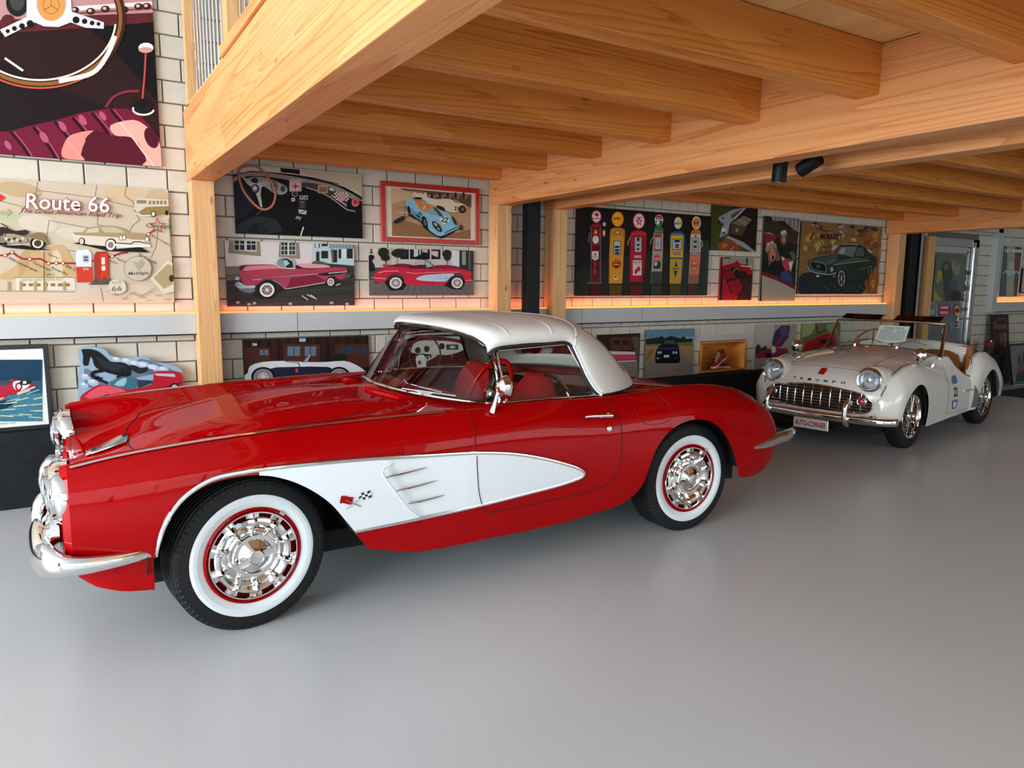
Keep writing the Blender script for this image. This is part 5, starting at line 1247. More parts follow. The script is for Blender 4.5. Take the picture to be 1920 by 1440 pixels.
A.E('141416', 1240, 560, 34, 38).E('b0b4ba', 1240, 562, 24, 28).E('141416', 920, 630, 48, 32).E('b0b4ba', 918, 634, 36, 22).P('cfd4d6', [(750,640),(790,615),(835,618),(820,640),(760,652)], 2).E('e8c048', 973, 602, 7, 9).P('1c0c10', [(575,660),(640,680),(690,688),(620,694)])
A.build('print', oc)

# 5 --- interior photo upper
o, r, Y = panel([(436.5, 306), (680, 447)], 'photo_panel', 'photo panel of a dark cockpit with wood-rimmed steering wheel and union flag plate', 'picture', '5c5654')
A = Art((430, 300, 7.3846), Y, r); A.BG('0c0b0d').P('141a26', [(50,260),(160,240),(300,500),(360,640),(80,830)], 2).P('24262a', [(80,990),(240,830),(420,780),(600,810),(690,880),(680,1010)], 3).P('16181b', [(300,900),(430,870),(520,930),(530,1000),(260,1000)], 3)
A.P('c8bba8', [(50,60),(1850,60),(1850,520),(1700,430),(1500,330),(1200,250),(960,210),(700,180),(300,150),(50,200)]).P('b9aa92', [(980,140),(1840,225),(1840,500),(1700,410),(1230,260)]).P('151315', [(700,110),(975,135),(975,200),(880,185),(715,170)]).L('2a2624', 14, [(1110,240),(1240,270),(1510,335)]).P('8c8278', [(50,250),(200,180),(400,170),(700,200),(1000,250),(1300,310),(1500,370),(1700,470),(1850,570),(1850,620),(1650,520),(1450,430),(1200,350),(900,290),(500,230),(200,230),(60,310)], 2)
A.P('3c3836', [(990,310),(1200,330),(1400,390),(1640,520),(1680,640),(1600,650),(1400,500),(1200,420),(1000,370)], 2).P('0e0d0f', [(1640,540),(1840,580),(1840,700),(1700,720),(1640,690)], 2).L('a09a94', 14, [(1060,380),(1220,430),(1400,520),(1560,640),(1640,690),(1740,710)], 4)
A.P('8e8a82', [(240,260),(350,235),(520,250),(680,310),(790,370),(800,440),(740,480),(640,470),(560,420),(420,330),(280,300)], 2).E('1c1c1e', 350, 285, 50, 38).E('1c1c1e', 620, 370, 46, 70, -.2).E('3a3c3e', 740, 400, 34, 42).E('b8b4ac', 620, 370, 34, 54, -.2).E('2a2a2c', 620, 370, 28, 46, -.2)
A.R('b89c88', 830, 265, 998, 435).R('d8c4b8', 862, 322, 970, 408).R('b02838', 905, 322, 925, 408).R('b02838', 862, 355, 970, 375).L('38406c', 8, [(866,326),(966,404)]).L('38406c', 8, [(866,404),(966,326)]).T('2c2420', 'C', 865, 300, 880, 300, 20)
A.E('6c6860', 905, 470, 46, 44).E('2c2a2a', 905, 470, 30, 30).E('d8b8b0', 883, 550, 28, 26).E('a02838', 883, 550, 14, 13).R('8a8478', 968, 490, 1088, 550).E('1a1a1a', 1000, 510, 12, 12).E('1a1a1a', 1060, 522, 12, 12).R('1e1c1e', 945, 550, 1068, 680)
for i in range(4): A.L('8c8880', 4, [(975, 585 + i * 24), (1045, 590 + i * 24)])
A.T('c4beb4', 'Forza', 975, 585, 1030, 590, 16).P('b4aca0', [(955,682),(1070,700),(1060,755),(960,740)]).L('1a1a1a', 10, [(970,730),(1050,705)]).T('c8c4bc', '/M/', 910, 820, 985, 838, 50).R('b8926c', 1225, 350, 1362, 460).R('7c5c44', 1240, 372, 1350, 446).P('c8ccc8', [(1370,400),(1415,385),(1460,430),(1400,425)])
for i in range(9):
    for j in range(5):
        if (i + j) % 2: A.P('d8d0c8', [(1450 + i * 22, 430 + j * 24 + i * 3), (1472 + i * 22, 433 + j * 24 + i * 3), (1472 + i * 22, 457 + j * 24 + i * 3), (1450 + i * 22, 454 + j * 24 + i * 3)])
A.E('c88480', 1555, 515, 52, 56).E('b04048', 1740, 590, 56, 60).E('e0b8b0', 1740, 590, 44, 46).E('b02430', 1740, 588, 38, 38).L('c8c0bc', 12, [(1410,490),(1500,550),(1620,630)]).L('d8d4d0', 16, [(985,1045),(1022,930)]).L('6c7074', 5, [(370,760),(450,690)])
A.O('a8634c', 380, 385, 255, 305, 34, 0, 0, 6.2832, 48).O('c88468', 374, 380, 262, 312, 9, 0, 0, 6.2832, 48) if 0 else None
rim = [(250,80),(380,90),(470,170),(560,280),(620,400),(630,520),(590,630),(500,685),(400,660),(300,570),(200,440),(145,300),(125,190),(150,110)]
A.L('99573f', 34, rim + rim[:1], 4).L('c48a70', 8, rim + rim[:1], 4).P('a8a4a0', [(150,200),(310,310),(380,330),(540,290),(555,320),(440,380),(430,480),(455,655),(425,645),(370,480),(300,370),(240,330)]).E('2c2a2c', 355, 400, 58, 64).E('807c7c', 352, 395, 38, 42).E('c4c0bc', 350, 392, 18, 20)
for x, y in ((185,255),(215,285),(245,305),(272,322),(440,350),(465,340),(490,330),(515,318),(405,520),(410,555),(415,590)): A.E('3a3838', x, y, 6, 6)
for k in range(4): A.L('404448', 4, [(400 + k * 40, 990), (420 + k * 30, 930), (400 + k * 28, 880)], 3)
A.build('print', o)

# 6 --- framed 22/21 painting
o, r, Yp = framed((714, 338.5), (899, 459.5), WALL_Y - .032, .038, 'b01c08', 'red framed painting of a pale blue racing car number 22', 'd9c8b8')
A = Art((705, 330, 9.3659), Yp, r)
q = [(262,198),(1668,330),(1662,1110),(282,1050)]; A.P('b08c68', q).P('c9aa82', [(262,198),(640,235),(640,400),(262,480)]).P('8c6444', [(282,1050),(282,820),(500,780),(900,900),(1400,1000),(1662,930),(1662,1110)])
for i in range(34): A.L(('c4a078', '9c7450', 'd4b894', '80583c')[i % 4], 11, [(275 + (i * 137) % 1150, 480 + (i * 71) % 560), (420 + (i * 137) % 1150, 465 + (i * 71) % 560 + 14)]) if 480 + (i * 71) % 560 < 1020 else None
A.P('5c4636', [(400,212),(1668,330),(1666,560),(1400,420),(900,400),(640,300)]).P('a08468', [(420,240),(640,260),(900,290),(640,300)])
for i in range(22): A.R(('c8b094', '3a2c24', '96785c')[i % 3], 640 + i * 46, 275 + (i * 29) % 90, 672 + i * 46, 330 + (i * 37) % 110)
A.E('e0d0bc', 680, 335, 45, 46).E('4a3a30', 680, 335, 22, 24).E('e0d0bc', 860, 325, 26, 36)
A.P('dccab0', [(640,330),(800,300),(900,370),(1040,410),(1200,400),(1330,420),(1400,480),(1500,480),(1580,540),(1560,600),(1440,620),(1330,640),(1200,600),(1000,540),(850,430)], 2).P('2c2420', [(1040,520),(1140,530),(1200,570),(1200,620),(1090,580)], 2).E('241c1a', 1510, 585, 66, 70).E('6c5c50', 1515, 585, 30, 36).T('1c1614', '21', 1366, 600, 1440, 605, 70, bold=.04)
A.P('4c88a0', [(545,540),(620,660),(800,800),(830,900),(920,960),(1060,1060),(1120,1062),(1440,910),(1430,870),(1560,1000)]) if 0 else None
A.P('2a1e18', [(540,680),(760,800),(900,960),(1080,1080),(1180,1090),(1440,930),(1400,890),(900,700)], 2).P('84b8cc', [(520,425),(650,405),(720,440),(900,470),(1040,540),(1120,600),(1250,640),(1330,720),(1400,800),(1440,890),(1420,930),(1180,1040),(1110,1056),(1040,1030),(930,950),(880,860),(800,800),(700,720),(600,640),(545,560)], 2)
A.P('5c94b0', [(545,520),(700,640),(800,720),(800,800),(600,650)], 2).P('d8782c', [(650,410),(730,425),(830,480),(960,510),(1040,540),(1000,580),(900,590),(860,640),(760,580),(700,480)], 2).P('a8c8cc', [(810,590),(840,520),(870,530),(840,600)]).P('7ea49c', [(880,610),(910,575),(1010,570),(1070,640),(1110,700),(1000,690),(900,650)], 2).P('3c4844', [(1000,570),(1050,560),(1160,690),(1120,715),(1060,640)], 2)
A.E('1c1a1c', 850, 820, 48, 120, -.25).E('6a6660', 855, 815, 22, 60, -.25).E('1c1a1c', 570, 600, 26, 76, -.2).P('d8dcd8', [(1110,760),(1200,700),(1280,790),(1180,850)], 2).T('14100f', '22', 1128, 800, 1245, 830, 96, bold=.03).T('14100f', '22', 690, 690, 750, 745, 96, bold=.03).E('2c3428', 1065, 890, 52, 122, -.72).E('b8b08c', 1040, 850, 20, 40, -.7).E('8c8c78', 1090, 930, 18, 34, -.7).E('2c3428', 1366, 790, 24, 90, -.5).E('1c1a18', 730, 392, 80, 18, .05).L('1c3c54', 16, [(1200,1000),(1420,895)]).L('3c3028', 8, [(500,520),(490,740)]).P('30241c', [(300,790),(470,700),(500,760),(380,830),(320,830)], 2).P('4c3828', [(1450,950),(1470,870),(1490,850),(1510,880),(1520,950)], 2)
A.build('print', o)

# 7 --- pink-red fifties convertible photo
o, r, Y = panel([(421, 450.5), (665.5, 572.5)], 'photo_panel', 'photo panel of a dark pink fifties convertible on cobbles', 'picture', '3a3434')
A = Art((415, 440, 7.3846), Y, r); A.BG('3a3836').P('d8ccc8', [(30,50),(1260,100),(1260,420),(50,440)]).P('7c7264', [(50,440),(260,440),(260,620),(50,640)])
A.P('8c8070', [(105,60),(535,75),(550,300),(95,255)]).P('c8c0b8', [(170,65),(490,75),(488,240),(172,215)])
for a, b in ((182,245),(258,318),(352,408),(416,474)): A.P('22262c', [(a,70),(b,72),(b,128),(a,126)]).P('22262c', [(a,138),(b,140),(b,215),(a,208)])
A.P('8c8070', [(805,90),(1075,98),(1090,335),(790,320)]).R('c8c0b8', 822, 92, 1030, 285)
for a, b in ((830,868),(876,914),(940,975),(982,1018)): A.R('2c343c', a, 98, b, 150); A.R('2c343c', a, 160, b, 212); A.R('2c343c', a, 222, b, 275)
A.P('b9c8cc', [(1260,112),(1850,145),(1850,430),(1260,380)]).P('8c9c9c', [(1490,130),(1850,145),(1850,195),(1490,190)])
for a in range(1500, 1840, 44): A.L('5c5c58', 6, [(a, 135), (a + 14, 190)])
for a, b, c, d in ((1290,1360,115,180),(1385,1470,120,160),(1380,1475,225,330),(1310,1355,235,370),(1550,1600,210,385),(1620,1655,200,330),(1735,1815,195,330)): A.R('2a2826', a, c, b, d)
A.R('d0dcdc', 1665, 205, 1730, 325).R('c8ccd0', 1300, 118, 1345, 175).P('6c6054', [(1510,200),(1550,200),(1550,390),(1530,390)]).P('4c5c44', [(1260,380),(1340,360),(1480,400),(1480,420),(1260,410)], 2)
for i in range(11):
    y = 500 + i * i * 4.4 + i * 8; A.L('575552' if i % 2 else '2c2a2a', 5, [(60, y + 60), (700, y + 30), (1860, y - 40)])
for i in range(30): A.L('2a2828', 4, [(80 + i * 62, 990), (500 + i * 46, 560)])
A.P('262322', [(420,860),(560,880),(900,760),(1450,700),(1560,720),(1650,640),(900,600),(450,640)])
A.P('a83c50', [(245,430),(420,415),(700,415),(900,470),(1060,470),(1250,480),(1400,460),(1720,455),(1730,540),(1710,600),(1620,620),(1560,570),(1480,590),(1430,665),(900,755),(860,720),(760,640),(660,620),(560,640),(480,700),(330,700),(260,600),(245,520)], 2).P('7c2438', [(960,600),(1300,560),(1450,640),(900,750)]).P('d07c88', [(300,500),(360,440),(700,425),(820,465),(560,480),(420,490)], 2).P('5c1c2c', [(245,440),(330,430),(300,480),(250,500)]).P('e0949c', [(1040,405),(1200,400),(1440,420),(1500,450),(1240,465),(1090,450)], 2).P('3c2428', [(1040,420),(1130,460),(1060,466)])
A.P('7c9494', [(760,415),(800,330),(900,325),(990,350),(1010,470),(880,465)], 2).L('d8ccc8', 12, [(740,415),(820,460),(1010,470)]).L('c8b8b4', 12, [(790,315),(900,315),(990,350),(1020,465)]).P('231e20', [(840,345),(900,330),(980,380),(985,455),(900,460)]).P('a8c0bc', [(850,360),(900,350),(940,400),(880,440)])
A.P('201c1e', [(1330,545),(1450,525),(1720,500),(1730,530),(1440,570)], 2).L('d8d0cc', 10, [(1480,535),(1730,512)]).L('c8b8b8', 7, [(430,625),(700,600),(1000,570),(1330,545)]).L('30282c', 8, [(560,615),(1000,577),(1330,553)]).L('d8bcc0', 8, [(900,750),(1430,665)]).L('c89ca4', 8, [(700,625),(800,680),(890,755)], 2)
wheelE(A, 628, 765, 128, 122, 'e0dcd8', '70604c'); wheelE(A, 1508, 655, 60, 66, 'e0dcd8', '8a8078')
A.P('b4b8bc', [(180,690),(240,650),(330,705),(450,700),(455,740),(300,745),(230,740)], 2).P('6c7478', [(230,750),(450,745),(440,800),(320,800)], 2).E('b8bcc0', 215, 608, 34, 24).P('8c9498', [(180,670),(240,680),(230,720),(190,710)]).P('4c5458', [(1700,560),(1760,545),(1790,570),(1720,610)], 2)
for p in ([(1110,845),(1190,900)], [(1180,830),(1310,890)], [(1230,835),(1280,865)], [(1580,700),(1640,680)]): A.L('b8b4b0', 16, p)
for x, y in ((225,940),(455,950),(380,965),(950,958),(1520,945),(1735,960)): A.P('a8a4a0', [(x-30,y-12),(x+10,y-24),(x+30,y+8),(x-20,y+18)])
A.build('print', o)

# 8 --- red sports car side photo
o, r, Y = panel([(690.5, 463.5), (888, 553.5)], 'photo_panel', 'photo panel of a red open sports car with white cove facing right', 'picture', 'a89c94')
A = Art((685, 455, 9.1429), Y, r); A.BG('4a4644').P('c4b8b0', [(40,70),(1600,130),(1600,400),(60,430)]).P('b8a898', [(380,90),(470,95),(440,430),(360,430)]).R('d8c4a8', 75, 85, 200, 190).R('8c2c38', 85, 105, 120, 140).R('2c3858', 80, 145, 125, 185)
for a, b in ((600,745),(765,925),(950,1105),(1130,1285)): A.R('1c1a1c', a, 115, b, 285)
A.R('b8c0cc', 830, 115, 905, 240).P('c8a898', [(970,120),(1060,120),(1070,170),(980,160)]).P('c8b0b0', [(1130,140),(1250,150),(1240,250),(1140,210)]).P('141214', [(870,240),(1000,170),(1100,200),(1100,280),(870,280)]).P('cfd0d4', [(1480,130),(1610,140),(1610,420),(1480,380)]).R('2c302e', 1615, 140, 1850, 480).R('8c9084', 1655, 150, 1720, 380).R('5c605c', 1770, 150, 1800, 460)
for cx, cy, a, b in ((310,170,95,85),(340,260,80,60),(590,180,150,80),(560,220,70,40),(1395,190,80,70),(1400,260,60,50)): A.E('1e221a', cx, cy, a, b)
for cx, cy in ((250,120),(380,200),(300,290),(480,150),(660,200),(600,120),(1340,160),(1450,230),(1400,300)): A.E('343c28', cx, cy, 26, 18)
A.L('3c342c', 16, [(345,290),(350,380)]).L('6c6458', 10, [(545,230),(540,370)]).L('3c342c', 12, [(1400,290),(1405,380)]).P('8c4c34', [(290,370),(430,375),(410,430),(310,425)]).P('181618', [(55,220),(130,215),(150,260),(110,320),(150,380),(150,480),(80,490),(55,400)], 2)
A.P('6c6460', [(60,640),(1850,640),(1850,915),(70,905)])
for i in range(8): A.L('4c4644', 5, [(80, 690 + i * 32), (1850, 690 + i * 34)])
for i in range(13): A.L('4c4644', 5, [(100 + i * 140, 905), (420 + i * 90, 700)])
A.P('1c181a', [(160,690),(330,690),(420,820),(640,810),(700,720),(1350,730),(1480,800),(1640,800),(1700,690),(1800,690),(1790,640),(160,640)])
A.P('c4243c', [(130,560),(200,490),(350,420),(550,400),(750,440),(1130,450),(1600,450),(1780,490),(1818,530),(1800,580),(1820,640),(1790,690),(1710,695),(1690,600),(1620,530),(1500,530),(1420,600),(1340,730),(700,720),(670,620),(600,550),(500,520),(400,570),(350,640),(320,690),(190,680),(140,620)], 2).P('7c1830', [(380,410),(560,360),(740,370),(830,400),(820,440),(600,420)], 2).P('8c1c30', [(1150,430),(1220,385),(1480,390),(1600,430),(1600,455)], 2).P('4c1828', [(750,400),(1000,370),(1150,440),(760,445)]).P('b8c8d8', [(860,620),(950,570),(1130,545),(1520,530),(1440,600),(1370,665),(1130,662),(950,650)], 2)
A.P('b9a8a4', [(830,370),(880,285),(1030,290),(1000,380),(870,375)]).P('9cacac', [(1040,310),(1070,290),(1160,400),(1040,430)]).L('2c2428', 10, [(880,285),(1030,290),(1160,400)]).L('e89098', 14, [(220,520),(330,490),(560,485)]).L('e89098', 10, [(700,510),(860,530),(1130,510),(1600,505)])
for y in (575, 602, 628): A.L('8c98a8', 5, [(1230, y), (1310, y)])
A.E('24304c', 1355, 607, 9, 8).E('24304c', 1388, 607, 9, 8).L('b8b0b0', 12, [(100,600),(350,620)]).L('b8b0b0', 9, [(1710,650),(1830,640)])
wheelE(A, 515, 690, 132, 122); wheelE(A, 1565, 690, 120, 115); A.build('print', o)

# 9 --- blue and white roadster photo on the plinth
def low_panel(TL, BR, label, edge='2c2826', cat='picture'):
    Y = WALL_Y - .026; x0, z1 = on_y(*TL, Y); x1, z0 = on_y(*BR, Y)
    o = MB().box((x0, Y, .4915), (x1, Y + .02, z1)).build('photo_panel', mat('panel_edge', edge, .6)); tag(o, label, cat); return o, (x0, .4915, x1, z1), Y
o, r, Y = low_panel((455, 637), (692, 700), 'photo panel of a white and dark blue roadster before a timber barn')
A = Art((400, 280, 3.2732), Y, r); A.BG('2e1c18')
for i in range(26): A.L(('3c2420', '22120e')[i % 2], 7, [(190 + i * 30, 1150), (194 + i * 30, 1440)])
for a, b in ((190, 350), (435, 655), (745, 955)): A.R('4c281e', a, 1195 if a > 400 else 1215, b, 1335)
for a, b, c, d in ((285,335,1230,1262),(455,532,1210,1268),(560,630,1210,1268),(772,850,1208,1258),(868,938,1210,1258)): A.R('5c7084' if a < 700 else '2c3844', a, c, b, d); A.L('3c241c', 5, [((a + b) / 2, c), ((a + b) / 2, d)])
A.T('e4e0d8', '26', 238, 1205, 268, 1205, 17, bold=.04).R('9cb4c8', 526, 1160, 566, 1180).E('1c2418', 775, 1275, 50, 22)
A.P('8c8478', [(180,1400),(960,1390),(960,1600),(180,1600)])
A.P('dcdce0', [(212,1370),(225,1330),(300,1305),(430,1298),(560,1305),(690,1305),(800,1298),(870,1320),(930,1360),(945,1400),(960,1440),(212,1440)], 2).P('23243a', [(330,1350),(480,1335),(700,1335),(720,1360),(690,1440),(380,1440)], 2)
wheelE(A, 305, 1395, 74, 60, '8c8c8c', 'a8a8a8'); wheelE(A, 770, 1390, 68, 56, '8c8c8c', 'a8a8a8'); A.L('4c4c50', 6, [(545,1305),(590,1255)]).P('8c98a0', [(555,1300),(590,1255),(598,1262),(575,1305)]).R('c44', 503, 1345, 517, 1370)
A.L('303038', 4, [(440,1300),(520,1310),(530,1340)]).build('print', o)
# 10 --- dashboard print behind the windscreen
o, r, Y = low_panel((724, 631), (874, 700), 'photo panel of a white instrument board and cream wheel, seen through the windscreen', '6c5c60')
A = Art((680, 590, 6), Y, r); A.BG('3c1418').P('c8c4bc', [(520,380),(600,310),(700,290),(1000,300),(1150,350),(1130,400),(950,455),(700,440),(560,430)], 2).P('6c1c28', [(470,300),(620,250),(900,250),(1150,300),(1155,335),(900,285),(600,300),(500,360)], 2).P('a8b4b8', [(265,245),(1160,245),(1160,290),(900,248),(600,245),(265,330)])
for x, y in ((620,400),(720,385),(890,355)): A.E('28282a', x, y, 36, 40).O('e0dcd4', x, y, 36, 40, 6)
A.R('3c3c3e', 940, 335, 1075, 395).E('b8b4ac', 1010, 365, 34, 18).O('6c3434', 700, 460, 175, 215, 18).P('d8d8dc', [(600,470),(680,450),(715,520),(700,620),(640,660),(605,560)], 2).E('b03c38', 640, 540, 20, 26).P('b8bcc4', [(690,480),(820,440),(830,470),(710,530)]).E('28282a', 730, 485, 12, 16).E('28282a', 765, 470, 11, 14).build('print', o)

# 11 --- six petrol pumps
o, r, Y = panel([(1082, 386), (1325.5, 554)], 'canvas_print', 'dark canvas print of six vintage petrol pumps in a row', 'picture', '4c0c12')
A = Art((1070, 380, 6.9818), Y, r, 1.15); A.BG('1b1713').P('23261f', [(80,900),(700,700),(1300,600),(1830,500),(1830,1240),(80,1240)], 2).P('2c3530', [(1300,1240),(1400,800),(1700,500),(1850,600),(1850,1240)], 2).P('15120f', [(80,30),(1860,100),(1860,260),(1300,190),(700,260),(80,500)], 2)
# pump 1
A.R('5c6068', 262, 330, 276, 1040).R('5c6068', 382, 330, 396, 1040).P('8c1822', [(250,325),(270,290),(320,275),(380,280),(405,325)], 2).R('8c161e', 280, 340, 382, 560).R('5c0c10', 276, 560, 384, 630).P('d8ccc8', [(278,635),(364,635),(364,735),(320,758),(278,738)]).R('6c1014', 268, 758, 376, 1035).E('d8d4cc', 326, 485, 40, 52).L('2c2020', 7, [(326,485),(326,448)]).P('d8b068', [(305,405),(326,345),(348,405)]).P('c8283c', [(300,690),(320,645),(330,670),(352,660),(330,690)]).T('1c1a2c', 'Mobilgas', 285, 715, 357, 715, 17, bold=.02).T('a82434', 'SPECIAL', 288, 738, 355, 738, 13, bold=.02).E('a01828', 335, 185, 68, 88).E('d8d0cc', 335, 182, 56, 74).P('c01c30', [(305,150),(345,130),(368,160),(350,185),(320,170)], 2).T('1c1418', 'Mobilgas', 284, 222, 382, 222, 26, bold=.03).R('4c5460', 215, 1040, 405, 1062)
for i, c in enumerate('GASOLINE'): A.T('d8a8a0', c, 309, 795 + i * 20, 320, 795 + i * 20, 13)
A.L('1c1a1a', 7, [(235,520),(240,700),(290,820),(380,890),(420,880)], 4).L('7c7468', 12, [(238,400),(245,440),(232,520)]).E('b8b4b0', 437, 282, 22, 26).R('a8242c', 412, 350, 452, 450).R('d8b878', 418, 370, 448, 425).L('2c2a2c', 6, [(435,450),(440,700),(460,880)], 3)
# pump 2
A.P('b8741c', [(512,400),(520,350),(560,328),(650,328),(700,350),(708,400),(690,700),(672,1060),(496,1060),(500,700)]).P('c8862c', [(520,460),(560,430),(650,432),(690,465),(676,900),(664,1050),(510,1050),(512,700)]).E('d8a02c', 612, 216, 72, 92).O('e87838', 612, 216, 72, 92, 12).P('e8a818', [(560,200),(585,140),(640,140),(668,200),(650,270),(612,300),(572,270)], 2).T('a01818', 'SHELL', 560, 226, 664, 222, 36, bold=.05).R('1c1c20', 556, 500, 650, 685).R('a8b8c8', 564, 508, 642, 677)
for y in (565, 608, 645): A.R('1c1c20', 574, y, 632, y + 28)
A.E('8c1c14', 596, 803, 56, 58).T('e8c868', 'Super', 562, 790, 632, 775, 26, shear=.3).T('e8b848', 'SHELL', 556, 820, 638, 818, 22, bold=.03).E('c8c48c', 586, 982, 28, 34).E('1c241c', 586, 972, 14, 14).E('2c2c30', 610, 390, 22, 28).E('c8ccc8', 610, 390, 15, 20)
# pump 3
A.P('a81c2c', [(772,420),(800,375),(870,362),(960,372),(990,410),(985,600),(955,900),(940,1035),(766,1035),(772,700)]).P('c83444', [(785,410),(880,392),(980,410),(980,425),(880,405),(790,425)]).P('8c1420', [(940,460),(985,430),(980,600),(940,1035),(915,1035)]).R('1c1c20', 826, 446, 928, 655).R('a8a8ac', 834, 454, 920, 647).E('3c3c40', 878, 482, 22, 26).R('2c2c30', 856, 540, 896, 566).R('2c2c30', 860, 594, 892, 620).E('a01838', 888, 240, 84, 110).E('d8ccc8', 888, 240, 68, 94)
st = []
for k in range(10): a = -1.57 + k * math.pi / 5; rr = 1.0 if k % 2 == 0 else .42; st.append((888 + 52 * rr * math.cos(a), 248 + 70 * rr * math.sin(a)))
A.P('b81c2c', st).T('1c1418', 'TEXACO', 842, 212, 936, 208, 24, bold=.03).T('e8e0dc', 'T', 874, 285, 902, 285, 50, bold=.05).R('c8bcb8', 824, 692, 915, 722).T('a0202c', 'FIRE CHIEF', 830, 716, 910, 716, 18, bold=.02).R('c8c0bc', 808, 755, 922, 952).T('a0202c', 'FIRE-CHIEF', 818, 792, 914, 792, 24, bold=.03).P('b02434', [(832,935),(828,890),(860,860),(885,825),(898,850),(910,880),(880,900),(850,930)], 2).T('2c2424', 'GASOLINE', 838, 815, 894, 815, 10).L('a89c94', 10, [(775,455),(750,500),(742,560)], 3)
# pump 4
A.P('9c948c', [(1080,400),(1205,405),(1200,640),(1180,1060),(1040,1060),(1060,700)]).P('3c4438', [(1052,900),(1188,900),(1180,1060),(1042,1060)]).P('2c6c3c', [(1084,400),(1090,330),(1120,308),(1180,312),(1204,340),(1208,402)]).T('c8502c', 'SKY CHIEF', 1098, 382, 1190, 382, 22, bold=.02).P('a03040', [(1088,420),(1130,408),(1182,418),(1184,620),(1160,638),(1084,628)], 1).R('a8a8a4', 1098, 455, 1172, 610).L('2c2c30', 7, [(1134,565),(1134,520)]).E('c8ccc8', 1148, 232, 56, 74).P('2c6c44', [(1095,238),(1202,238),(1190,285),(1148,305),(1108,280)], 1).P('a82c3c', [(1108,185),(1140,162),(1185,180),(1190,225),(1112,222)], 1).T('f0e4dc', 'Sky', 1120, 222, 1178, 218, 26, shear=.2).E('e8e4dc', 1134, 262, 18, 22).P('b4424c', [(1084,700),(1110,680),(1150,690),(1176,740),(1150,768),(1084,755)], 1).T('e8d8d0', 'Sky', 1098, 756, 1170, 748, 34, shear=.2).R('2c3c28', 1076, 770, 1170, 865).E('b8b4a8', 1106, 802, 20, 28).L('a89c94', 9, [(1068,450),(1042,500),(1038,545)], 3)
for x in (1085, 1115, 1145): A.L('23261f', 5, [(x, 900), (x - 4, 1040)])
# pump 5
A.P('2c4870', [(1285,440),(1300,395),(1360,372),(1440,380),(1486,415),(1494,470),(1470,760),(1440,1060),(1284,1060),(1290,740)]).P('c8a41c', [(1304,430),(1466,432),(1460,720),(1292,715)]).P('b08c30', [(1292,735),(1456,740),(1432,1060),(1284,1060)]).R('2c3850', 1316, 474, 1450, 620).R('a8a8ac', 1324, 482, 1442, 610).R('1c1c24', 1348, 488, 1420, 518).R('1c1c24', 1360, 545, 1406, 566).R('1c1c24', 1360, 572, 1406, 592).R('a03038', 1330, 638, 1428, 688).R('a8a49c', 1338, 646, 1420, 680).T('1c1c24', 'PREMIUM', 1342, 674, 1416, 674, 18, bold=.02).P('1c2c4c', [(1372,765),(1392,835),(1352,835)]).P('1c2c4c', [(1340,890),(1388,890),(1360,985)]).T('1c2c4c', 'SUNOCO', 1326, 876, 1408, 876, 24, bold=.03).L('d8c88c', 5, [(1310,412),(1455,418)]).E('2c3c5c', 1396, 268, 62, 90).E('d8c494', 1396, 266, 50, 76).T('1c2c4c', 'SUNOCO', 1350, 290, 1438, 288, 34, bold=.05).P('e0b040', [(1376,245),(1396,215),(1416,245)])
# pump 6
A.P('a87c70', [(1556,440),(1690,440),(1690,690),(1660,1060),(1526,1060),(1548,700)]).P('c86c50', [(1552,690),(1688,690),(1664,940),(1540,940)]).P('8c5c4c', [(1540,940),(1664,940),(1656,1060),(1526,1060)]).P('c85c28', [(1562,410),(1572,365),(1620,350),(1680,358),(1695,410)], 1).P('b8b8b4', [(1560,412),(1692,412),(1690,640),(1556,640)]).R('4c4c50', 1572, 460, 1668, 625).R('a0a4a4', 1580, 468, 1660, 617).R('1c1c20', 1598, 498, 1642, 524).R('1c1c20', 1596, 564, 1638, 590).E('3c3440', 1624, 437, 13, 14).R('6c5450', 1566, 644, 1660, 685).R('a89c94', 1572, 650, 1654, 679).T('6c4440', 'REGULAR', 1576, 674, 1650, 674, 16).E('e8e0d4', 1634, 266, 58, 84).E('d87c24', 1634, 266, 50, 72).T('24284c', 'GULF', 1592, 288, 1676, 286, 44, bold=.05).E('d88858', 1604, 828, 38, 62).O('6c3c50', 1604, 828, 38, 62, 6).T('24284c', 'GULF', 1572, 848, 1636, 846, 40, bold=.04).L('b8a8a0', 10, [(1694,490),(1712,540),(1700,585)], 3)
for a, b, c in ((250,385,'4c1216'),(496,660,'5c3e14'),(766,930,'5c1820'),(1042,1180,'32382e'),(1284,1430,'4c4020'),(1526,1650,'4c322c')): A.P(c, [(a, 1080), (b, 1080), (b - 8, 1235), (a - 4, 1235)])
A.build('print', o)

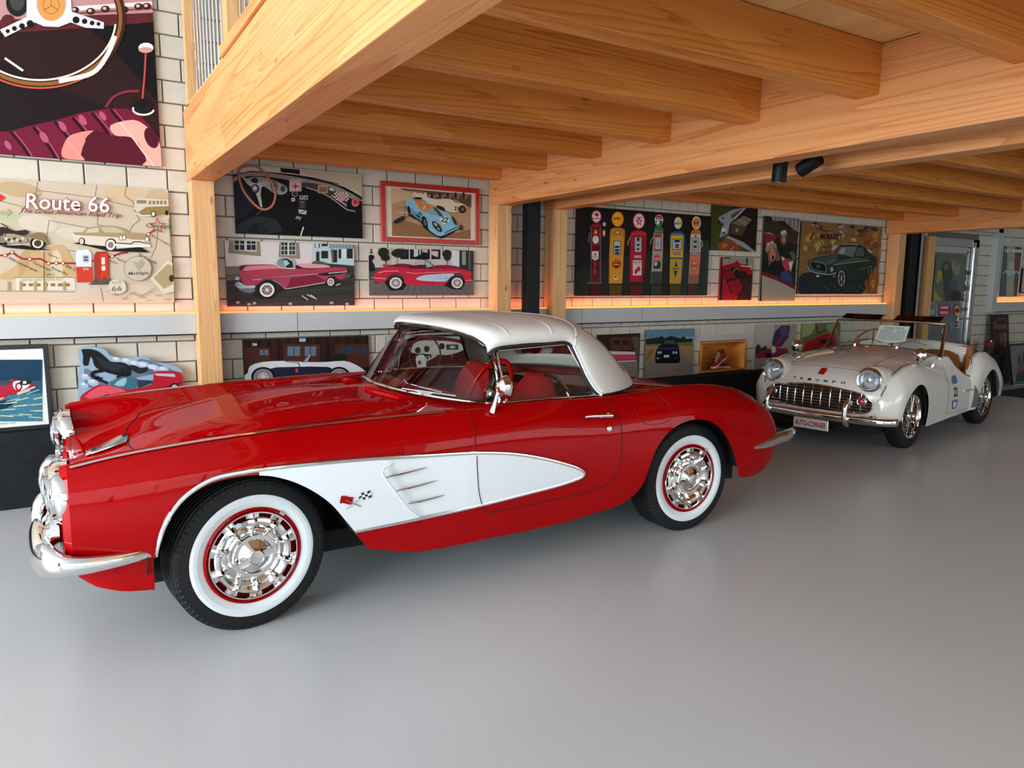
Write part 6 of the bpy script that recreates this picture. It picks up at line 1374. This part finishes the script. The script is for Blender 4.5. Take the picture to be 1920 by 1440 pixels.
# 12 luggage, 13 red seats, 14 riders
o, r, Y = panel([(1336, 384), (1417, 472.5)], 'photo_panel', 'photo panel of a rear luggage rack with old suitcases on grass', 'picture', '2c2c1c')
A = Art((1325, 380, 7.578), Y, r, 1.1); A.BG('3a4416').P('241812', [(360,60),(760,90),(720,720),(560,640),(320,470),(330,260)]).P('8c9098', [(165,210),(380,90),(560,70),(370,260),(330,300),(300,440),(180,500),(220,350)], 1).P('a8a49c', [(350,200),(520,72),(560,80),(400,240)]).P('5c4034', [(345,200),(360,170),(520,80),(370,230)]).P('4c3c2c', [(350,290),(520,185),(640,240),(560,350),(500,480),(330,430)]).P('7c7464', [(365,290),(520,185),(640,240),(540,345)]).L('2c241c', 9, [(410,270),(545,335)]).L('2c241c', 9, [(480,210),(610,270)]).E('a8845c', 430, 390, 20, 24).P('8c8c94', [(300,470),(520,560),(700,700),(640,700),(440,600),(260,500)], 1).P('7c4428', [(140,590),(290,500),(400,560),(520,700),(180,690)]).P('b8642c', [(200,620),(250,570),(310,600),(250,650)]).L('c8c0b4', 7, [(325,690),(385,628)]).E('4c1c1c', 170, 280, 28, 26).E('5c2424', 215, 310, 24, 30).E('c8ccd4', 240, 400, 34, 40).E('4c5460', 240, 430, 24, 22).E('30343c', 228, 220, 18, 16)
A.build('print', o)
o, r, Y = panel([(1352.5, 482), (1408.5, 562.5)], 'photo_panel', 'small photo panel of a bright red leather cockpit', 'picture', '8c0c1c')
A = Art((1325, 380, 7.578), Y, r, 1.1); A.BG('30181a').P('8c8878', [(225,760),(680,780),(670,960),(225,900)]).R('30302c', 240, 765, 340, 795).R('30342c', 560, 770, 600, 900).P('941420', [(220,900),(400,850),(430,820),(480,870),(600,880),(660,960),(640,1030),(570,1020),(560,980),(400,940),(240,960)], 1).P('7c1018', [(225,950),(400,980),(400,1060),(280,1090),(225,1080)]).P('1c1416', [(330,920),(480,930),(460,1060),(420,1080),(380,1000)], 1).P('a01c28', [(230,1080),(280,1110),(340,1290),(440,1300),(430,1385),(215,1385)]).P('901822', [(300,1130),(460,1080),(510,1180),(480,1280),(360,1300)], 1).P('3c2020', [(500,1080),(640,1060),(630,1380),(440,1380),(510,1230)]).L('d8ccc0', 12, [(480,895),(600,910),(640,900)]).L('c8c4b4', 8, [(600,780),(590,880),(640,960)]).L('4c0c12', 8, [(330,1180),(480,1130)]).O('a8a098', 425, 985, 40, 50, 6, 0, 3, 6)
A.build('print', o)
o, r, Y = panel([(1433, 404.5), (1489, 564)], 'photo_panel', 'tall photo panel of two laughing children in leather caps and goggles', 'picture', '6c5c58')
A = Art((1325, 380, 7.578), Y, r, 1.1); A.BG('26241f').P('8c8884', [(900,190),(1310,220),(1300,420),(1230,380),(1100,260),(950,260)], 1)
for i in range(9): A.L('2c2822', 8, [(930 + i * 42, 420), (940 + i * 42 + (i % 3) * 12, 300), (920 + i * 46, 200)])
A.P('343226', [(820,260),(960,270),(1100,330),(1300,430),(1290,600),(820,440)], 1).P('7c2434', [(812,440),(880,430),(1000,470),(960,540),(820,600)], 1).P('a89894', [(812,430),(890,425),(970,460),(880,440)])
A.P('1c2024', [(1000,580),(1090,560),(1220,620),(1270,800),(1240,960),(1060,1000),(990,760)], 1).E('4c3c30', 1092, 500, 56, 120).E('a87060', 1094, 525, 30, 56).P('a89068', [(1044,440),(1060,400),(1110,385),(1140,430),(1130,465),(1060,470)], 1).E('c8c8c4', 1074, 425, 18, 16).E('c8c8c4', 1108, 410, 18, 16)
A.P('1a1c20', [(800,800),(880,860),(960,840),(1080,900),(1060,1060),(880,1000),(800,990)], 1).P('6c5440', [(860,640),(900,570),(960,560),(1010,680),(1050,800),(1010,830),(960,800),(880,900),(870,780)], 1).P('94845c', [(830,660),(850,590),(920,545),(985,590),(995,650),(930,640),(880,680),(850,720)], 1).E('b8786c', 934, 740, 42, 92).E('3c1418', 938, 780, 18, 36).E('b0b4b4', 872, 590, 24, 20, -.5).E('b0b4b4', 925, 560, 24, 16, -.3).E('281c1c', 915, 705, 6, 6).E('281c1c', 950, 700, 6, 6)
A.P('a83844', [(1060,810),(1150,790),(1230,825),(1200,960),(1120,970),(1080,900)]).P('c8c4c4', [(1060,760),(1110,790),(1070,830)]).P('c8c4c4', [(1160,850),(1230,830),(1190,990)]).P('2c4468', [(1040,1000),(1120,960),(1210,1040),(1220,1160),(1060,1090)], 1).P('4c5c40', [(1170,700),(1230,690),(1270,780),(1230,860)], 1).P('6c1c28', [(785,975),(1000,1050),(1245,1190),(1240,1230),(1000,1110),(785,1030)]).P('9c9484', [(780,1030),(1000,1110),(1243,1230),(1235,1395),(775,1395)])
A.build('print', o)

# 15 --- dark green coupe painting
o, r, Y = panel([(1503.5, 415), (1644.5, 551)], 'canvas_print', 'abstract canvas painting of a dark green fastback coupe', 'picture', '1c1c1e')
A = Art((1495, 405, 9.288), Y, r, 1.2); A.BG('7a5c34')
rq = random.Random(11)
for i in range(90):
    x, y = rq.uniform(60, 1460), rq.uniform(90, 900); c = rq.choice(['9c6c34', '8c4c24', 'a8904c', '6c5c3c', 'a8a090', 'b4742c', '7c3820', '5c5444'] if y > 250 else ['a09488', '8c8478', '2c2824', '8c6444', '6c5c50'])
    if x > 800 and y < 200: c = rq.choice(['1c1a1a', '2c3430', '3c3432'])
    A.P(c, [(x, y), (x + rq.uniform(30, 110), y + rq.uniform(-20, 30)), (x + rq.uniform(20, 100), y + rq.uniform(50, 130)), (x - rq.uniform(0, 40), y + rq.uniform(30, 110))])
A.P('22282a', [(40,1050),(200,980),(700,900),(1240,1000),(1150,1150),(1100,1360),(40,1360)], 2)
A.P('23302c', [(190,780),(300,730),(480,690),(640,680),(740,530),(760,490),(900,475),(1040,490),(1160,540),(1260,660),(1370,720),(1380,850),(1330,900),(1260,1050),(1180,1080),(830,1120),(800,1060),(560,1040),(300,1000),(200,930)], 1)
A.P('36523c', [(620,830),(760,770),(1000,720),(1200,740),(1240,700),(1220,780),(1000,800),(700,850),(600,870)], 1).P('3c4a48', [(230,770),(480,700),(700,690),(640,760),(470,830)], 1).P('4c5c58', [(480,820),(620,760),(740,740),(640,800),(540,850)], 1).P('5c6c68', [(660,660),(740,540),(990,530),(930,710),(800,680)], 1).P('8c9490', [(700,650),(760,560),(830,560),(800,660)], 1).P('46524e', [(990,700),(1030,550),(1120,560),(1150,610),(1140,700)], 1).L('b8bcb0', 9, [(760,495),(900,490),(1040,500)]).L('a8aca0', 10, [(1010,530),(945,720)]).P('141a1c', [(215,800),(470,850),(480,960),(440,975),(240,920)], 1).L('8c9488', 9, [(215,785),(470,835),(485,960),(450,980),(240,920),(215,800)], 2).L('a8aca4', 15, [(165,880),(230,960),(400,1005),(560,1015),(655,990)], 3).E('4c5450', 350, 880, 34, 30).L('a8ac98', 7, [(620,850),(1000,800),(1225,775)])
A.E('141618', 775, 1080, 80, 150).O('a8a8a0', 757, 1085, 54, 132, 12).L('a8a8a0', 8, [(757,960),(757,1210)]).L('a8a8a0', 8, [(712,1030),(800,1140)]).L('a8a8a0', 8, [(800,1030),(712,1140)]).O('4c5450', 775, 960, 75, 100, 10, 0, 3.1, 6.2).E('141618', 1245, 950, 34, 110).O('8c8c84', 1250, 955, 24, 88, 8).E('9ca09c', 585, 930, 24, 46).E('a8aca8', 340, 1045, 32, 20).E('6c7470', 625, 1045, 20, 22).L('7c8478', 7, [(1060,935),(1170,900)])
A.P('2c2420', [(190,420),(260,290),(280,300),(220,410)]).L('2c2420', 14, [(330,235),(420,180),(400,235),(500,265),(600,250)], 3).T('30241c', 'BULLITT', 385, 402, 780, 408, 92, bold=.03).T('5c4434', '34556', 350, 680, 690, 685, 90, bold=.03).L('30241c', 9, [(370,420),(420,490),(480,560),(560,500),(570,430)], 2).T('14120f', 'ST', 1180, 1190, 1250, 1190, 60)
for i in range(14): A.L('8c948c', 5, [(400 + i * 55, 1190 + (i * 47) % 130), (425 + i * 55, 1170 + (i * 47) % 130)])
A.P('8c4c20', [(1230,1060),(1400,980),(1360,1350),(1250,1360)], 2).P('a87830', [(1260,1150),(1330,1110),(1310,1300)], 2)
A.build('print', o)

# 16-19 --- prints on the plinth
o, r, Y = low_panel((1121, 628), (1198, 692), 'small photo panel of a pink car tail, right of the white soft top', '2c1c18')
A = Art((1080, 580, 3.131), Y, r, 1.1); A.BG('2c1c18').R('5c2c24', 205, 165, 325, 240); A.R('1c2024', 218, 180, 258, 210).R('1c2024', 270, 180, 312, 210).P('c8c4c4', [(190,245),(350,250),(360,265),(190,268)]).P('c03c64', [(190,265),(360,264),(355,298),(190,300)]).P('54463e', [(325,160),(370,160),(365,360),(355,300)]).P('7c7468', [(190,300),(360,300),(365,400),(190,400)]).L('d8d4d0', 5, [(215,308),(350,302)]); A.build('print', o)
o, r, Y = low_panel((1211.5, 619), (1298.5, 698), 'square photo panel of a dark blue saloon on a country lane', '4c5458')
A = Art((1200, 580, 7.3846), Y, r, 1.1); A.BG('7a6e64').P('5c7c98', [(60,260),(740,250),(740,470),(60,470)]).P('84a4b8', [(60,400),(740,380),(740,470),(60,470)]).P('1c2418', [(80,410),(150,400),(260,390),(300,365),(340,400),(420,370),(480,380),(560,400),(610,370),(640,410),(730,400),(730,470),(80,490)], 1).P('5c6430', [(75,485),(730,450),(730,515),(75,510)]).P('94744c', [(75,505),(330,505),(200,640),(75,790)]).P('94744c', [(540,500),(730,510),(715,760),(640,680)]).P('7c5c34', [(120,560),(200,560),(90,740),(75,700)])
A.P('0c0e14', [(210,730),(215,590),(260,510),(290,490),(330,410),(410,400),(490,415),(520,490),(540,520),(545,620),(560,700),(540,745),(240,750)], 1).P('3c4450', [(320,480),(345,425),(475,425),(505,485)]).P('1c2c4c', [(270,530),(540,520),(530,560),(250,560)], 1).R('c8c8c4', 330, 632, 402, 664)
for x in (252, 284, 462, 500): A.E('b8bcc0', x, 598, 13, 18)
A.E('b8b48c', 245, 678, 18, 9).E('4c4838', 495, 678, 18, 9).L('30343c', 3, [(408,270),(408,400)]); A.build('print', o)
o, r, Y = low_panel((1417.5, 610), (1489, 691), 'photo panel of a wedge sports car with raised door beside lavender', '8c8c84')
A = Art((1380, 560, 3.5556), Y, r, 1.1); A.BG('8c8c7c').P('a8a89c', [(135,170),(260,170),(230,330),(130,330)]).P('3c2c4c', [(240,290),(260,220),(300,180),(360,180),(350,260),(300,320),(250,330)], 1).E('5c3c6c', 320, 220, 30, 34).P('30343c', [(130,320),(150,300),(170,330),(200,310),(210,340),(130,370)]).P('842444', [(130,370),(180,345),(240,330),(300,250),(310,262),(280,330),(340,330),(350,370),(260,400),(180,418),(135,395)], 1).E('1c1418', 215, 385, 20, 24).E('c8c4c4', 250, 340, 16, 24).P('9c948c', [(120,400),(390,380),(390,480),(120,480)]); A.build('print', o)
o, r, Y = low_panel((1505, 607), (1570, 680), 'photo panel of a red open car under green trees, beside the roadster screen', '5c6450')
A = Art((1380, 560, 3.5556), Y, r, 1.1); A.BG('5c6438').P('8c9464', [(440,165),(540,165),(500,240),(440,260)]).L('2c241c', 8, [(530,165),(545,230),(600,210),(670,170)]).P('941c28', [(445,350),(470,280),(520,270),(560,245),(640,230),(670,260),(670,400),(445,400)], 1).P('7c8468', [(600,170),(670,165),(670,220),(610,220)]).R('3c1418', 560, 270, 640, 300).P('94907c', [(440,370),(670,340),(670,440),(440,440)]); A.build('print', o)

# --- poster and stickers on the metal door, pictures in the right bay
Yd = WALL_Y + .028; z9 = (1640, 400, 4.5)
x0, z1 = on_y(1640 + 520 / 4.5, 400 + 342 / 4.5, Yd - .006); x1, z0 = on_y(1640 + 745 / 4.5, 400 + 738 / 4.5, Yd - .006)
o = MB().box((x0, Yd - .006, z0), (x1, Yd, z1)).build('door_poster', mat('poster_edge', '1c1c1a', .6)); tag(o, 'faded poster hung on the grey metal door', 'poster')
A = Art(z9, Yd - .006, (x0, z0, x1, z1)); A.BG('6c7064').P('a89c3c', [(530,480),(590,500),(560,560),(520,600)]).P('a89c3c', [(500,640),(570,735),(500,738)]).P('4c4c44', [(570,420),(640,420),(660,520),(640,600),(700,640),(740,738),(600,738),(580,600)], 2).P('8c8878', [(650,400),(720,420),(710,520),(660,500)], 2).E('7c6c5c', 605, 450, 22, 30).E('3c3c38', 680, 700, 40, 44).P('54606c', [(640,560),(690,560),(700,640),(640,640)], 2).E('8c7464', 690, 430, 18, 24)
A.build('print', o)
A = Art(z9, Yd - .0005, (X_OPEN0, 0, 11.57, 2.05)); A.E('7c8488', 490, 830, 38, 80).O('a8b0b4', 490, 830, 38, 80, 6).T('c8d0d4', '33', 462, 850, 505, 848, 34, bold=.03).P('b82c44', [(545,775),(628,770),(645,815),(630,860),(542,862)]).T('e8dcdc', '1000', 556, 808, 622, 806, 24, bold=.04).T('e8dcdc', 'MIGLIA', 552, 850, 622, 848, 24, bold=.04)
A.E('1c1c1c', 695, 820, 30, 55).E('c8b880', 695, 820, 25, 48).E('8c3428', 695, 820, 22, 20).E('7c1c28', 755, 628, 20, 32).R('c8c8cc', 722, 682, 760, 750).R('b01c28', 724, 684, 758, 702).R('2c2c30', 726, 712, 756, 742).R('a87844', 738, 795, 760, 825).E('6c8ca8', 645, 945, 18, 32).R('8c3440', 686, 912, 720, 958).L('d8d8d8', 5, [(686,935),(720,935)]).E('c8c4c4', 575, 1000, 26, 44).E('8c2c28', 575, 1000, 24, 40).E('c8c4c4', 578, 1000, 17, 30).R('c8ccd0', 640, 305, 690, 335).E('d8d8dc', 728, 325, 14, 18).R('1c1c20', 772, 318, 792, 345).E('2c2c30', 775, 500, 14, 22).E('5c2028', 757, 548, 14, 24)
A.build('sticker', door)
A = Art(z9, WALL_Y - .024, (0, 0, 99, 99))
o, r, Yp = framed((1845 + 188 / 5.147, 440 + 98 / 5.147), (1845 + 328 / 5.147, 440 + 603 / 5.147), WALL_Y - .03, .016, 'c4c4c0', 'silver framed tricolour endurance race poster above the right light ledge', '5c6460')
A = Art((1845, 440, 5.147), Yp, r, 1.1); A.BG('4c5c5c'); A.P('9ca488', [(225,90),(300,90),(285,610),(215,610)]).P('6c3c44', [(300,90),(400,90),(360,610),(285,610)]).T('d8dcdc', 'LE MANS', 200, 168, 362, 176, 34, bold=.05).P('a8c0c8', [(172,380),(200,350),(240,345),(262,330),(290,350),(335,355),(338,385),(240,392)], 1).E('3c4c50', 205, 380, 14, 14).E('3c4c50', 312, 380, 14, 14).E('b8bc9c', 262, 300, 28, 36)
for i in range(20): A.L('a8b0a4', 2, [(180 - i, 200 + i * 20), (348 - i, 206 + i * 20)])
A.build('print', o)
o, r, Yp = framed((1845 + 378 / 5.147, 440 + 325 / 5.147), (1845 + 600 / 5.147, 440 + 565 / 5.147), WALL_Y - .03, .02, '141416', 'black framed small picture cut by the right edge of the photo, above the ledge', 'c4c0b8')
A = Art((1845, 440, 5.147), Yp, r); A.R('a8a498', 390, 360, 560, 530).E('4c4c4c', 460, 450, 50, 30); A.build('print', o)
# leaning pictures on the floor
def lean(name, x0, x1, h, ybase, tilt, edge, label, d=.02):
    root = empty(name, ((x0 + x1) / 2, ybase, 0)); root.rotation_euler = (-tilt, 0, 0); tag(root, label, 'picture'); w = (x1 - x0) / 2
    MB().box((-w, 0, 0), (w, d, h)).build('board', mat('board_edge', edge, .5), root); return root, w
root, w = lean('tin_sign', 12.13, 12.66, 1.055, 5.52, .11, '0e0c0e', 'dark tin sign with V8 lettering leaning on the wall at the right')
sg_ = MB().add([(-w + .01, -.002, .01), (w - .01, -.002, .01), (w - .01, -.002, 1.045), (-w + .01, -.002, 1.045)], [(0, 1, 2, 3)], 0)
def SF(x, y, d=-.004): return (-w + .01 + (2 * w - .02) * x, d, .01 + 1.035 * y)
add_text(sg_, 'V8', lambda x, y: SF(.42 + .42 * x, .52 + .22 * y), 1, bold=.01); add_text(sg_, 'GENUINE', lambda x, y: SF(.30 + .58 * x, .79 + .07 * y), 1, bold=.02)
sg_.sweep([SF(.16 + .08 * math.cos(a), .85 + .05 * math.sin(a)) for a in np.linspace(0, 6.28, 24)[:-1]], .006, 5, closed=True, up=(0, 1, 0), mi=1).sweep([SF(.28, .93), SF(.5, .95), SF(.80, .94), SF(.9, .88)], .005, 5, up=(0, 1, 0), mi=1)
sg_.build('print', [mat('sign_brown', (.03, .015, .015), .4, spec=.2), mat('sign_letter', (.34, .12, .10), .4)], root)
root, w = lean('framed_picture', 12.12, 12.92, .63, 5.24, .17, '0c0c0c', 'black framed grand prix print leaning on the floor at the far right', .022)
pq = MB().add([(-w + .02, -.002, .03), (w - .02, -.002, .03), (w - .02, -.002, .60), (-w + .02, -.002, .60)], [(0, 1, 2, 3)], 0)
def SG(x, y): return (-w + .02 + (2 * w - .04) * x, -.004, .03 + .57 * y)
for mi, pl_ in ((1, [(.1,.05),(.55,.02),(.9,.08),(.8,.35),(.6,.5),(.4,.45),(.15,.2)]), (2, [(.25,.45),(.3,.75),(.36,.75),(.4,.5)]), (2, [(.45,.5),(.5,.8),(.56,.8),(.58,.5)]), (2, [(.65,.45),(.7,.7),(.76,.7),(.8,.4)]), (3, [(.2,.25),(.45,.32),(.62,.5),(.55,.55),(.4,.5),(.18,.32)]), (1, [(.55,.1),(.75,.12),(.8,.35),(.6,.34)])):
    pq.add([(lambda q: (q[0], q[1] - .0006 * mi, q[2]))(SG(x, y)) for x, y in pl_], [tuple(range(len(pl_)))], mi)
pq.build('print', [mat('print_grey', (.16, .16, .155), .4), mat('print_black', (.012, .012, .014), .4), mat('print_dark', (.035, .035, .04), .4), mat('print_red', (.22, .03, .04), .4)], root)
MB().box((-w - .005, -.004, 0), (w + .005, .024, .016)).build('frame_edge', M_BRUSH, root)
# ================================================================== NICHE WITH SHOES, SPOTLIGHTS, SMALL THINGS
bx = MB(); t_ = .022; d0, d1 = WALL_Y - .012, WALL_Y + .20; a0, a1, b0, b1 = NX0 + .002, NX1 - .002, nz0 + .001, nz1 - .001
nb = empty('wooden_box', ((a0 + a1) / 2, d0, b0)); tag(nb, 'small open wooden display box set in the wall, holding red trainers', 'box')
def bb(name, p, q): rel(MB().box([p[i] - (p[i] + q[i]) / 2 for i in range(3)], [q[i] - (p[i] + q[i]) / 2 for i in range(3)]).build(name, M_BEAM_X, loc=[(p[i] + q[i]) / 2 for i in range(3)]), nb)
bb('side_board', (a0, d0, b0), (a0 + t_, d1, b1)); bb('side_board', (a1 - t_, d0, b0), (a1, d1, b1)); bb('top_board', (a0 + t_, d0, b1 - t_), (a1 - t_, d1, b1)); bb('bottom_board', (a0 + t_, d0, b0), (a1 - t_, d1, b0 + t_)); bb('back_board', (a0 + t_, d1 - .012, b0 + t_), (a1 - t_, d1, b1 - t_))
MB().box((NX0 - .3, WALL_Y - .003, nz1 + .004), (NX1 + .12, WALL_Y + .01, nz1 + .075)).build('lintel', M_PLASTER, wall_back)
M_SHOE = mat('shoe_red', (.30, .008, .012), .6); M_SOLE = mat('shoe_sole', (.7, .68, .64), .6)
def shoe(loc, rot, label):
    r = empty('trainer_shoe', loc); r.rotation_euler = rot; tag(r, label, 'shoe')
    st = [(0, .026, .075), (.02, .034, .095), (.06, .036, .10), (.09, .034, .092), (.12, .034, .072), (.16, .040, .052), (.20, .044, .040), (.235, .038, .030), (.262, .018, .018)]
    rows = []
    for x, w, h in [hermite([s[0] for s in st], st, x) for x in np.linspace(0, .262, 22)]:
        rows.append([(x, w * math.cos(a) * (1 if math.sin(a) < .5 else .75), .018 + (h - .018) * max(0, math.sin(a)) ** .8) for a in np.linspace(0, math.pi, 13)])
    u = MB().grid(rows); u.build('upper', M_SHOE, r, smooth=True)
    s = MB(); o_ = [(x, w * sg * 1.06) for sg in (1,) for x, w, h in st] + [(x, -w * 1.06) for x, w, h in st[::-1]]
    s.prism(o_, lambda x, y, t: (x - .002, y, t), .020).build('sole', M_SOLE, r)
    MB().sweep([(.005 + .06 * (1 - math.cos(a)) * .5, .028 * math.sin(a), .098) for a in np.linspace(0, 6.28, 16)[:-1]], .006, 6, closed=True).build('collar', M_DARK, r, smooth=True)
    l = MB()
    for k in range(6):
        x = .085 + .018 * k; z = .104 - .010 * k; l.sweep([(x - .008, -.022, z - .006), (x, 0, z + .004), (x + .008, .022, z - .006)], .0035, 5)
    l.build('lace', M_SOLE, r, smooth=True); return r
bz = b0 + t_ + .001; cx = (a0 + a1) / 2
shoe((cx - .02, WALL_Y + .13, bz), (0, 0, math.radians(-8)), 'red trainer with white laces, toe pointing right in the box')
shoe((cx - .05 + .13, WALL_Y + .045, bz + .128), (0, math.radians(26), math.radians(188)), 'red trainer leaning toe down to the left in the box')
# spotlights on a ceiling track
tr = MB().box((3.615, 2.6, 2.545), (3.665, 4.2, 2.574)).build('light_track', M_STEEL_BLK); tag(tr, 'black light track under the deck between the two middle beams', 'track')
def spot(p, q, label):
    P, Q = np.array(p), np.array(q); c = (P + Q) / 2; r = empty('spotlight', tuple(c)); tag(r, label, 'lamp', 'spotlights between the beams')
    d = (Q - P) / np.linalg.norm(Q - P); L_ = np.linalg.norm(Q - P) / 2; R_ = .042
    a = Vector(d).to_track_quat('Z', 'Y').to_matrix().to_4x4()
    MB().lathe([(.0005, -L_), (R_ - .003, -L_), (R_, -L_ + .003), (R_, L_ - .002), (R_ - .004, L_), (R_ - .006, L_ - .012), (.0005, L_ - .014)], axis=2, n=36).xf(a).build('housing', M_STEEL_BLK, r, smooth=True)
    MB().lathe([(R_ - .0055, L_ - .004), (R_ - .0075, L_ - .002), (R_ - .0095, L_ - .006)], axis=2, n=30).xf(a).build('bezel_ring', M_BRUSH, r, smooth=True)
    MB().sweep([tuple(P - c + d * .03 + np.array((0, 0, .03))), (P[0] - c[0], P[1] - c[1] + .03, 2.546 - c[2])], .008, 8).build('stem', M_STEEL_BLK, r)
def x3(px, py): y, z = on_x(px, py, 3.64); return (3.64, y, z)
spot(x3(1464, 303), x3(1460, 342), 'black cylinder spotlight pointing straight down between the beams')
spot(x3(1536, 296), x3(1500, 320), 'black cylinder spotlight tilted sideways, right one of the pair')
# glass bulb ornament on the plinth
x_, _ = on_y(118, 800, 5.62); gb = empty('glass_ornament', (x_, 5.62, .4905)); tag(gb, 'small clear glass ornament on a black base on the plinth', 'ornament')
MB().lathe([(.060, 0), (.068, .012), (.050, .040), (.0005, .040)], axis=2, n=8).build('base', M_STEEL_BLK, gb)
MB().lathe([(.012, .041), (.034, .052), (.044, .078), (.036, .104), (.016, .118), (.0005, .121)], axis=2, n=28).build('bulb', M_LENS, gb, smooth=True)
MB().sweep([(0, 0, .041), (.004, 0, .07), (-.004, 0, .085), (.003, 0, .10)], .003, 6).build('filament', M_CHROME, gb)
# black crate with red oil can, floor mat at the right
cr = MB().box((11.66, 5.38, 0), (12.08, 5.66, .46)).box((11.65, 5.37, .42), (12.09, 5.67, .461)); co = cr.build('black_cabinet', M_STEEL_BLK); bevel(co, .004); tag(co, 'low black cabinet behind the roadster tail, under the red can', 'cabinet')
cn = empty('oil_can', (11.86, 5.50, .462)); tag(cn, 'red and dark blue tin oil can on the black cabinet', 'can')
b1_ = MB().box((-.075, -.04, 0), (.075, .04, .10)).build('lower_body', mat('can_blue', (.015, .03, .07), .35), cn); bevel(b1_, .008)
b2_ = MB().box((-.075, -.04, .1005), (.075, .04, .19)).build('upper_body', mat('can_red', (.25, .01, .012), .35), cn); bevel(b2_, .008)
MB().lathe([(.018, .19), (.018, .21), (.0005, .212)], (.04, 0, 0), 2, 16).build('cap', M_BRUSH, cn, smooth=True)
MB().sweep([(-.06, 0, .188), (-.05, 0, .215), (.0, 0, .22), (.012, 0, .188)], .005, 6).build('handle', M_STEEL_BLK, cn, smooth=True)
mt = MB().box((10.9, 4.35, .0005), (14.2, 5.02, .012)).build('floor_mat', mat('mat_dark', (.018, .012, .012), .85)); tag(mt, 'dark floor mat on the grey floor at the far right', 'mat'); bevel(mt, .003)
